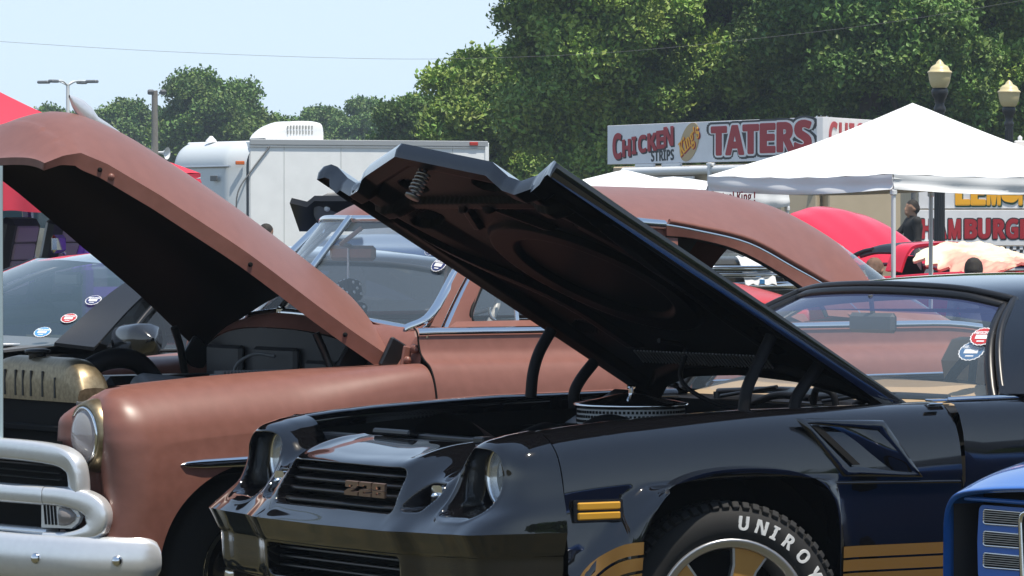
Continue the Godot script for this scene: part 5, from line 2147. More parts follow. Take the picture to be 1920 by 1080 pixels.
func dark_sedan() -> void:
	var paint := mat("charcoal_paint", Color(0.018, 0.019, 0.021), 0.12)
	paint.clearcoat_enabled = true
	paint.clearcoat_roughness = 0.04
	var car := thing("dark_sedan", "charcoal modern car with stickers along its windscreen pillar, beyond the coupe's open bonnet", "car", Vector3(-2.880, 0, -19.440), 3.7176)
	var st := [[0.85, 0.62, 0.3, 0.55, 0.62], [0.78, 0.78, 0.22, 0.60, 0.70], [0.45, 0.88, 0.2, 0.72, 0.84], [0.0, 0.91, 0.2, 0.80, 0.92], [-0.5, 0.915, 0.2, 0.86, 0.97], [-0.75, 0.915, 0.2, 0.90, 0.99], [-1.4, 0.92, 0.2, 0.92, 0.98], [-2.4, 0.925, 0.2, 0.94, 0.99], [-3.2, 0.92, 0.22, 0.95, 1.03], [-3.8, 0.86, 0.25, 0.93, 1.0], [-4.0, 0.78, 0.3, 0.85, 0.92]]
	var mb := MB.new()
	var rows := skin(body_loft(st, 0.05), 5, 4)
	mb.grid(rows, true)
	end_cap(mb, body_loft([st[0]])[0])
	end_cap(mb, body_loft([st[10]])[0], true)
	part("body", car, mb, paint)
	# roof and pillars
	var rf := []
	for s in [[-1.18, 1.335, 0.55, 1.315], [-1.5, 1.372, 0.58, 1.34], [-2.0, 1.39, 0.60, 1.355], [-2.6, 1.375, 0.59, 1.33], [-3.0, 1.30, 0.57, 1.26], [-3.3, 1.20, 0.58, 1.15], [-3.55, 1.08, 0.62, 1.04]]:
		var bow := 0.14 if s[0] > -1.3 else 0.06
		rf.append([v(s[0] - bow, s[3] - 0.035, -s[2] - 0.03), v(s[0] - bow, s[3], -s[2]), v(s[0] - bow * 0.3, s[1] - 0.012, -s[2] * 0.6), v(s[0], s[1], 0), v(s[0] - bow * 0.3, s[1] - 0.012, s[2] * 0.6), v(s[0] - bow, s[3], s[2]), v(s[0] - bow, s[3] - 0.035, s[2] + 0.03)])
	mb = MB.new()
	mb.grid(skin(rf, 5, 5), true)
	part("roof", car, mb, paint)
	mb = MB.new()
	var ws := skin([[v(-0.75, 1.0, -0.78), v(-0.48, 1.0, -0.4), v(-0.40, 1.0, 0), v(-0.48, 1.0, 0.4), v(-0.75, 1.0, 0.78)], [v(-1.05, 1.19, -0.67), v(-0.87, 1.20, -0.35), v(-0.80, 1.205, 0), v(-0.87, 1.20, 0.35), v(-1.05, 1.19, 0.67)], [v(-1.34, 1.32, -0.56), v(-1.22, 1.338, -0.3), v(-1.17, 1.342, 0), v(-1.22, 1.338, 0.3), v(-1.34, 1.32, 0.56)]], 6, 6)
	mb.grid(ws, true)
	var w := part("windscreen", car, mb, M.sky_tinted_glass)
	for s in [1.0, -1.0]:
		mb = MB.new()
		mb.sheet(between([v(-0.74, 1.0, 0.785 * s), v(-1.05, 1.195, 0.675 * s), v(-1.36, 1.325, 0.565 * s)], [v(-0.885, 0.98, 0.85 * s), v(-1.17, 1.175, 0.715 * s), v(-1.46, 1.31, 0.605 * s)], 3, 5), 0.02 * s)
		part("windscreen_pillar", car, mb, paint)
		mb = MB.new()
		mb.tube(curve([v(-0.98, 0.985, 0.882 * s), v(-1.25, 1.18, 0.74 * s), v(-1.55, 1.305, 0.635 * s), v(-2.0, 1.33, 0.64 * s), v(-2.6, 1.29, 0.65 * s), v(-3.0, 1.16, 0.70 * s), v(-3.15, 1.02, 0.80 * s)], 6), 0.012, 8)
		part("window_trim", car, mb, M.satin_black)
		mb = MB.new()
		mb.grid(between([v(-1.02, 0.985, 0.87 * s), v(-1.55, 0.985, 0.87 * s), v(-2.2, 0.985, 0.875 * s), v(-2.9, 1.0, 0.86 * s), v(-3.12, 1.02, 0.81 * s)], [v(-1.28, 1.18, 0.735 * s), v(-1.6, 1.295, 0.64 * s), v(-2.05, 1.32, 0.64 * s), v(-2.6, 1.28, 0.655 * s), v(-3.0, 1.15, 0.71 * s)], 5, 5), s > 0)
		part("side_window", car, mb, glass("smoked_glass", Color(0.03, 0.035, 0.04), 0.72) if s > 0 else M.smoked_glass)
		mb = MB.new()
		mb.tube(curve([v(-1.0, 0.975, 0.89 * s), v(-2.0, 0.98, 0.898 * s), v(-3.1, 1.0, 0.87 * s)], 4), 0.009, 6)
		part("belt_trim", car, mb, M.satin_black)
		# rear pillar
		mb = MB.new()
		mb.sheet(between([v(-3.0, 1.17, 0.705 * s), v(-3.15, 1.03, 0.80 * s)], [v(-3.5, 1.10, 0.62 * s), v(-3.75, 0.98, 0.80 * s)], 3, 3), 0.02 * s)
		part("rear_pillar", car, mb, paint)
		# door mirror
		mb = MB.new()
		var mr := []
		for k in 7:
			var t := k / 6.0
			var e := sqrt(1.0 - pow(2.0 * t - 1.0, 4.0)) * 0.9 + 0.1
			var row := PackedVector3Array()
			for q in oval(0.055 * e, 0.068 * e, 14, 0.7):
				row.append(v(-0.98 + q.x * 1.35, 1.02 + q.y + t * 0.01, (0.90 + t * 0.27) * s))
			mr.append(row)
		mb.grid(mr, s < 0, true)
		mb.box(v(-0.97, 0.985, 0.90 * s), Vector3(0.07, 0.05, 0.1), Basis(), 0.015)
		part("door_mirror", car, mb, paint)
		mb = MB.new()
		mb.face([v(-0.93, 0.975, 0.885 * s), v(-1.10, 1.075, 0.81 * s), v(-1.12, 0.985, 0.885 * s)])
		part("mirror_patch", car, mb, M.satin_black)
		mb = MB.new()
		mb.tube([v(-0.87, 0.97, 0.895 * s), v(-0.83, 0.90, 0.917 * s), v(-0.82, 0.6, 0.922 * s)], 0.005, 5)
		part("shut_line", car, mb, M.flat_black)
	mb = MB.new()
	mb.grid(between([v(-3.05, 1.28, -0.55), v(-3.05, 1.30, 0), v(-3.05, 1.28, 0.55)], [v(-3.6, 1.02, -0.66), v(-3.68, 1.03, 0), v(-3.6, 1.02, 0.66)], 4, 5), true)
	part("rear_window", car, mb, M.smoked_glass)
	mb = MB.new()
	mb.sheet(skin([[v(-0.55, 0.985, -0.72), v(-0.42, 0.99, 0), v(-0.55, 0.985, 0.72)], [v(-1.05, 0.995, -0.74), v(-0.98, 1.0, 0), v(-1.05, 0.995, 0.74)], [v(-1.12, 0.8, -0.74), v(-1.08, 0.8, 0), v(-1.12, 0.8, 0.74)]], 4, 6), 0.01)
	part("dashboard", car, mb, M.grey_plastic)
	for e in [[-1.75, 0.38], [-1.75, -0.38], [-2.7, 0.35], [-2.7, -0.35]]:
		mb = MB.new()
		mb.box(v(e[0], 0.85, e[1]), Vector3(0.14, 0.62, 0.48), Basis(Vector3.BACK, -0.2), 0.05)
		mb.box(v(e[0] - 0.09, 1.22, e[1]), Vector3(0.09, 0.17, 0.25), Basis(Vector3.BACK, -0.1), 0.04)
		part("seat", car, mb, M.grey_plastic)
	mb = MB.new()
	mb.box(v(-1.22, 1.255, 0.0), Vector3(0.03, 0.06, 0.22), Basis(), 0.012)
	part("rear_view_mirror", car, mb, M.satin_black)
	var up := (v(-1.05, 1.19, 0.67) - v(-0.75, 1.0, 0.78)).normalized()
	var rt := v(-0.30, -0.02, 0.40).normalized()
	sticker(w, v(-1.0, 1.158, 0.655) + Vector3(0.012, 0.02, 0), rt, up, 0.035, M.sticker_navy)
	sticker(w, v(-0.88, 1.085, 0.675) + Vector3(0.014, 0.022, 0), rt, up, 0.035, M.sticker_red)
	sticker(w, v(-0.77, 1.03, 0.66) + Vector3(0.016, 0.022, 0), rt, up, 0.037, mat("sticker_sky", Color(0.06, 0.25, 0.5), 0.5))
	mb = MB.new()
	mb.box(v(-0.62, 1.005, 0.60), Vector3(0.10, 0.004, 0.07), Basis(Vector3.UP, 0.5), 0.001)
	mb.box(v(-0.56, 0.998, 0.50), Vector3(0.07, 0.004, 0.04), Basis(Vector3.UP, 0.9), 0.001)
	part("parking_slip", car, mb, M.sticker_white)
	car_wheels(car, 0.0, -2.85, 0.82, 0.33)


func hood_up_car() -> void:
	# seen between the trailer and the coupe: a navy car whose black bonnet stands open
	var paint := mat("navy_paint", Color(0.012, 0.03, 0.09), 0.15)
	var car := thing("navy_truck", "navy truck with its black bonnet propped open, in front of the white trailer", "truck", Vector3(-0.657, 0, -30.795), 4.4506)
	var st := [[0.85, 0.78, 0.4, 1.0, 1.15], [0.75, 0.88, 0.32, 1.12, 1.27], [0.2, 0.93, 0.3, 1.2, 1.34], [-0.5, 0.95, 0.3, 1.24, 1.40], [-1.4, 0.95, 0.3, 1.2, 1.30], [-3.0, 0.95, 0.3, 1.2, 1.30], [-3.7, 0.9, 0.4, 1.1, 1.2]]
	var mb := MB.new()
	mb.grid(skin(body_loft(st), 4, 4), true)
	end_cap(mb, body_loft([st[0]])[0])
	end_cap(mb, body_loft([st[6]])[0], true)
	part("body", car, mb, paint)
	mb = MB.new()
	var rf := []
	for s in [[-0.75, 1.32, 0.78], [-1.2, 1.52, 0.64], [-1.7, 1.58, 0.64], [-2.3, 1.55, 0.64], [-3.0, 1.28, 0.75]]:
		rf.append([v(s[0] - 0.1, s[1] - 0.06, -s[2]), v(s[0], s[1], -s[2] * 0.5), v(s[0] + 0.05, s[1] + 0.01, 0), v(s[0], s[1], s[2] * 0.5), v(s[0] - 0.1, s[1] - 0.06, s[2])])
	var rr := skin(rf, 5, 5)
	mb.grid(rr, true)
	part("cabin_glass", car, mb, M.smoked_glass)
	mb = MB.new()
	var top := []
	for i in range(6, 16):
		var row := PackedVector3Array()
		for q in rr[i]:
			row.append(q + Vector3(0, 0.012, 0))
		top.append(row)
	mb.grid(top, true)
	part("roof", car, mb, paint)
	# bonnet: folded plate with a round boss, seen from beneath
	mb = MB.new()
	var pb := [v(-0.35,1.447,-0.846), v(-0.35,1.447,-0.747), v(-0.35,1.447,-0.718), v(-0.35,1.447,-0.42)]
	var pt := [v(0,1.63,-0.793), v(0,1.606,-0.688), v(0,1.644,-0.638), v(0,1.643,-0.279)]
	var g := []
	for k in 4:
		g.append(PackedVector3Array([pb[k], pb[k].lerp(pt[k], 0.5), pt[k]]))
	mb.sheet(g, 0.04)
	var b := part("bonnet", car, mb, M.satin_black)
	mb = MB.new()
	mb.lathe([Vector2(0.001, 0.03), Vector2(0.10, 0.03), Vector2(0.12, 0.0)], v(-0.12,1.551,-0.56), v(0.8, -0.3, 0.5), 20)
	part("bonnet_boss", b, mb, M.grey_plastic)
	mb = MB.new()
	mb.lathe([Vector2(0.02, 0), Vector2(0.018, 0.01), Vector2(0.001, 0.015)], v(-0.06,1.561,-0.573), v(0.8, -0.3, 0.5), 14)
	part("bonnet_lamp", b, mb, M.white_paint)
	car_wheels(car, 0.0, -2.8, 0.85, 0.42)


func red_car() -> void:
	var paint: Material = M.red_paint
	var car := thing("red_sports_car", "red sports car, black roof panel, clamshell bonnet up, behind the white tent's pole", "car", Vector3(3.767, 0, -55.510), 2.2689)
	var st := [[0.95, 0.5, 0.3, 0.5, 0.56], [0.8, 0.8, 0.2, 0.58, 0.66], [0.2, 0.93, 0.18, 0.66, 0.75], [-0.6, 0.92, 0.18, 0.74, 0.80], [-1.5, 0.93, 0.18, 0.80, 0.84], [-2.4, 0.96, 0.18, 0.86, 0.88], [-3.0, 0.95, 0.22, 0.88, 0.90], [-3.35, 0.90, 0.3, 0.84, 0.88]]
	var mb := MB.new()
	mb.grid(skin(body_loft(st, 0.03), 5, 4), true)
	end_cap(mb, body_loft([st[0]])[0])
	end_cap(mb, body_loft([st[7]])[0], true)
	part("body", car, mb, paint)
	# black windscreen frame and roof panel, red hoop, glass hatch
	var sect := func(x: float, y: float, w: float) -> Array:
		return [v(x, y - 0.30, w + 0.12), v(x, y - 0.10, w + 0.02), v(x, y - 0.03, w - 0.06), v(x, y, w * 0.5), v(x, y + 0.01, 0), v(x, y, -w * 0.5), v(x, y - 0.03, -w + 0.06), v(x, y - 0.10, -w - 0.02), v(x, y - 0.30, -w - 0.12)]
	mb = MB.new()
	mb.sheet(skin([sect.call(-1.02, 1.12, 0.6).slice(1, 8), sect.call(-1.25, 1.165, 0.6).slice(1, 8), sect.call(-1.55, 1.17, 0.6).slice(1, 8)], 4, 4), 0.03)
	part("roof_panel", car, mb, M.satin_black)
	mb = MB.new()
	mb.sheet(skin([sect.call(-1.55, 1.175, 0.605), sect.call(-1.68, 1.175, 0.61), sect.call(-1.80, 1.165, 0.615)], 4, 4), 0.03)
	part("roof_hoop", car, mb, paint)
	mb = MB.new()
	mb.grid(skin([sect.call(-1.80, 1.16, 0.60).slice(1, 8), sect.call(-2.1, 1.13, 0.59).slice(1, 8), sect.call(-2.5, 1.03, 0.58).slice(1, 8), sect.call(-2.9, 0.92, 0.56).slice(1, 8)], 4, 4))
	var hatch := part("hatch_glass", car, mb, mat("hatch_dark", Color(0.02, 0.03, 0.045), 0.06))
	mb = MB.new()
	mb.prism(round_poly([Vector2(-0.055, 0.10), Vector2(0.03, 0.13), Vector2(0.05, 0.05), Vector2(0.0, -0.14), Vector2(-0.05, -0.06)], 0.02), facing(v(-1.98, 1.02, 0.64), v(-1, -0.05, -0.1), Vector3(0, 0.9, -0.3)), 0.006)
	part("sticker", hatch, mb, mat("pale_green", Color(0.25, 0.42, 0.35), 0.5))
	for s in [1.0, -1.0]:
		mb = MB.new()
		mb.tube(curve([v(-0.55, 0.80, 0.78 * s), v(-0.80, 0.98, 0.68 * s), v(-1.02, 1.09, 0.6 * s), v(-1.2, 1.12, 0.6 * s)], 5), 0.028, 8)
		part("windscreen_frame", car, mb, M.satin_black)
	mb = MB.new()
	mb.grid(between([v(-0.45, 0.81, -0.7), v(-0.38, 0.82, 0), v(-0.45, 0.81, 0.7)], [v(-1.02, 1.10, -0.58), v(-0.98, 1.12, 0), v(-1.02, 1.10, 0.58)], 4, 4))
	part("windscreen", car, mb, M.sky_tinted_glass)
	for w in [0.36, -0.36]:
		mb = MB.new()
		mb.box(v(-1.55, 0.78, w), Vector3(0.14, 0.55, 0.45), Basis(Vector3.BACK, -0.3), 0.05)
		part("seat", car, mb, M.satin_black)
	# bonnet raised ahead of the cabin
	mb = MB.new()
	var outl := [[1.02, 0.80, 0.62], [1.06, 1.0, 0.66], [1.02, 1.2, 0.70], [0.86, 1.40, 0.72], [0.55, 1.50, 0.70], [0.2, 1.42, 0.70], [-0.2, 1.20, 0.72], [-0.46, 0.92, 0.74]]
	var g := []
	for w in [1.0, 0.8, 0.5, 0.25, 0.0, -0.25, -0.5, -0.8, -1.0]:
		var row := []
		for k in 7:
			var t := k / 6.0
			var x := lerpf(-0.95, 0.30, t)
			var y := lerpf(0.93, 1.56, t) + 0.10 * sin(PI * t) + 0.05 * cos(w * PI / 2.0) * t - 0.02 * exp(-pow((absf(w) - 0.5) / 0.2, 2.0))
			row.append(v(x - 0.06 * absf(w), y - 0.14 * pow(absf(w), 4.0) + (0.0 if t < 0.99 else -0.03), w * lerpf(0.78, 0.66, t)))
		g.append(row)
	mb.sheet(skin(g, 4, 4), 0.03)
	part("bonnet", car, mb, paint)
	car_wheels(car, 0.0, -2.65, 0.85, 0.32)
	# the pale fleece thrown over its tail
	var o := car.position
	var fl := thing("cream_blanket", "fluffy cream blanket with pink patches draped over the red car's rear glass", "blanket", o, car.rotation.y)
	mb = MB.new()
	var n := FastNoiseLite.new()
	n.seed = 3
	n.frequency = 1.1
	var rows := []
	for i in 41:
		var row := PackedVector3Array()
		for j in 33:
			var u := i / 40.0
			var t := j / 32.0
			var edge := 0.04 * sin(u * 40.0) * (1.0 if t > 0.95 else 0.0)
			var x := lerpf(-2.03, -3.25, u) + 0.07 * n.get_noise_2d(t * 4.0, 7.0)
			var w := lerpf(-0.55, 0.80, t) + edge
			var y := pw(x, [[-3.4, 0.93], [-2.9, 0.97], [-2.5, 1.06], [-2.1, 1.155], [-1.9, 1.17]]) - (0.12 * pow(absf(w) / 0.7, 3.0)) + 0.035 + 0.05 * absf(n.get_noise_2d(u * 7.0, t * 3.0)) + 0.012 * n.get_noise_2d(u * 40.0, t * 40.0)
			row.append(v(x, y, w))
		rows.append(row)
	mb.sheet(rows, 0.03)
	var m := mat("cream_fleece", Color(0.75, 0.62, 0.42), 0.95)
	grain(m, Color(0.62, 0.25, 0.2), Color(0.8, 0.70, 0.5), 0.004, 0.35)
	(m.albedo_texture as NoiseTexture2D).color_ramp.set_offset(0, 0.25)
	(m.albedo_texture as NoiseTexture2D).color_ramp.set_offset(1, 0.42)
	part("fleece", fl, mb, m)


func chrome_car() -> void:
	var paint := mat("grey_brown_paint", Color(0.05, 0.048, 0.04), 0.2)
	var car := thing("chrome_grille_car", "old grey car with broad chrome grille bars, seen through the coupe's rear side window", "car", Vector3(2.192, 0, -52.669), 5.0615)
	var st := [[0.62, 0.78, 0.35, 0.75, 0.98], [0.5, 0.88, 0.28, 0.80, 1.04], [0.0, 0.92, 0.25, 0.88, 1.08], [-0.8, 0.93, 0.25, 0.95, 1.1], [-3.0, 0.93, 0.25, 0.95, 1.08], [-3.9, 0.8, 0.35, 0.8, 0.9]]
	var mb := MB.new()
	mb.grid(skin(body_loft(st), 4, 4), true)
	end_cap(mb, body_loft([st[0]])[0])
	end_cap(mb, body_loft([st[5]])[0], true)
	part("body", car, mb, paint)
	mb = MB.new()
	var rf := []
	for s in [[-0.8, 1.08, 0.75], [-1.2, 1.45, 0.58], [-1.8, 1.55, 0.6], [-2.5, 1.48, 0.58], [-3.2, 1.08, 0.7]]:
		rf.append([v(s[0] - 0.1, s[1] - 0.1, -s[2]), v(s[0], s[1], -s[2] * 0.5), v(s[0] + 0.05, s[1] + 0.02, 0), v(s[0], s[1], s[2] * 0.5), v(s[0] - 0.1, s[1] - 0.1, s[2])])
	mb.grid(skin(rf, 4, 4), true)
	part("cabin", car, mb, paint)
	for e in [[0.93, 0.035, 0.62], [0.86, 0.03, 0.72], [0.74, 0.05, 0.90], [0.55, 0.045, 0.95]]:
		mb = MB.new()
		var p := curve([v(0.55 if e[2] < 0.8 else 0.45, e[0] + 0.02, -e[2]), v(0.72, e[0] + 0.005, -e[2] * 0.75), v(0.80, e[0], 0), v(0.72, e[0] + 0.005, e[2] * 0.75), v(0.55 if e[2] < 0.8 else 0.45, e[0] + 0.02, e[2])], 6)
		sweep(mb, p, oval(0.03, e[1], 12, 0.8))
		part("chrome_bar", car, mb, M.chrome)
	for w in [0.66, -0.66]:
		mb = MB.new()
		mb.lathe([Vector2(0.11, -0.05), Vector2(0.11, 0.03), Vector2(0.095, 0.04)], v(0.62, 0.86, w), Vector3.RIGHT, 28)
		var h := part("headlight", car, mb, M.chrome)
		mb = MB.new()
		mb.lathe([Vector2(0.095, 0.035), Vector2(0.06, 0.055), Vector2(0.001, 0.065)], v(0.62, 0.86, w), Vector3.RIGHT, 28)
		part("lens", h, mb, M.reflector)
	mb = MB.new()
	mb.box(v(0.84, 0.56, 0.1), Vector3(0.01, 0.13, 0.30), Basis(), 0.003)
	mb.box(v(0.842, 0.56, 0.1), Vector3(0.01, 0.07, 0.2), Basis(), 0.003)
	part("number_plate", car, mb, M.pole_white)
	car_wheels(car, 0.0, -2.9, 0.82, 0.34)
	# white cloth lying on its bonnet
	var cl := thing("white_cloth", "white cloth with a blue corner hung over the old car's chrome bar", "cloth", car.position, car.rotation.y)
	mb = MB.new()
	var rows := []
	for i in 13:
		var row := PackedVector3Array()
		for j in 13:
			var t := j / 12.0
			row.append(v(lerpf(0.55, 0.84, t) + 0.008 * sin(i * 1.3), 1.06 - 0.30 * pow(t, 1.8) + 0.012 * sin(i * 1.7 + t * 3.0), lerpf(0.05, 0.42, i / 12.0)))
		rows.append(row)
	mb.sheet(rows, 0.012)
	part("cloth", cl, mb, M.white_fabric)
	mb = MB.new()
	mb.box(v(0.85, 0.79, 0.24), Vector3(0.012, 0.05, 0.06), Basis(), 0.004)
	part("blue_corner", cl, mb, mat("blue_cloth", Color(0.05, 0.25, 0.55), 0.8))
	# red car's nose beside it
	var r := thing("coral_red_car", "red car nose beside the old chrome-grilled car, seen through the coupe's window", "car", Vector3(1.646, 0, -45.198), 5.3233)
	var s2 := [[0.95, 0.55, 0.35, 0.55, 0.62], [0.85, 0.8, 0.3, 0.62, 0.72], [0.2, 0.9, 0.25, 0.75, 0.85], [-0.9, 0.9, 0.25, 0.85, 0.95], [-3.0, 0.9, 0.25, 0.85, 0.95], [-3.6, 0.8, 0.3, 0.8, 0.9]]
	mb = MB.new()
	mb.grid(skin(body_loft(s2), 4, 4), true)
	end_cap(mb, body_loft([s2[0]])[0])
	end_cap(mb, body_loft([s2[5]])[0], true)
	part("body", r, mb, mat("coral_paint", Color(0.55, 0.05, 0.05), 0.25))
	mb = MB.new()
	rf = []
	for s in [[-0.9, 0.95, 0.75], [-1.3, 1.24, 0.58], [-1.8, 1.30, 0.58], [-2.4, 1.22, 0.58], [-3.0, 0.95, 0.7]]:
		rf.append([v(s[0] - 0.1, s[1] - 0.08, -s[2]), v(s[0], s[1], -s[2] * 0.5), v(s[0] + 0.05, s[1] + 0.01, 0), v(s[0], s[1], s[2] * 0.5), v(s[0] - 0.1, s[1] - 0.08, s[2])])
	mb.grid(skin(rf, 4, 4), true)
	part("cabin_glass", r, mb, M.smoked_glass)
	car_wheels(r, 0.0, -2.7, 0.8, 0.32)


func purple_truck() -> void:
	var paint := mat("purple_paint", Color(0.13, 0.03, 0.42), 0.15)
	paint.clearcoat_enabled = true
	paint.clearcoat_roughness = 0.04
	var car := thing("purple_truck", "purple truck with its doors open showing a grey leather seat, under the red tent", "truck", Vector3(-2.531, 0, -39.664), 5.8469)
	var mb := MB.new()
	for b in [[0.0, 0.62, 0.0, 1.5, 0.62, 1.5], [-1.45, 0.36, 0, 1.6, 0.12, 1.6], [-2.9, 0.7, 0, 1.5, 0.7, 1.6]]:
		mb.box(v(b[0], b[1], b[2]), Vector3(b[3], b[4], b[5]), Basis(), 0.08)
	part("body", car, mb, paint)
	mb = MB.new()
	mb.box(v(-1.4, 1.66, 0), Vector3(1.5, 0.06, 1.45), Basis(), 0.025)
	for e in [[-0.72, 1.0, 0.72, -0.35], [-0.72, 1.0, -0.72, -0.35], [-2.12, 1.2, 0.72, 0.05], [-2.12, 1.2, -0.72, 0.05]]:
		mb.box(v(e[0], 1.3, e[2]), Vector3(0.09, 0.78, 0.08), Basis(Vector3.BACK, e[3]), 0.02)
	mb.box(v(-2.14, 0.95, 0), Vector3(0.06, 0.5, 1.4), Basis(), 0.02)
	part("cab_frame", car, mb, paint)
	# far door with its window; near door swung open
	for e in [[v(-1.62, 0.80, 0.76), 0.0], [v(-0.35, 0.80, -1.22), -1.15]]:
		var bs := Basis(Vector3.UP, e[1])
		mb = MB.new()
		mb.box(e[0], Vector3(1.15, 0.62, 0.09), bs, 0.03)
		for f in [[Vector3(-0.54, 0.55, 0), Vector3(0.06, 0.52, 0.06)], [Vector3(0.50, 0.55, 0), Vector3(0.06, 0.52, 0.06)], [Vector3(-0.02, 0.80, 0), Vector3(1.08, 0.06, 0.06)]]:
			mb.box(e[0] + bs * f[0], f[1], bs, 0.02)
		var d := part("door", car, mb, paint)
		mb = MB.new()
		mb.box(e[0] + bs * Vector3(0, 0.54, 0), Vector3(0.98, 0.46, 0.012), bs)
		part("door_window", d, mb, M.sky_tinted_glass)
		mb = MB.new()
		mb.box(e[0] + bs * Vector3(0, 0.05, 0.055), Vector3(0.8, 0.3, 0.03), bs, 0.012)
		part("door_card", d, mb, M.grey_plastic)
	for w in [0.38, -0.38]:
		mb = MB.new()
		var pt := v(-1.62, 1.14, w)
		mb.box(pt, Vector3(0.16, 0.72, 0.50), Basis(Vector3.BACK, -0.22), 0.05)
		mb.box(v(-1.36, 0.70, w), Vector3(0.55, 0.16, 0.52), Basis(Vector3.BACK, 0.08), 0.05)
		var s := part("seat", car, mb, M.satin_black)
		for k in 4:
			mb = MB.new()
			mb.box(pt + Basis(Vector3.BACK, -0.22) * Vector3(0.082, 0.24 - 0.15 * k, 0), Vector3(0.03, 0.14, 0.34), Basis(Vector3.BACK, -0.22), 0.012)
			part("cushion", s, mb, mat("mauve_leather", Color(0.36, 0.28, 0.33), 0.45))
	mb = MB.new()
	mb.box(v(-0.85, 1.28, -0.95), Vector3(0.06, 0.15, 0.2), Basis(), 0.03)
	mb.tube([v(-0.9, 1.2, -0.76), v(-0.86, 1.24, -0.9)], 0.014, 8)
	part("door_mirror", car, mb, M.chrome)
	mb = MB.new()
	mb.grid(between([v(-0.55, 1.0, -0.68), v(-0.55, 1.0, 0.68)], [v(-0.86, 1.62, -0.66), v(-0.86, 1.62, 0.66)], 3, 3))
	part("windscreen", car, mb, M.sky_tinted_glass)
	car_wheels(car, 0.0, -2.9, 0.78, 0.42, 0.262)


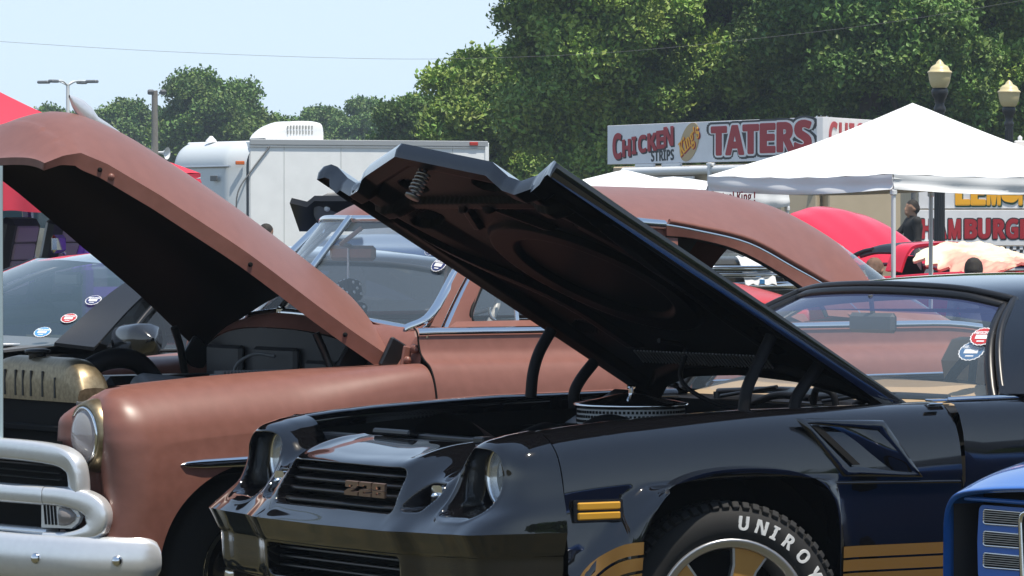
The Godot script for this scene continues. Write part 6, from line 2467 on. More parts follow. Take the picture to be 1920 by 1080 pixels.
func blue_car() -> void:
	var paint := mat("blue_paint", Color(0.028, 0.14, 0.50), 0.1)
	paint.clearcoat_enabled = true
	paint.clearcoat_roughness = 0.03
	var car := thing("blue_muscle_car", "bright blue muscle car whose slatted lamp door shows at the lower right corner", "car", Vector3(2.462, 0.099, -13.154), 3.7699)
	# wing and bonnet skin: stations from the nose back
	var st := []
	for e in [[0.885, -0.014], [0.90, -0.004], [0.87, 0.012], [0.76, 0.052], [0.5, 0.105], [0.0, 0.15], [-0.6, 0.18]]:
		var row := []
		for q in [[-0.93, 0.05], [-0.943, 0.30], [-0.945, 0.50], [-0.942, 0.575], [-0.928, 0.615], [-0.90, 0.643], [-0.855, 0.658], [-0.75, 0.672], [-0.55, 0.686], [-0.25, 0.698], [0.0, 0.702]]:
			row.append(v(e[0] - 0.05 * pow(absf(q[0]), 6.0) + (0.03 * (1.0 - absf(q[0]))), q[1] + e[1] * smoothstep(0.5, 0.66, q[1]), q[0]))
		for k in range(9, -1, -1):
			var p: Vector3 = row[k]
			row.append(Vector3(p.x, p.y, -p.z))
		st.append(row)
	var mb := MB.new()
	mb.grid(skin(st, 6, 6), true)
	part("body", car, mb, paint)
	mb = MB.new()
	mb.tube(curve([v(0.868, 0.658, -0.815), v(0.8, 0.695, -0.805), v(0.6, 0.757, -0.79), v(0.3, 0.80, -0.77), v(-0.5, 0.85, -0.75)], 5), 0.003, 6)
	part("bonnet_gap", car, mb, M.flat_black)
	# deep recess of the front and the lip above it
	mb = MB.new()
	mb.box(v(0.72, 0.45, 0), Vector3(0.02, 0.42, 1.86))
	mb.grid(between([v(0.845, 0.62, -0.925), v(0.72, 0.62, -0.88)], [v(0.845, 0.2, -0.925), v(0.72, 0.2, -0.88)], 2, 2))
	mb.grid(between([v(0.845, 0.62, 0.925), v(0.72, 0.62, 0.88)], [v(0.845, 0.2, 0.925), v(0.72, 0.2, 0.88)], 2, 2))
	part("front_recess", car, mb, M.satin_black)
	mb = MB.new()
	mb.box(v(0.825, 0.637, 0), Vector3(0.05, 0.012, 1.76), Basis(), 0.004)
	part("bonnet_lip", car, mb, paint)
	for s in [-1.0, 1.0]:
		mb = MB.new()
		mb.prism(round_poly([Vector2(0.0, -0.11), Vector2(-0.004, 0.0), Vector2(0.004, 0.10), Vector2(0.205, 0.10), Vector2(0.205, -0.11)], 0.02), facing(v(0.80, 0.52, 0.85 * s), v(0, 0, -s), Vector3.UP), 0.02 * -s)
		var door := part("lamp_door", car, mb, paint)
		for k in 3:
			var c := v(0.823, 0.589 - 0.0605 * k, 0.742 * s)
			mb = MB.new()
			var lp := []
			for q in round_poly([Vector2(-0.083, -0.0205), Vector2(-0.080, 0.0195), Vector2(0.092, 0.017), Vector2(0.092, -0.0205)], 0.009):
				lp.append(c + v(0, q.y, -q.x * s))
			lp.append(lp[0])
			mb.tube(lp, 0.0032, 6, false)
			part("slot_frame", door, mb, M.chrome)
			mb = MB.new()
			mb.box(c + v(-0.003, 0, -0.005 * s), Vector3(0.003, 0.036, 0.165))
			part("slot_backing", door, mb, M.flat_black)
			for j in 5:
				mb = MB.new()
				mb.box(c + v(0.001, 0.0125 - 0.0062 * j, -0.004 * s), Vector3(0.008, 0.0019, 0.168))
				part("slot_blade", door, mb, M.machined_rim)
	# chrome loop round the grille, mesh, bumper
	mb = MB.new()
	var loop := []
	for q in round_poly([Vector2(-0.64, -0.14), Vector2(-0.652, 0.10), Vector2(0.652, 0.10), Vector2(0.64, -0.14)], 0.03, 5):
		loop.append(v(0.84, 0.51 + q.y, q.x))
	loop.append(loop[0])
	mb.tube(loop, 0.009, 10, false)
	part("grille_surround", car, mb, M.chrome)
	mb = MB.new()
	for k in 7:
		mb.box(v(0.80, 0.39 + k * 0.033, 0), Vector3(0.01, 0.004, 1.27))
	for k in 41:
		mb.box(v(0.80, 0.49, -0.63 + k * 0.0315), Vector3(0.008, 0.22, 0.004))
	part("grille_mesh", car, mb, M.satin_black)
	mb = MB.new()
	sweep(mb, curve([v(0.55, 0.35, -0.965), v(0.80, 0.35, -0.93), v(0.90, 0.35, -0.6), v(0.93, 0.35, 0), v(0.90, 0.35, 0.6), v(0.80, 0.35, 0.93), v(0.55, 0.35, 0.965)], 5), oval(0.02, 0.045, 12, 0.7))
	part("bumper", car, mb, M.chrome)
	mb = MB.new()
	var rf := []
	for s in [[-0.6, 0.83, 0.75], [-1.1, 1.12, 0.58], [-1.7, 1.18, 0.58], [-2.4, 1.10, 0.58], [-3.0, 0.83, 0.7]]:
		rf.append([v(s[0] - 0.1, s[1] - 0.08, -s[2]), v(s[0], s[1], -s[2] * 0.5), v(s[0] + 0.05, s[1] + 0.01, 0), v(s[0], s[1], s[2] * 0.5), v(s[0] - 0.1, s[1] - 0.08, s[2])])
	mb.grid(skin(rf, 4, 4), true)
	part("cabin_glass", car, mb, M.smoked_glass)
	mb = MB.new()
	var s2 := [[-0.58, 0.94, 0.05, 0.72, 0.84], [-2.0, 0.93, 0.05, 0.72, 0.84], [-3.2, 0.93, 0.08, 0.74, 0.85], [-3.8, 0.85, 0.1, 0.7, 0.8]]
	mb.grid(skin(body_loft(s2), 4, 4), true)
	end_cap(mb, body_loft([s2[3]])[0], true)
	part("rear_body", car, mb, paint)
	car_wheels(car, 0.0, -2.74, 0.84, 0.34, 0.181)


# ---------------------------------------------------------------- tents, trailers, stands, lamps
func tent(called: String, label: String, n: Vector3, turn: float, size: float, eave: float, peak: float, drop: float, m: Material, group := "") -> Node3D:
	# n: foot of the nearest corner; local x and z run along the two sides that meet there
	var t := thing(called, label, "tent", n, turn, group)
	var c := [Vector3(0, eave, 0), Vector3(-size, eave, 0), Vector3(-size, eave, -size), Vector3(0, eave, -size)]
	var top := Vector3(-size / 2, peak, -size / 2)
	for k in 4:
		var a: Vector3 = c[k]
		var b: Vector3 = c[(k + 1) % 4]
		var rows := []
		for i in 15:
			var row := PackedVector3Array()
			for j in 21:
				var u := i / 14.0
				var q := j / 20.0
				var p: Vector3 = a.lerp(b, q).lerp(top, u)
				p.y -= sin(PI * u) * (0.10 + 0.07 * sin(PI * q)) * (peak - eave) * 0.7
				p.y -= 0.02 * sin(PI * q) * (1.0 - u) * size * 0.5
				p.y += 0.006 * sin(q * 31.0 + u * 9.0) * (1.0 - u)
				row.append(p)
			rows.append(row)
		var mb := MB.new()
		mb.sheet(rows, 0.006)
		part("roof_panel", t, mb, m)
		# valance: hangs from the edge with sagging folds
		var o := (a + b) / 2 - Vector3(-size / 2, eave, -size / 2)
		o.y = 0
		o = o.normalized()
		rows = []
		for i in 7:
			var row := PackedVector3Array()
			for j in 41:
				var q := j / 40.0
				var u := i / 6.0
				var p: Vector3 = a.lerp(b, q)
				p.y -= 0.02 * sin(PI * q) * size * 0.5 + u * drop * (1.0 + 0.12 * sin(PI * q))
				p += o * (0.012 + 0.016 * sin(u * 7.0 + q * 5.0 + k) * u + 0.012 * sin(q * 24.0 + k * 2.0) * u)
				row.append(p)
			rows.append(row)
		mb = MB.new()
		mb.sheet(rows, 0.004)
		part("valance", t, mb, m)
		mb = MB.new()
		var pp: Vector3 = a.lerp(Vector3(-size / 2, eave, -size / 2), 0.012)
		mb.box(Vector3(pp.x, (eave - 0.05) / 2, pp.z), Vector3(0.04, eave - 0.05, 0.04), Basis(), 0.008)
		mb.box(Vector3(pp.x, eave - drop - 0.03, pp.z), Vector3(0.06, 0.06, 0.06), Basis(), 0.01)
		part("leg", t, mb, M.pole_white)
		mb = MB.new()
		mb.tube([a + Vector3(0, -0.04, 0), (a + b) / 2 + Vector3(0, -0.13, 0) - o * 0.05, b + Vector3(0, -0.04, 0)], 0.012, 6)
		part("truss", t, mb, M.pole_white)
	return t


func place_tents() -> void:
	var red := mat("red_canvas", Color(0.62, 0.035, 0.07), 0.8)
	red.backlight_enabled = true
	red.backlight = Color(0.35, 0.03, 0.05)
	M.white_fabric.backlight_enabled = true
	M.white_fabric.backlight = Color(0.25, 0.26, 0.26)
	var w := tent("white_tent", "big white pop-up tent standing in front of the hamburger stand", Vector3(3.813,1.53,-48.006) * Vector3(1, 0, 1), deg_to_rad(-55.0), 3.05, 1.92, 2.68, 0.15, M.white_fabric)
	words("tent_text", w, "Pretzel King !", facing(Vector3(-2.58, 1.70, 0.034), Vector3.RIGHT, Vector3.UP), 0.10, mat("dark_red_print", Color(0.28, 0.02, 0.03), 0.7), 0.004, "Droid Sans", 0.75)
	tent("small_white_tent", "white tent top showing just above the coupe's roof, left of the hamburger sign", Vector3(1.393,1.53,-66.008) * Vector3(1, 0, 1) + Vector3(0.3, 0, 1.5), deg_to_rad(-40.0), 2.4, 1.78, 2.13, 0.16, M.white_fabric)
	tent("small_white_tent", "low white tent flap between the small white tent and the big one", Vector3(2.467,1.53,-60.007) * Vector3(1, 0, 1), deg_to_rad(-30.0), 2.2, 1.82, 2.0, 0.2, M.white_fabric)
	var rt := tent("red_tent", "red tent over the purple truck at the left edge", Vector3(-4.138,1.53,-38.005) * Vector3(1, 0, 1), deg_to_rad(-26.0), 3.35, 1.87, 2.86, 0.12, red)
	var hang := []
	for i in 9:
		var row := PackedVector3Array()
		for j in 31:
			var q := j / 30.0
			row.append(Vector3(0.04 + 0.02 * sin(q * 19.0) * i / 8.0, lerpf(1.80, 1.545, i / 8.0) + 0.008 * sin(q * 14.0), -2.0 * q - 0.02))
		hang.append(row)
	var hm := MB.new()
	hm.sheet(hang, 0.006)
	part("hanging_curtain", rt, hm, red)
	var bl := MB.new()
	var rows := []
	for i in 9:
		var row := PackedVector3Array()
		for j in 9:
			row.append(Vector3(-6.6 + i * 0.28, 1.62 - 0.03 * j + 0.02 * sin(i * 2.0 + j), -47.0 - j * 0.12))
		rows.append(row)
	bl.sheet(rows, 0.01)
	var tp := thing("blue_tarp", "blue tarp stretched behind the purple truck's seat", "tarp")
	part("tarp", tp, bl, mat("tarp_blue", Color(0.03, 0.22, 0.62), 0.5))
	for k in 2:
		var p := MB.new()
		p.tube([Vector3(-6.6 + k * 2.24, 0, -47.5), Vector3(-6.6 + k * 2.24, 1.62, -47.5)], 0.02, 8)
		part("pole", tp, p, M.pole_white)


func trailer() -> void:
	# local x runs along its long side to the right, z towards the viewer
	var sz := [4.9, 2.35, 2.2]
	var t := thing("white_trailer", "white enclosed trailer with a roof air conditioner, behind the parked cars", "trailer", Vector3(-4.264,1.53,-78.009) * Vector3(1, 0, 1), deg_to_rad(30.0))
	var m := mat("trailer_white", Color(0.72, 0.75, 0.76), 0.4)
	grain(m, Color(0.78, 0.81, 0.82), Color(0.85, 0.88, 0.89), 0.01, 0.5)
	var h := 2.72
	var L := 4.45
	var W := 2.3
	var mb := MB.new()
	mb.box(Vector3(L / 2, 1.53, -W / 2), Vector3(L, h - 0.36, W), Basis(), 0.02)
	part("wall", t, mb, m)
	for k in 4:
		mb = MB.new()
		mb.box(Vector3(1.05 * (k + 0.6), 1.53, 0.003), Vector3(0.012, h - 0.5, 0.006))
		part("panel_seam", t, mb, mat("seam_grey", Color(0.55, 0.58, 0.58), 0.5) if k == 0 else M.seam_grey)
	# nose with rounded top and corners
	mb = MB.new()
	var rows := []
	for i in 13:
		var a := i / 12.0 * PI / 2
		var row := PackedVector3Array()
		for j in 17:
			var z := lerpf(0.0, -W, j / 16.0)
			var e := minf(j, 16 - j) / 16.0 * W
			var back := 0.0 if e > 0.28 else 0.28 - sqrt(maxf(0.0, 0.28 * 0.28 - pow(0.28 - e, 2.0)))
			row.append(Vector3(-0.34 + back + 0.34 * (1.0 - sin(a)) * 0.0 - 0.0 + 0.40 * (1.0 - cos(a)), h - 0.42 + 0.40 * sin(a), z))
		rows.append(row)
	rows.push_front(PackedVector3Array(rows[0]))
	for j in 17:
		rows[0][j].y = 0.36
	mb.grid(rows, true)
	part("nose", t, mb, mat("nose_white", Color(0.6, 0.65, 0.68), 0.35))
	mb = MB.new()
	mb.tube([Vector3(-0.35, h - 0.43, -0.02), Vector3(-0.35, h - 0.43, -W + 0.02)], 0.02, 6)
	part("nose_trim", t, mb, M.machined_rim)
	mb = MB.new()
	mb.box(Vector3(L / 2, h - 0.03, 0.012), Vector3(L, 0.09, 0.03), Basis(), 0.006)
	mb.box(Vector3(L / 2, h - 0.10, 0.012), Vector3(L, 0.02, 0.02))
	part("roof_rail", t, mb, mat("rail_grey", Color(0.42, 0.44, 0.45), 0.4, 0.5))
	mb = MB.new()
	mb.box(Vector3(L - 0.02, 1.53, 0.01), Vector3(0.08, h - 0.36, 0.03), Basis(), 0.01)
	part("corner_trim", t, mb, m)
	var amber := mat("marker_amber", Color(0.55, 0.12, 0.02), 0.3)
	var redm := mat("marker_red", Color(0.4, 0.03, 0.02), 0.3)
	for e in [[Vector3(-0.18, h - 0.37, 0.01), amber], [Vector3(L - 0.28, h - 0.03, 0.03), redm]]:
		mb = MB.new()
		mb.box(e[0], Vector3(0.16, 0.06, 0.03), Basis(), 0.008)
		part("marker_light", t, mb, e[1])
	mb = MB.new()
	mb.box(Vector3(-0.40, h - 0.62, -0.5), Vector3(0.02, 0.09, 0.24), Basis(), 0.006)
	part("sticker", t, mb, M.grey_plastic)
	mb = MB.new()
	mb.tube(curve([Vector3(0.36, h - 0.10, 0.02), Vector3(0.02, h - 0.5, 0.02), Vector3(-0.22, h - 0.85, 0.012), Vector3(-0.24, h - 1.4, 0.012)], 5), 0.012, 6)
	part("cable", t, mb, M.grey_plastic)
	mb = MB.new()
	mb.lathe([Vector2(0.1, 0.0), Vector2(0.08, 0.04), Vector2(0.04, 0.08), Vector2(0.025, 0.10), Vector2(0.001, 0.105)], Vector3(-0.05, h - 0.02, -1.3), Vector3.UP, 16)
	part("roof_vent", t, mb, M.white_paint)
	for e in [[Vector3(L * 0.5, 0.33, 0.02), 0], [Vector3(L * 0.5 + 0.8, 0.33, 0.02), 0]]:
		mb = MB.new()
		mb.lathe([Vector2(0.2, 0.1), Vector2(0.3, 0.1), Vector2(0.33, 0.0), Vector2(0.3, -0.1), Vector2(0.2, -0.1)], e[0] - Vector3(0, 0, 0.1), Vector3.BACK, 24)
		part("tyre", t, mb, M.tyre_rubber)
	# air conditioner on the roof, slatted on the side
	mb = MB.new()
	rows = []
	for s in [[0.0, 0.02, 0.30], [0.06, 0.10, 0.33], [0.22, 0.21, 0.36], [0.42, 0.28, 0.38], [0.65, 0.30, 0.38], [0.98, 0.28, 0.38], [1.02, 0.25, 0.37], [1.03, 0.0, 0.36]]:
		var row := []
		for q in [[-1.0, 0.0], [-0.97, 0.75], [-0.85, 0.97], [0.0, 1.0], [0.85, 0.97], [0.97, 0.75], [1.0, 0.0]]:
			row.append(Vector3(0.45 + s[0], h + 0.02 + s[1] * q[1], -0.6 - s[2] * q[0]))
		rows.append(row)
	mb.grid(skin(rows, 3, 3))
	var ac := part("air_conditioner", t, mb, M.white_paint)
	for r in 2:
		for k in 9:
			mb = MB.new()
			mb.box(Vector3(0.45 + 0.36 + k * 0.056 + r * 0.0, h + 0.22 - r * 0.085, -0.218), Vector3(0.022, 0.062, 0.012), Basis(Vector3.BACK, -0.06))
			part("vent_slot", ac, mb, mat("slot_grey", Color(0.30, 0.31, 0.30), 0.7) if r == 0 and k == 0 else M.slot_grey)


func flat_board(parent: Node, called: String, o: Vector3, right: Vector3, w: float, h: float, m: Material, thick := 0.03) -> Transform3D:
	var x := facing(o, right, Vector3.UP)
	var mb := MB.new()
	mb.box(x * Vector3(w / 2, h / 2, -thick / 2), Vector3(w, h, thick), x.basis, 0.004)
	part(called, parent, mb, m)
	return x


func food_stands() -> void:
	var banner := mat("banner_white", Color(0.75, 0.76, 0.78), 0.6)
	grain(banner, Color(0.74, 0.75, 0.77), Color(0.82, 0.83, 0.85), 0.015, 0.5)
	var beige := mat("beige_wall", Color(0.50, 0.42, 0.30), 0.7)
	grain(beige, Color(0.46, 0.39, 0.275), Color(0.53, 0.45, 0.325), 0.012, 0.4)
	var pr_red := mat("print_red", Color(0.38, 0.015, 0.025), 0.6)
	var pr_black := mat("print_black", Color(0.02, 0.025, 0.03), 0.6)
	var pr_tan := mat("print_tan", Color(0.50, 0.37, 0.20), 0.6)
	var pr_gold := mat("print_gold", Color(0.92, 0.45, 0.02), 0.6)
	var pr_green := mat("print_green", Color(0.02, 0.09, 0.06), 0.6)
	var corner := Vector3(4.794,3.018,-74.032)
	var left := Vector3(1.621,2.952,-81.532)
	# --- stand with the long sign on its roof
	var base := Vector3(corner.x, 0, corner.z)
	var s := thing("food_stand", "beige food stand with a white chicken strips and taters sign along its roof", "food stand", base, 0.0)
	var d := left - corner
	d.y = 0
	var L := d.length()
	var right := -d.normalized()
	var up_h := Vector3(4.794,3.018,-74.032).y
	var low_h := Vector3(4.794,2.36,-74.022).y
	var bo := d + Vector3(0, low_h, 0)
	var x := flat_board(s, "roof_sign", bo, right, L, up_h - low_h, banner, 0.1)
	var hh := up_h - low_h
	# sign lettering; offsets run along the sign from its left end
	var P := func(u: float, vv: float, z := 0.004) -> Vector3:
		return x * Vector3(u * L, vv * hh, z)
	var put := func(text: String, u: float, vv: float, h: float, w: float, m: Material, z := 0.004, tilt := 0.0, fat := 0.0, face := "Droid Sans") -> void:
		words("sign_letter", s, text, Transform3D(x.basis * Basis(Vector3.BACK, tilt), P.call(u, vv, z)), h, m, 0.006, face, w, 700, fat)
	var hs := hh
	for k in 7:
		var ch := "CHICKEN"[k]
		var u: float = [0.050, 0.098, 0.136, 0.176, 0.222, 0.265, 0.305][k]
		var b: float = [0.44, 0.40, 0.46, 0.49, 0.53, 0.585, 0.66][k]
		var hgt: float = [0.62, 0.42, 0.42, 0.42, 0.43, 0.43, 0.46][k]
		var ww: float = [0.042, 0.040, 0.02, 0.038, 0.042, 0.036, 0.044][k] * L
		put.call(ch, u + 0.004, b - 0.035, hs * hgt, ww, pr_black, 0.004, 0.04, 0.9)
		put.call(ch, u, b, hs * hgt, ww, pr_red, 0.010, 0.04, 0.8)
	put.call("STRIPS", 0.275, 0.19, hs * 0.26, 0.11 * L, pr_black, 0.004, 0.02, 0.4)
	var ov := MB.new()
	var pg := PackedVector2Array()
	for k in 40:
		var a := TAU * k / 40.0
		var e := Vector2(cos(a) * 0.043 * L, sin(a) * 0.52 * hh)
		pg.append(Vector2(e.x + e.y * 0.42, e.y * 0.92))
	ov.prism(pg, Transform3D(x.basis, P.call(0.405, 0.51)), 0.006)
	part("sign_oval", s, ov, pr_tan)
	put.call("King's", 0.408, 0.53, hs * 0.36, 0.098 * L, pr_red, 0.012, 0.42, 0.5, "Droid Serif")
	put.call("King's", 0.405, 0.55, hs * 0.36, 0.098 * L, pr_gold, 0.018, 0.42, 0.3, "Droid Serif")
	for k in 6:
		var ch := "TATERS"[k]
		var u: float = [0.545, 0.618, 0.69, 0.762, 0.838, 0.92][k]
		var ww: float = [0.066, 0.078, 0.066, 0.060, 0.072, 0.066][k] * L
		var b: float = [0.50, 0.50, 0.52, 0.53, 0.54, 0.56][k]
		for z in [[pr_black, 3.4, 0.004, 1.30, 1.08], [banner, 2.2, 0.010, 1.15, 1.04], [pr_red, 1.1, 0.016, 1.0, 1.0]]:
			put.call(ch, u, b, hs * 0.66 * z[4], ww * z[3], z[0], z[2], 0.0, z[1])
	# the other face of the roof sign
	var r2 := (Vector3(6.327,3.064,-78.033) - corner) * Vector3(1, 0, 1)
	var x2 := flat_board(s, "roof_sign", Vector3(0, low_h, 0), r2.normalized(), r2.length() * 1.6, hh, banner, 0.1)
	words("sign_letter", s, "CHICKEN", Transform3D(x2.basis, x2 * Vector3(2.0, hh * 0.5, 0.01)), hh * 0.75, mat("print_pale_red", Color(0.42, 0.05, 0.06), 0.6), 0.006, "Droid Sans", 3.4)
	# walls, seams, awning roll, brackets
	var mb := MB.new()
	var wl := Transform3D(x.basis, bo)
	mb.box(wl * Vector3(L / 2, -low_h / 2 - 0.03, -1.2), Vector3(L, low_h - 0.02, 2.2), x.basis, 0.02)
	mb.box(x2 * Vector3(r2.length() * 0.8, -low_h / 2 - 0.03, -0.4), Vector3(r2.length() * 1.6, low_h - 0.02, 0.6), x2.basis, 0.02)
	part("wall", s, mb, beige)
	for k in 5:
		mb = MB.new()
		mb.box(x2 * Vector3(0.35 + 0.62 * k, -low_h / 2, -0.085), Vector3(0.03, low_h - 0.1, 0.03), x2.basis, 0.004)
		part("wall_batten", s, mb, mat("batten_grey", Color(0.22, 0.21, 0.19), 0.6) if k == 0 else M.batten_grey)
	mb = MB.new()
	mb.tube([x * Vector3(0.1 * L, -0.13, 0.05), x * Vector3(1.0 * L, -0.12, 0.05)], 0.075, 12)
	part("awning_roll", s, mb, M.pole_white)
	mb = MB.new()
	mb.box(x * Vector3(0.53 * L, -0.22, 0.12), Vector3(0.09, 0.42, 0.05), x.basis, 0.01)
	mb.box(x * Vector3(0.53 * L, -0.04, 0.10), Vector3(0.2, 0.05, 0.08), x.basis, 0.01)
	part("awning_bracket", s, mb, M.pole_white)
	for k in 2:
		mb = MB.new()
		mb.box(x * Vector3((0.2 + 0.13 * k) * L, -0.03, 0.04), Vector3(0.09 * L, 0.05, 0.05), x.basis, 0.01)
		part("sign_lamp", s, mb, M.white_paint)
	var hx := flat_board(s, "menu_board", x * Vector3(0.17 * L, -0.62, 0.03), right, 0.26 * L, 0.40, banner, 0.03)
	words("menu_text", s, "HAMBURGERS", Transform3D(hx.basis, hx * Vector3(0.13 * L, 0.15, 0.01)), 0.24, pr_red, 0.006, "Droid Sans", 0.24 * L)
	# --- the hamburger stand to the right
	var o2 := Vector3(5.849,1.53,-70.008) * Vector3(1, 0, 1)
	var g := thing("hamburger_stand", "white hamburger stand with orange lemonade lettering and a checkered strip", "food stand", o2, deg_to_rad(4.0))
	var X := Vector3.RIGHT
	mb = MB.new()
	mb.box(Vector3(2.2, 1.25, -1.0), Vector3(4.2, 2.5, 1.8), Basis(), 0.02)
	part("wall", g, mb, beige)
	var lx := flat_board(g, "lemonade_banner", Vector3(0.08, 1.60, 0.02), X, 4.2, 0.5, banner, 0.02)
	var hb := flat_board(g, "hamburger_banner", Vector3(0.02, 1.06, 0.05), X, 4.3, 0.52, banner, 0.02)
	var cb := flat_board(g, "checkered_board", Vector3(0.02, 0.30, 0.04), X, 4.3, 0.75, banner, 0.02)
	for k in 8:
		var ch := "LEMONADE"[k]
		var u: float = 0.63 + k * 0.235
		if ch == "O":
			var om := MB.new()
			om.prism(PackedVector2Array(round_poly([Vector2(-0.12, -0.14), Vector2(-0.13, 0.14), Vector2(0.13, 0.14), Vector2(0.14, -0.1), Vector2(0.06, -0.17)], 0.09, 5)), Transform3D(Basis(), lx * Vector3(u + 0.005, 0.22, 0.004)), 0.006)
			part("banner_letter", g, om, pr_green)
			om = MB.new()
			om.prism(PackedVector2Array(round_poly([Vector2(-0.12, -0.12), Vector2(-0.13, 0.14), Vector2(0.13, 0.14), Vector2(0.14, -0.08), Vector2(0.06, -0.15)], 0.09, 5)), Transform3D(Basis(), lx * Vector3(u, 0.23, 0.010)), 0.006)
			part("banner_letter", g, om, pr_gold)
		else:
			words("banner_letter", g, ch, Transform3D(Basis(), lx * Vector3(u + 0.012, 0.205, 0.004)), 0.34, pr_green, 0.006, "Droid Sans", 0.2, 700, 1.6)
			words("banner_letter", g, ch, Transform3D(Basis(), lx * Vector3(u, 0.225, 0.010)), 0.34, pr_gold, 0.006, "Droid Sans", 0.19, 700, 1.2)
	mb = MB.new()
	mb.prism(round_poly([Vector2(-0.02, -0.05), Vector2(-0.04, 0.0), Vector2(0.05, 0.07), Vector2(0.03, 0.0)], 0.01), Transform3D(Basis(), lx * Vector3(0.22, 0.30, 0.002)), 0.004)
	part("leaf_print", g, mb, pr_green)
	for k in 10:
		var ch := "HAMBURGERS"[k]
		words("banner_letter", g, ch, Transform3D(Basis(), hb * Vector3(0.17 + k * 0.205 + (0.03 if k > 2 else 0.0), 0.235, 0.003)), 0.28, pr_black, 0.004, "Droid Sans", 0.185, 700, 1.9)
		words("banner_letter", g, ch, Transform3D(Basis(), hb * Vector3(0.17 + k * 0.205 + (0.03 if k > 2 else 0.0), 0.235, 0.008)), 0.265, pr_red, 0.004, "Droid Sans", 0.165, 700, 1.2)
	mb = MB.new()
	for k in 46:
		for r in 2:
			if (k + r) % 2 == 0:
				mb.box(cb * Vector3(0.82 + k * 0.05, 0.725 - r * 0.045, 0.002), Vector3(0.048, 0.043, 0.004))
	part("checker_print", g, mb, pr_black).set_meta("kind", "stuff")
	for k in 4:
		mb = MB.new()
		var cx := 1.30 + k * 0.27
		mb.prism(round_poly([Vector2(-0.09, -0.10), Vector2(-0.1, 0.02), Vector2(-0.05, -0.03), Vector2(0.0, 0.04), Vector2(0.05, -0.02), Vector2(0.1, 0.05), Vector2(0.09, -0.10)], 0.01), Transform3D(Basis(), cb * Vector3(cx, 0.53, 0.002)), 0.004)
		part("basket_print", g, mb, mat("print_navy", Color(0.03, 0.04, 0.16), 0.6) if k == 0 else M.print_navy)
		mb = MB.new()
		var tb := []
		for q in round_poly([Vector2(-0.10, -0.06), Vector2(-0.11, 0.09), Vector2(0.11, 0.10), Vector2(0.10, -0.06)], 0.03):
			tb.append(cb * Vector3(cx + q.x, 0.53 + q.y, 0.004))
		mb.tube(tb, 0.004, 5, false)
		part("basket_outline", g, mb, M.print_navy)
	mb = MB.new()
	mb.tube([Vector3(-0.01, 0, 0.10), Vector3(-0.01, 2.3, 0.10)], 0.035, 10)
	mb.tube([Vector3(-0.01, 2.05, 0.10), Vector3(-0.01, 1.85, 0.35)], 0.014, 6)
	part("post", g, mb, M.grey_plastic)
	mb = MB.new()
	mb.box(Vector3(0.28, 0.98, 0.25), Vector3(0.5, 0.08, 0.4), Basis(), 0.03)
	part("counter", g, mb, M.white_paint)
	# sign with rows of bulbs along the roof behind
	mb = MB.new()
	mb.box(Vector3(2.4, 2.42, -0.6), Vector3(1.6, 0.36, 0.08), Basis(), 0.01)
	part("roof_board", g, mb, banner)
	for k in 12:
		mb = MB.new()
		mb.lathe([Vector2(0.03, 0.0), Vector2(0.035, 0.05), Vector2(0.001, 0.08)], Vector3(1.68 + k * 0.13, 2.60, -0.6), Vector3.UP, 10)
		part("roof_bulb", g, mb, M.white_paint)


func street_lamp(p: Vector3, hgt: float, k: float, label: String) -> void:
	var t := thing("street_lamp", label, "street lamp", p, 0.0, "street lamps by the stands")
	var iron: Material = mat("iron_black", Color(0.012, 0.014, 0.017), 0.45) if not M.has("iron_black") else M.iron_black
	var mb := MB.new()
	mb.lathe([Vector2(0.2, 0.0), Vector2(0.2, 0.12), Vector2(0.13, 0.3), Vector2(0.09, 0.55), Vector2(0.075, 0.6), Vector2(0.066, hgt - 0.35), Vector2(0.085, hgt - 0.33), Vector2(0.085, hgt - 0.28), Vector2(0.062, hgt - 0.24), Vector2(0.075, hgt - 0.16), Vector2(0.11, hgt - 0.10), Vector2(0.12, hgt - 0.04), Vector2(0.10, hgt), Vector2(0.001, hgt)], Vector3.ZERO, Vector3.UP, 24)
	part("post", t, mb, iron)
	for j in 14:
		mb = MB.new()
		var a := TAU * j / 14.0
		mb.tube([Vector3(cos(a) * 0.072, 0.62, sin(a) * 0.072), Vector3(cos(a) * 0.066, hgt - 0.4, sin(a) * 0.066)], 0.008, 5)
		part("flute", t, mb, iron)
	mb = MB.new()
	var pr := []
	for q in [[0.11, 0.0], [0.145, 0.03], [0.175, 0.10], [0.19, 0.18], [0.20, 0.25], [0.212, 0.27], [0.205, 0.29], [0.175, 0.305], [0.165, 0.34], [0.14, 0.375], [0.095, 0.40], [0.07, 0.415], [0.062, 0.44], [0.04, 0.465], [0.015, 0.49], [0.001, 0.495]]:
		pr.append(Vector2(q[0] * k, hgt + q[1] * k))
	mb.lathe(pr, Vector3.ZERO, Vector3.UP, 28)
	var gl: StandardMaterial3D = mat("lamp_globe", Color(0.62, 0.53, 0.30), 0.35) if not M.has("lamp_globe") else M.lamp_globe
	gl.backlight_enabled = true
	gl.backlight = Color(0.3, 0.25, 0.14)
	part("globe", t, mb, gl)
	mb = MB.new()
	mb.lathe([Vector2(0.208 * k, hgt + 0.255 * k), Vector2(0.217 * k, hgt + 0.27 * k), Vector2(0.208 * k, hgt + 0.285 * k)], Vector3.ZERO, Vector3.UP, 28)
	part("globe_ring", t, mb, gl)


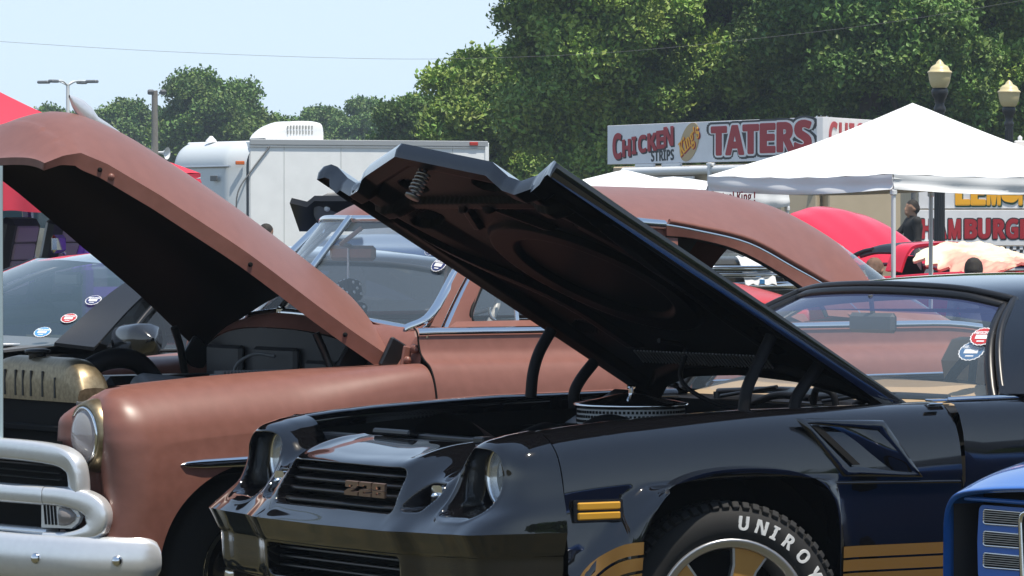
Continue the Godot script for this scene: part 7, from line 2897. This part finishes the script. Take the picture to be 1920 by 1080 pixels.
func poles() -> void:
	var p := Vector3(6.06,3.305,-68.036)
	street_lamp(Vector3(p.x, 0, p.z), p.y, 0.82, "street lamp with cream globe nearest the white tent's peak")
	p = Vector3(8.699,3.396,-84.039)
	street_lamp(Vector3(p.x, 0, p.z), p.y, 0.95, "street lamp with cream globe at the far right edge")
	# wooden pole with floodlights and horn speakers
	var c := Vector3(-14.889,6.64,-200.104)
	var t := thing("wooden_pole", "grey wooden pole with floodlights on top and white horn speakers halfway up", "pole", Vector3(c.x, 0, c.z))
	var mb := MB.new()
	mb.tube([Vector3.ZERO, Vector3(0, c.y / 2, 0), Vector3(0, c.y, 0)], [0.17, 0.15, 0.125], 12)
	var wood := mat("grey_wood", Color(0.2, 0.185, 0.16), 0.85)
	grain(wood, Color(0.14, 0.13, 0.11), Color(0.26, 0.24, 0.21), 0.03, 1.0)
	part("post", t, mb, wood)
	for e in [[-0.16, 0.0], [0.35, 0.6]]:
		mb = MB.new()
		mb.box(Vector3(e[0], c.y - 0.06, 0.1), Vector3(0.26, 0.2, 0.18), Basis(Vector3.UP, e[1]) * Basis(Vector3.RIGHT, 0.4), 0.04)
		part("floodlight", t, mb, M.grey_plastic)
	var hy := Vector3(-14.889,4.041,-200.063).y
	for e in [[0.42, 1.0], [-0.2, -0.4]]:
		mb = MB.new()
		mb.lathe([Vector2(0.05, -0.3), Vector2(0.07, -0.1), Vector2(0.16, 0.05), Vector2(0.26, 0.12), Vector2(0.24, 0.1), Vector2(0.05, -0.05)], Vector3(e[0], hy, 0.05), Vector3(e[1], -0.1, 0.5), 18)
		part("horn_speaker", t, mb, M.white_paint)
	# four-headed car park light
	c = Vector3(-23.139,8.279,-250.135)
	t = thing("car_park_light", "tall four-headed car park light against the sky at the left", "light pole", Vector3(c.x, 0, c.z), 0.35)
	mb = MB.new()
	mb.tube([Vector3.ZERO, Vector3(0, c.y, 0)], [0.13, 0.09], 10)
	part("post", t, mb, M.pole_white)
	for k in 4:
		var a := PI / 4 + PI / 2 * k
		var dd := Vector3(cos(a), 0, sin(a))
		mb = MB.new()
		mb.tube(curve([Vector3(0, c.y - 0.1, 0), dd * 0.5 + Vector3(0, c.y + 0.12, 0), dd * 1.2 + Vector3(0, c.y + 0.12, 0)], 4), 0.045, 8)
		var arm := part("arm", t, mb, M.pole_white)
		mb = MB.new()
		mb.box(dd * 1.45 + Vector3(0, c.y + 0.1, 0), Vector3(0.66, 0.16, 0.34), Basis(Vector3.UP, -a), 0.05)
		part("lamp_head", arm, mb, M.grey_plastic)
	# overhead wire
	t = thing("overhead_wire", "thin dark wire sagging across the sky and in front of the trees", "wire")
	mb = MB.new()
	mb.tube(curve([Vector3(-10.88,5.007,-96.066), Vector3(-7.04,4.772,-96.062), Vector3(-2.773,4.623,-96.06), Vector3(-0.64,4.634,-96.06), Vector3(2.027,4.751,-96.062), Vector3(4.907,5.028,-96.066), Vector3(7.68,5.37,-96.071), Vector3(10.88,5.903,-96.08)], 8), 0.0035, 5)
	part("wire", t, mb, M.grey_plastic)


# ---------------------------------------------------------------- trees
var leaf_meshes := []


func make_leaves() -> void:
	for k in 3:
		var mb := MB.new()
		for i in 26:
			var d := Vector3(rng.randfn(), rng.randfn() * 0.8, rng.randfn()).normalized()
			var c := d * rng.randf_range(0.08, 0.36)
			var n := (d * 0.5 + Vector3(0, 0.35, 0) + Vector3(rng.randfn(), rng.randfn(), rng.randfn()) * 0.6).normalized()
			var u := n.cross(Vector3(rng.randfn(), rng.randfn(), rng.randfn())).normalized()
			var w := n.cross(u)
			var l := rng.randf_range(0.055, 0.10)
			var b := l * 0.62
			var f := n * l * 0.25
			mb.colour = Color(1, 1, 1) * rng.randf_range(0.75, 1.2)
			mb.colour.a = 1.0
			mb.face([c - u * l - f, c - w * b, c + u * l - f])
			mb.face([c - u * l - f, c + u * l - f, c + w * b])
		leaf_meshes.append(mb)


func tree(called: String, label: String, base: Vector3, crown: Vector3, size: Vector3, blobs: int, per: int, tint: Color, leaf: float, group := "trees behind the stands", seed_ := 1) -> void:
	# base: foot of the trunk; crown: middle of the crown above it; size: its half widths
	var r := RandomNumberGenerator.new()
	r.seed = seed_
	var t := thing(called, label, "tree", base, 0.0, group)
	var mb := MB.new()
	var tr := 0.035 * (crown.y + size.y)
	mb.tube(curve([Vector3.ZERO, Vector3(r.randfn() * 0.1, crown.y * 0.5, r.randfn() * 0.1), crown + Vector3(0, size.y * 0.3, 0)], 5), [tr, tr * 0.9, tr * 0.85, tr * 0.8, tr * 0.75, tr * 0.7, tr * 0.6, tr * 0.5, tr * 0.4, tr * 0.3, tr * 0.2], 10)
	var bark: Material = mat("bark", Color(0.07, 0.055, 0.04), 0.9) if not M.has("bark") else M.bark
	var list := []
	var tints := []
	for k in blobs:
		var d := Vector3(r.randfn(), r.randfn(), r.randfn()).normalized()
		var rad := pow(r.randf(), 0.36)
		var c := crown + d * size * rad * 0.86
		var br := r.randf_range(0.22, 0.38) * minf(size.x, minf(size.y, 2.2))
		if k < 10:
			mb.tube([crown * Vector3(0.5, 0.62, 0.5), (crown * Vector3(0.6, 0.8, 0.6)).lerp(c, 0.5), c], [tr * 0.4, tr * 0.22, tr * 0.07], 6)
		var shade := r.randf_range(0.75, 1.3)
		for i in per:
			var e := Vector3(r.randfn(), r.randfn() + 0.35, r.randfn()).normalized()
			var p := c + e * Vector3(1.25, 0.7, 1.25) * br * pow(r.randf(), 0.22)
			var s := leaf * r.randf_range(0.6, 1.5)
			list.append(Transform3D(Basis.from_euler(Vector3(r.randfn() * 0.4, r.randf() * TAU, r.randfn() * 0.4)) * Basis.from_scale(Vector3.ONE * s), p))
			var y := shade * r.randf_range(0.85, 1.15)
			tints.append(Color(tint.r * y * r.randf_range(0.85, 1.2), tint.g * y, tint.b * y * r.randf_range(0.85, 1.15)))
	part("trunk", t, mb, bark)
	var lm: Material
	if M.has("leaves"):
		lm = M.leaves
	else:
		var q := mat("leaves", Color(1, 1, 1), 0.5, 0.0, 0.35)
		q.vertex_color_use_as_albedo = true
		q.backlight_enabled = true
		q.backlight = Color(0.30, 0.42, 0.10)
		lm = q
		for k in 3:
			var m := ArrayMesh.new()
			leaf_meshes[k].into(m, q)
			leaf_meshes[k] = m
	for k in 3:
		var mm := MultiMesh.new()
		mm.transform_format = MultiMesh.TRANSFORM_3D
		mm.use_colors = true
		mm.mesh = leaf_meshes[k]
		var idx := range(k, list.size(), 3)
		mm.instance_count = idx.size()
		for i in idx.size():
			mm.set_instance_transform(i, list[idx[i]])
			mm.set_instance_color(i, tints[idx[i]])
		var o := MultiMeshInstance3D.new()
		o.multimesh = mm
		o.name = "crown"
		o.set_meta("kind", "stuff")
		t.add_child(o, true)


func trees() -> void:
	make_leaves()
	var g1 := Color(0.19, 0.29, 0.06)
	var g2 := Color(0.12, 0.205, 0.048)
	var g3 := Color(0.115, 0.20, 0.055)
	# great trees on the right: [screen spread came from their real places] foot, crown height, half widths
	var right := [
		[-0.55, -111.0, 3.3, Vector3(1.45, 2.2, 1.8), 26, "medium green tree in front of the tall row's left end, against the sky", g1],
		[1.75, -106.0, 5.6, Vector3(1.95, 4.4, 2.2), 44, "tall green tree at the left end of the row, cut by the top edge", g1],
		[4.7, -108.0, 6.4, Vector3(2.5, 5.2, 2.6), 56, "tall green tree right above the chicken strips lettering", g1],
		[7.8, -104.0, 6.6, Vector3(2.6, 5.0, 2.6), 56, "tall green tree right above the taters lettering", g2],
		[10.6, -107.0, 6.4, Vector3(2.4, 5.2, 2.6), 52, "tall tree behind the white tent's peak", g1],
		[13.2, -118.0, 6.4, Vector3(1.9, 4.8, 2.4), 36, "dark loose tree with sky gaps behind the cream-globed lamps", g3],
		[4.0, -124.0, 7.0, Vector3(2.4, 6.6, 3.0), 46, "tall tree deep behind the first of the row, top out of the picture", g2],
		[10.0, -128.0, 7.4, Vector3(4.0, 7.0, 3.0), 56, "tall dark tree at the back of the right-hand row", g2],
		[1.6, -132.0, 4.6, Vector3(1.8, 4.2, 2.4), 40, "tree filling the row behind its left end", g2],
		[-3.2, -150.0, 3.2, Vector3(1.25, 2.2, 2.0), 26, "lower tree left of the tall row, at the trailer's right end", g2],
		[16.0, -112.0, 5.4, Vector3(1.9, 4.8, 2.4), 38, "leafy tree at the right edge beyond the lamps", g1],
	]
	var k := 0
	for e in right:
		k += 1
		tree("broadleaf_tree", e[5], Vector3(e[0], 0, e[1]), Vector3(0, e[2], 0), e[3], int(e[4] * 1.6), 110, e[6], 0.72, "tall trees behind the stands", 20 + k)
	# further left and further off
	var left := [
		[-13.9, -222.0, 5.4, Vector3(2.9, 3.1, 2.9), 50, "big round dark tree above the trailer's nose", g2],
		[-11.4, -228.0, 4.0, Vector3(2.0, 2.3, 2.4), 30, "smaller tree leaning against the big round tree's right side", g2],
		[-7.9, -262.0, 4.9, Vector3(2.0, 3.4, 2.6), 34, "hazy tree right of the roof air conditioner", g3],
		[-10.6, -266.0, 4.6, Vector3(1.9, 3.2, 2.4), 30, "hazy tree behind the roof air conditioner", g3],
		[-4.6, -250.0, 4.3, Vector3(2.2, 3.2, 2.6), 36, "hazy tree in the gap left of the tall row", g3],
		[-2.9, -205.0, 4.0, Vector3(1.9, 2.8, 2.4), 34, "medium tree at the foot of the tall row's left end", g2],
		[-20.0, -255.0, 4.6, Vector3(3.4, 3.0, 3.0), 40, "low hazy tree behind the coupe's mascot", g3],
		[-17.0, -262.0, 4.4, Vector3(2.6, 2.9, 3.0), 36, "hazy tree between the wooden pole and the mascot", g3],
		[-25.2, -262.0, 5.2, Vector3(1.6, 2.4, 2.0), 26, "small tree left of the car park light", g2],
		[-22.6, -268.0, 3.4, Vector3(2.2, 2.3, 2.4), 26, "low tree under the car park light", g3],
		[-29.0, -262.0, 3.0, Vector3(2.6, 2.5, 2.4), 26, "low tree at the left edge behind the red tent", g3],
		[-14.0, -275.0, 3.4, Vector3(3.0, 2.4, 3.0), 30, "low hazy tree behind the trailer's roof", g3],
	]
	for e in left:
		k += 1
		tree("broadleaf_tree", e[5], Vector3(e[0], 0, e[1]), Vector3(0, e[2], 0), e[3], int(e[4] * 1.4), 60, e[6], 1.05, "trees far off on the left", 20 + k)
	# trees to the right of the photographer: they show as the dark skyline mirrored in the black car's side
	for e in [[34.0, -14.0, 7.0, "nearest"], [36.0, -4.0, 6.0, "second"], [40.0, 5.0, 6.6, "third"], [38.0, 14.0, 7.4, "fourth"], [34.0, 24.0, 6.2, "fifth"], [24.0, 31.0, 7.4, "last"]]:
		k += 1
		tree("broadleaf_tree", "%s tree of the row right of the photographer, mirrored in the black wing" % e[3], Vector3(e[0], 0, e[1]), Vector3(0, e[2] * 0.55, 0), Vector3(6.4, e[2] * 0.6, 3.5), 50, 40, g2, 3.2, "trees mirrored in the black car", 20 + k)


# ---------------------------------------------------------------- people
func person(label: String, at: Vector3, turn: float, J: Dictionary, bones: Array, hair: Color, shirt: Color, trousers: Color, skin := Color(0.42, 0.24, 0.16)) -> void:
	var t := thing("person", label, "person", at, turn)
	var lo := Vector3.ONE * 9.0
	var hi := Vector3.ONE * -9.0
	for b in bones:
		for q in [b[0], b[1]]:
			lo = lo.min(J[q] - Vector3.ONE * 0.2)
			hi = hi.max(J[q] + Vector3.ONE * 0.2)
	var cols := [hair, shirt, trousers, skin]
	var mb := MB.new()
	nets(mb, lo, hi, 0.026, J, bones, cols)
	var m: StandardMaterial3D = mat("person_cloth", Color(1, 1, 1), 0.8) if not M.has("person_cloth") else M.person_cloth
	m.vertex_color_use_as_albedo = true
	part("body", t, mb, m)


func field(p: Vector3, J: Dictionary, bones: Array) -> Array:
	var d := 9.0
	var best := 9.0
	var col := 0
	for b in bones:
		var a: Vector3 = J[b[0]]
		var c: Vector3 = J[b[1]]
		var ab := c - a
		var h := clampf((p - a).dot(ab) / maxf(ab.length_squared(), 1e-6), 0.0, 1.0)
		var e := p.distance_to(a + ab * h) - lerpf(b[2], b[3], h)
		if e < best:
			best = e
			col = b[4]
		var k := 0.03
		var q := clampf(0.5 + 0.5 * (d - e) / k, 0.0, 1.0)
		d = lerpf(d, e, q) - k * q * (1.0 - q)
	return [d, col]


func nets(mb: MB, lo: Vector3, hi: Vector3, s: float, J: Dictionary, bones: Array, cols: Array) -> void:
	var n := Vector3i(((hi - lo) / s).ceil()) + Vector3i.ONE
	var f := PackedFloat32Array()
	f.resize(n.x * n.y * n.z)
	var id := func(x: int, y: int, z: int) -> int: return (x * n.y + y) * n.z + z
	f.fill(1.0)
	for b in bones:
		var a: Vector3 = (J[b[0]] as Vector3).min(J[b[1]]) - Vector3.ONE * (maxf(b[2], b[3]) + s * 3.0)
		var c: Vector3 = (J[b[0]] as Vector3).max(J[b[1]]) + Vector3.ONE * (maxf(b[2], b[3]) + s * 3.0)
		var i0 := Vector3i(((a - lo) / s).floor()).clamp(Vector3i.ZERO, n - Vector3i.ONE)
		var i1 := Vector3i(((c - lo) / s).ceil()).clamp(Vector3i.ZERO, n - Vector3i.ONE)
		for x in range(i0.x, i1.x + 1):
			for y in range(i0.y, i1.y + 1):
				for z in range(i0.z, i1.z + 1):
					var i := (x * n.y + y) * n.z + z
					if f[i] == 1.0:
						f[i] = field(lo + Vector3(x, y, z) * s, J, bones)[0]
	var vi := {}
	for x in n.x - 1:
		for y in n.y - 1:
			for z in n.z - 1:
				var m := 0
				var c := Vector3.ZERO
				var cnt := 0
				var base := (x * n.y + y) * n.z + z
				var v0 := f[base]
				if v0 > 0.3:
					continue
				var val := []
				for k in 8:
					val.append(f[base + (k & 1) * n.y * n.z + ((k >> 1) & 1) * n.z + (k >> 2)])
					if val[k] < 0.0: m += 1
				if m == 0 or m == 8:
					continue
				for e in [[0, 1], [2, 3], [4, 5], [6, 7], [0, 2], [1, 3], [4, 6], [5, 7], [0, 4], [1, 5], [2, 6], [3, 7]]:
					if (val[e[0]] < 0.0) != (val[e[1]] < 0.0):
						var t: float = val[e[0]] / (val[e[0]] - val[e[1]])
						var pa := Vector3(e[0] & 1, (e[0] >> 1) & 1, e[0] >> 2)
						var pb := Vector3(e[1] & 1, (e[1] >> 1) & 1, e[1] >> 2)
						c += pa.lerp(pb, t)
						cnt += 1
				var p := lo + (Vector3(x, y, z) + c / cnt) * s
				var fv := field(p, J, bones)
				var e2 := 0.008
				var nn := Vector3(field(p + Vector3(e2, 0, 0), J, bones)[0] - fv[0], field(p + Vector3(0, e2, 0), J, bones)[0] - fv[0], field(p + Vector3(0, 0, e2), J, bones)[0] - fv[0]).normalized()
				var jit := 1.0 + 0.35 * sin(p.x * 170.0 + 3.0 * sin(p.y * 130.0)) * sin(p.z * 150.0 + p.y * 60.0) if fv[1] == 0 else 1.0
				mb.colour = cols[fv[1]] * jit
				vi[base] = mb.vert(p, nn)
	var sx := n.y * n.z
	var sy := n.z
	for key in vi:
		for a in [[1, sx, sy], [sx, sy, 1], [sy, 1, sx]]:
			var i0: int = key
			var i1: int = key + a[0]
			if i1 >= f.size() or (f[i0] < 0.0) == (f[i1] < 0.0):
				continue
			var q := [key, key - a[1], key - a[1] - a[2], key - a[2]]
			if not (vi.has(q[1]) and vi.has(q[2]) and vi.has(q[3])):
				continue
			var w := [vi[q[0]], vi[q[1]], vi[q[2]], vi[q[3]]]
			var nf := (mb.V[w[2]] - mb.V[w[0]]).cross(mb.V[w[1]] - mb.V[w[0]])
			var fl := nf.dot(mb.N[w[0]] + mb.N[w[2]]) < 0.0
			for tri in [[0, 1, 2], [0, 2, 3]]:
				mb.I.append(w[tri[0]])
				mb.I.append(w[tri[2 if fl else 1]])
				mb.I.append(w[tri[1 if fl else 2]])


func body_joints(sit: bool) -> Dictionary:
	# faces +z; feet at y 0
	var J := {}
	var hip := 0.48 if sit else 0.93
	J.pelvis = Vector3(0, hip, 0)
	J.waist = Vector3(0, hip + 0.16, 0)
	J.chest = Vector3(0, hip + 0.40, -0.01)
	J.neck = Vector3(0, hip + 0.55, 0.0)
	J.skull = Vector3(0, hip + 0.68, 0.02)
	J.crown = Vector3(0, hip + 0.715, -0.005)
	J.chin = Vector3(0, hip + 0.61, 0.07)
	J.nose = Vector3(0, hip + 0.655, 0.115)
	J.nape = Vector3(0, hip + 0.67, -0.03)
	for s in [1.0, -1.0]:
		var q := "l" if s > 0 else "r"
		J["shoulder" + q] = Vector3(0.18 * s, hip + 0.49, -0.01)
		J["elbow" + q] = Vector3(0.23 * s, hip + 0.20, 0.0)
		J["wrist" + q] = Vector3(0.22 * s, hip - 0.03, 0.10)
		J["palm" + q] = Vector3(0.21 * s, hip - 0.11, 0.13)
		J["hip" + q] = Vector3(0.10 * s, hip - 0.03, 0)
		J["knee" + q] = Vector3(0.12 * s, 0.48, 0.42) if sit else Vector3(0.11 * s, 0.49, 0.02)
		J["ankle" + q] = Vector3(0.12 * s, 0.08, 0.40) if sit else Vector3(0.12 * s, 0.08, 0)
		J["toe" + q] = J["ankle" + q] + Vector3(0.03 * s, -0.045, 0.17)
		J["ear" + q] = Vector3(0.078 * s, hip + 0.66, 0.0)
		for k in 5:
			var b: Vector3 = J["palm" + q] + Vector3((0.03 - 0.017 * k) * s, -0.03, 0.02) if k < 4 else J["palm" + q] + Vector3(-0.035 * s, 0.02, 0.02)
			J["f%d%s" % [k, q]] = b
			J["g%d%s" % [k, q]] = b + Vector3(0, [-0.06, -0.07, -0.075, -0.06, -0.04][k], 0.03)
	return J


func body_bones() -> Array:
	var B := [["pelvis", "waist", 0.135, 0.125, 2], ["waist", "chest", 0.125, 0.14, 1], ["chest", "neck", 0.12, 0.06, 1], ["neck", "skull", 0.055, 0.06, 3], ["skull", "chin", 0.085, 0.05, 3], ["skull", "nose", 0.05, 0.014, 3], ["crown", "nape", 0.088, 0.082, 0]]
	for q in ["l", "r"]:
		B.append_array([["chest", "shoulder" + q, 0.1, 0.068, 1], ["shoulder" + q, "elbow" + q, 0.062, 0.045, 1], ["elbow" + q, "wrist" + q, 0.042, 0.028, 3], ["wrist" + q, "palm" + q, 0.03, 0.036, 3], ["pelvis", "hip" + q, 0.12, 0.1, 2], ["hip" + q, "knee" + q, 0.095, 0.062, 2], ["knee" + q, "ankle" + q, 0.06, 0.042, 2], ["ankle" + q, "toe" + q, 0.042, 0.034, 0], ["ear" + q, "ear" + q, 0.02, 0.02, 3]])
		for k in 5:
			B.append(["f%d%s" % [k, q], "g%d%s" % [k, q], 0.011, 0.009, 3])
	return B


func people() -> void:
	var dark := Color(0.02, 0.016, 0.013)
	# man at the stand: right arm stretched to the left
	var J := body_joints(false)
	J.elbowr = J.shoulderr + Vector3(-0.04, -0.20, 0.17)
	J.wristr = J.elbowr + Vector3(0.0, 0.12, 0.21)
	J.palmr = J.wristr + Vector3(0.0, 0.0, 0.08)
	for k in 5:
		J["f%dr" % k] = J.palmr + Vector3(0.03 - 0.017 * k, -0.005, 0.03) if k < 4 else J.palmr + Vector3(0.045, -0.01, -0.01)
		J["g%dr" % k] = J["f%dr" % k] + Vector3(0.0, -0.03, 0.055) if k < 4 else J["f%dr" % k] + Vector3(0.015, -0.02, 0.04)
	person("person in a black shirt reaching out an arm beside the hamburger stand", Vector3(5.749,1.53,-68.908) * Vector3(1, 0, 1), deg_to_rad(-78.0), J, body_bones(), dark, Color(0.012, 0.012, 0.014), Color(0.03, 0.035, 0.06))
	# two who sit in front of the red car, seen from behind
	for e in [[Vector3(4.522,1.53,-47.006), "person with short dark hair sitting before the cream blanket, seen from behind", dark, 1.06, 3.0], [Vector3(3.627,1.53,-48.006), "person with a shaved head sitting before the red car's open door", Color(0.16, 0.09, 0.06), 1.05, 2.6]]:
		var p: Vector3 = e[0] * Vector3(1, 0, 1)
		J = body_joints(true)
		var lift: float = e[3] - 1.24 + 0.0
		for key in J:
			J[key] += Vector3(0, 0, 0) if key.begins_with("ankle") or key.begins_with("toe") else Vector3(0, lift, 0)
		person(e[1], p, e[4], J, body_bones(), e[2], Color(0.12, 0.13, 0.16), Color(0.05, 0.06, 0.09))
		var st := thing("folding_stool", "low folding stool under the person %s" % ("in front of the cream blanket" if e[4] > 2.8 else "before the red car's door"), "stool", p, e[4], "stools by the red car")
		var mb := MB.new()
		mb.box(Vector3(0, 0.36 + lift, -0.02), Vector3(0.40, 0.03, 0.36), Basis(), 0.01)
		part("seat", st, mb, M.grey_plastic)
		for s in [1.0, -1.0]:
			for z in [0.14, -0.16]:
				mb = MB.new()
				mb.tube([Vector3(0.18 * s, 0, z), Vector3(0.16 * s, 0.35 + lift, z)], 0.012, 8)
				part("leg", st, mb, M.grey_plastic)
	# somebody standing behind the coupe's bonnet, only the hair shows
	J = body_joints(false)
	person("person behind the copper bonnet, only dark hair showing before the trailer", Vector3(-3.176,1.53,-62.008) * Vector3(1, 0, 1), 2.4, scaled(J, 0.80), body_bones(), dark, Color(0.2, 0.2, 0.25), Color(0.05, 0.05, 0.08))


func scaled(J: Dictionary, k: float) -> Dictionary:
	for key in J:
		J[key] *= k
	return J
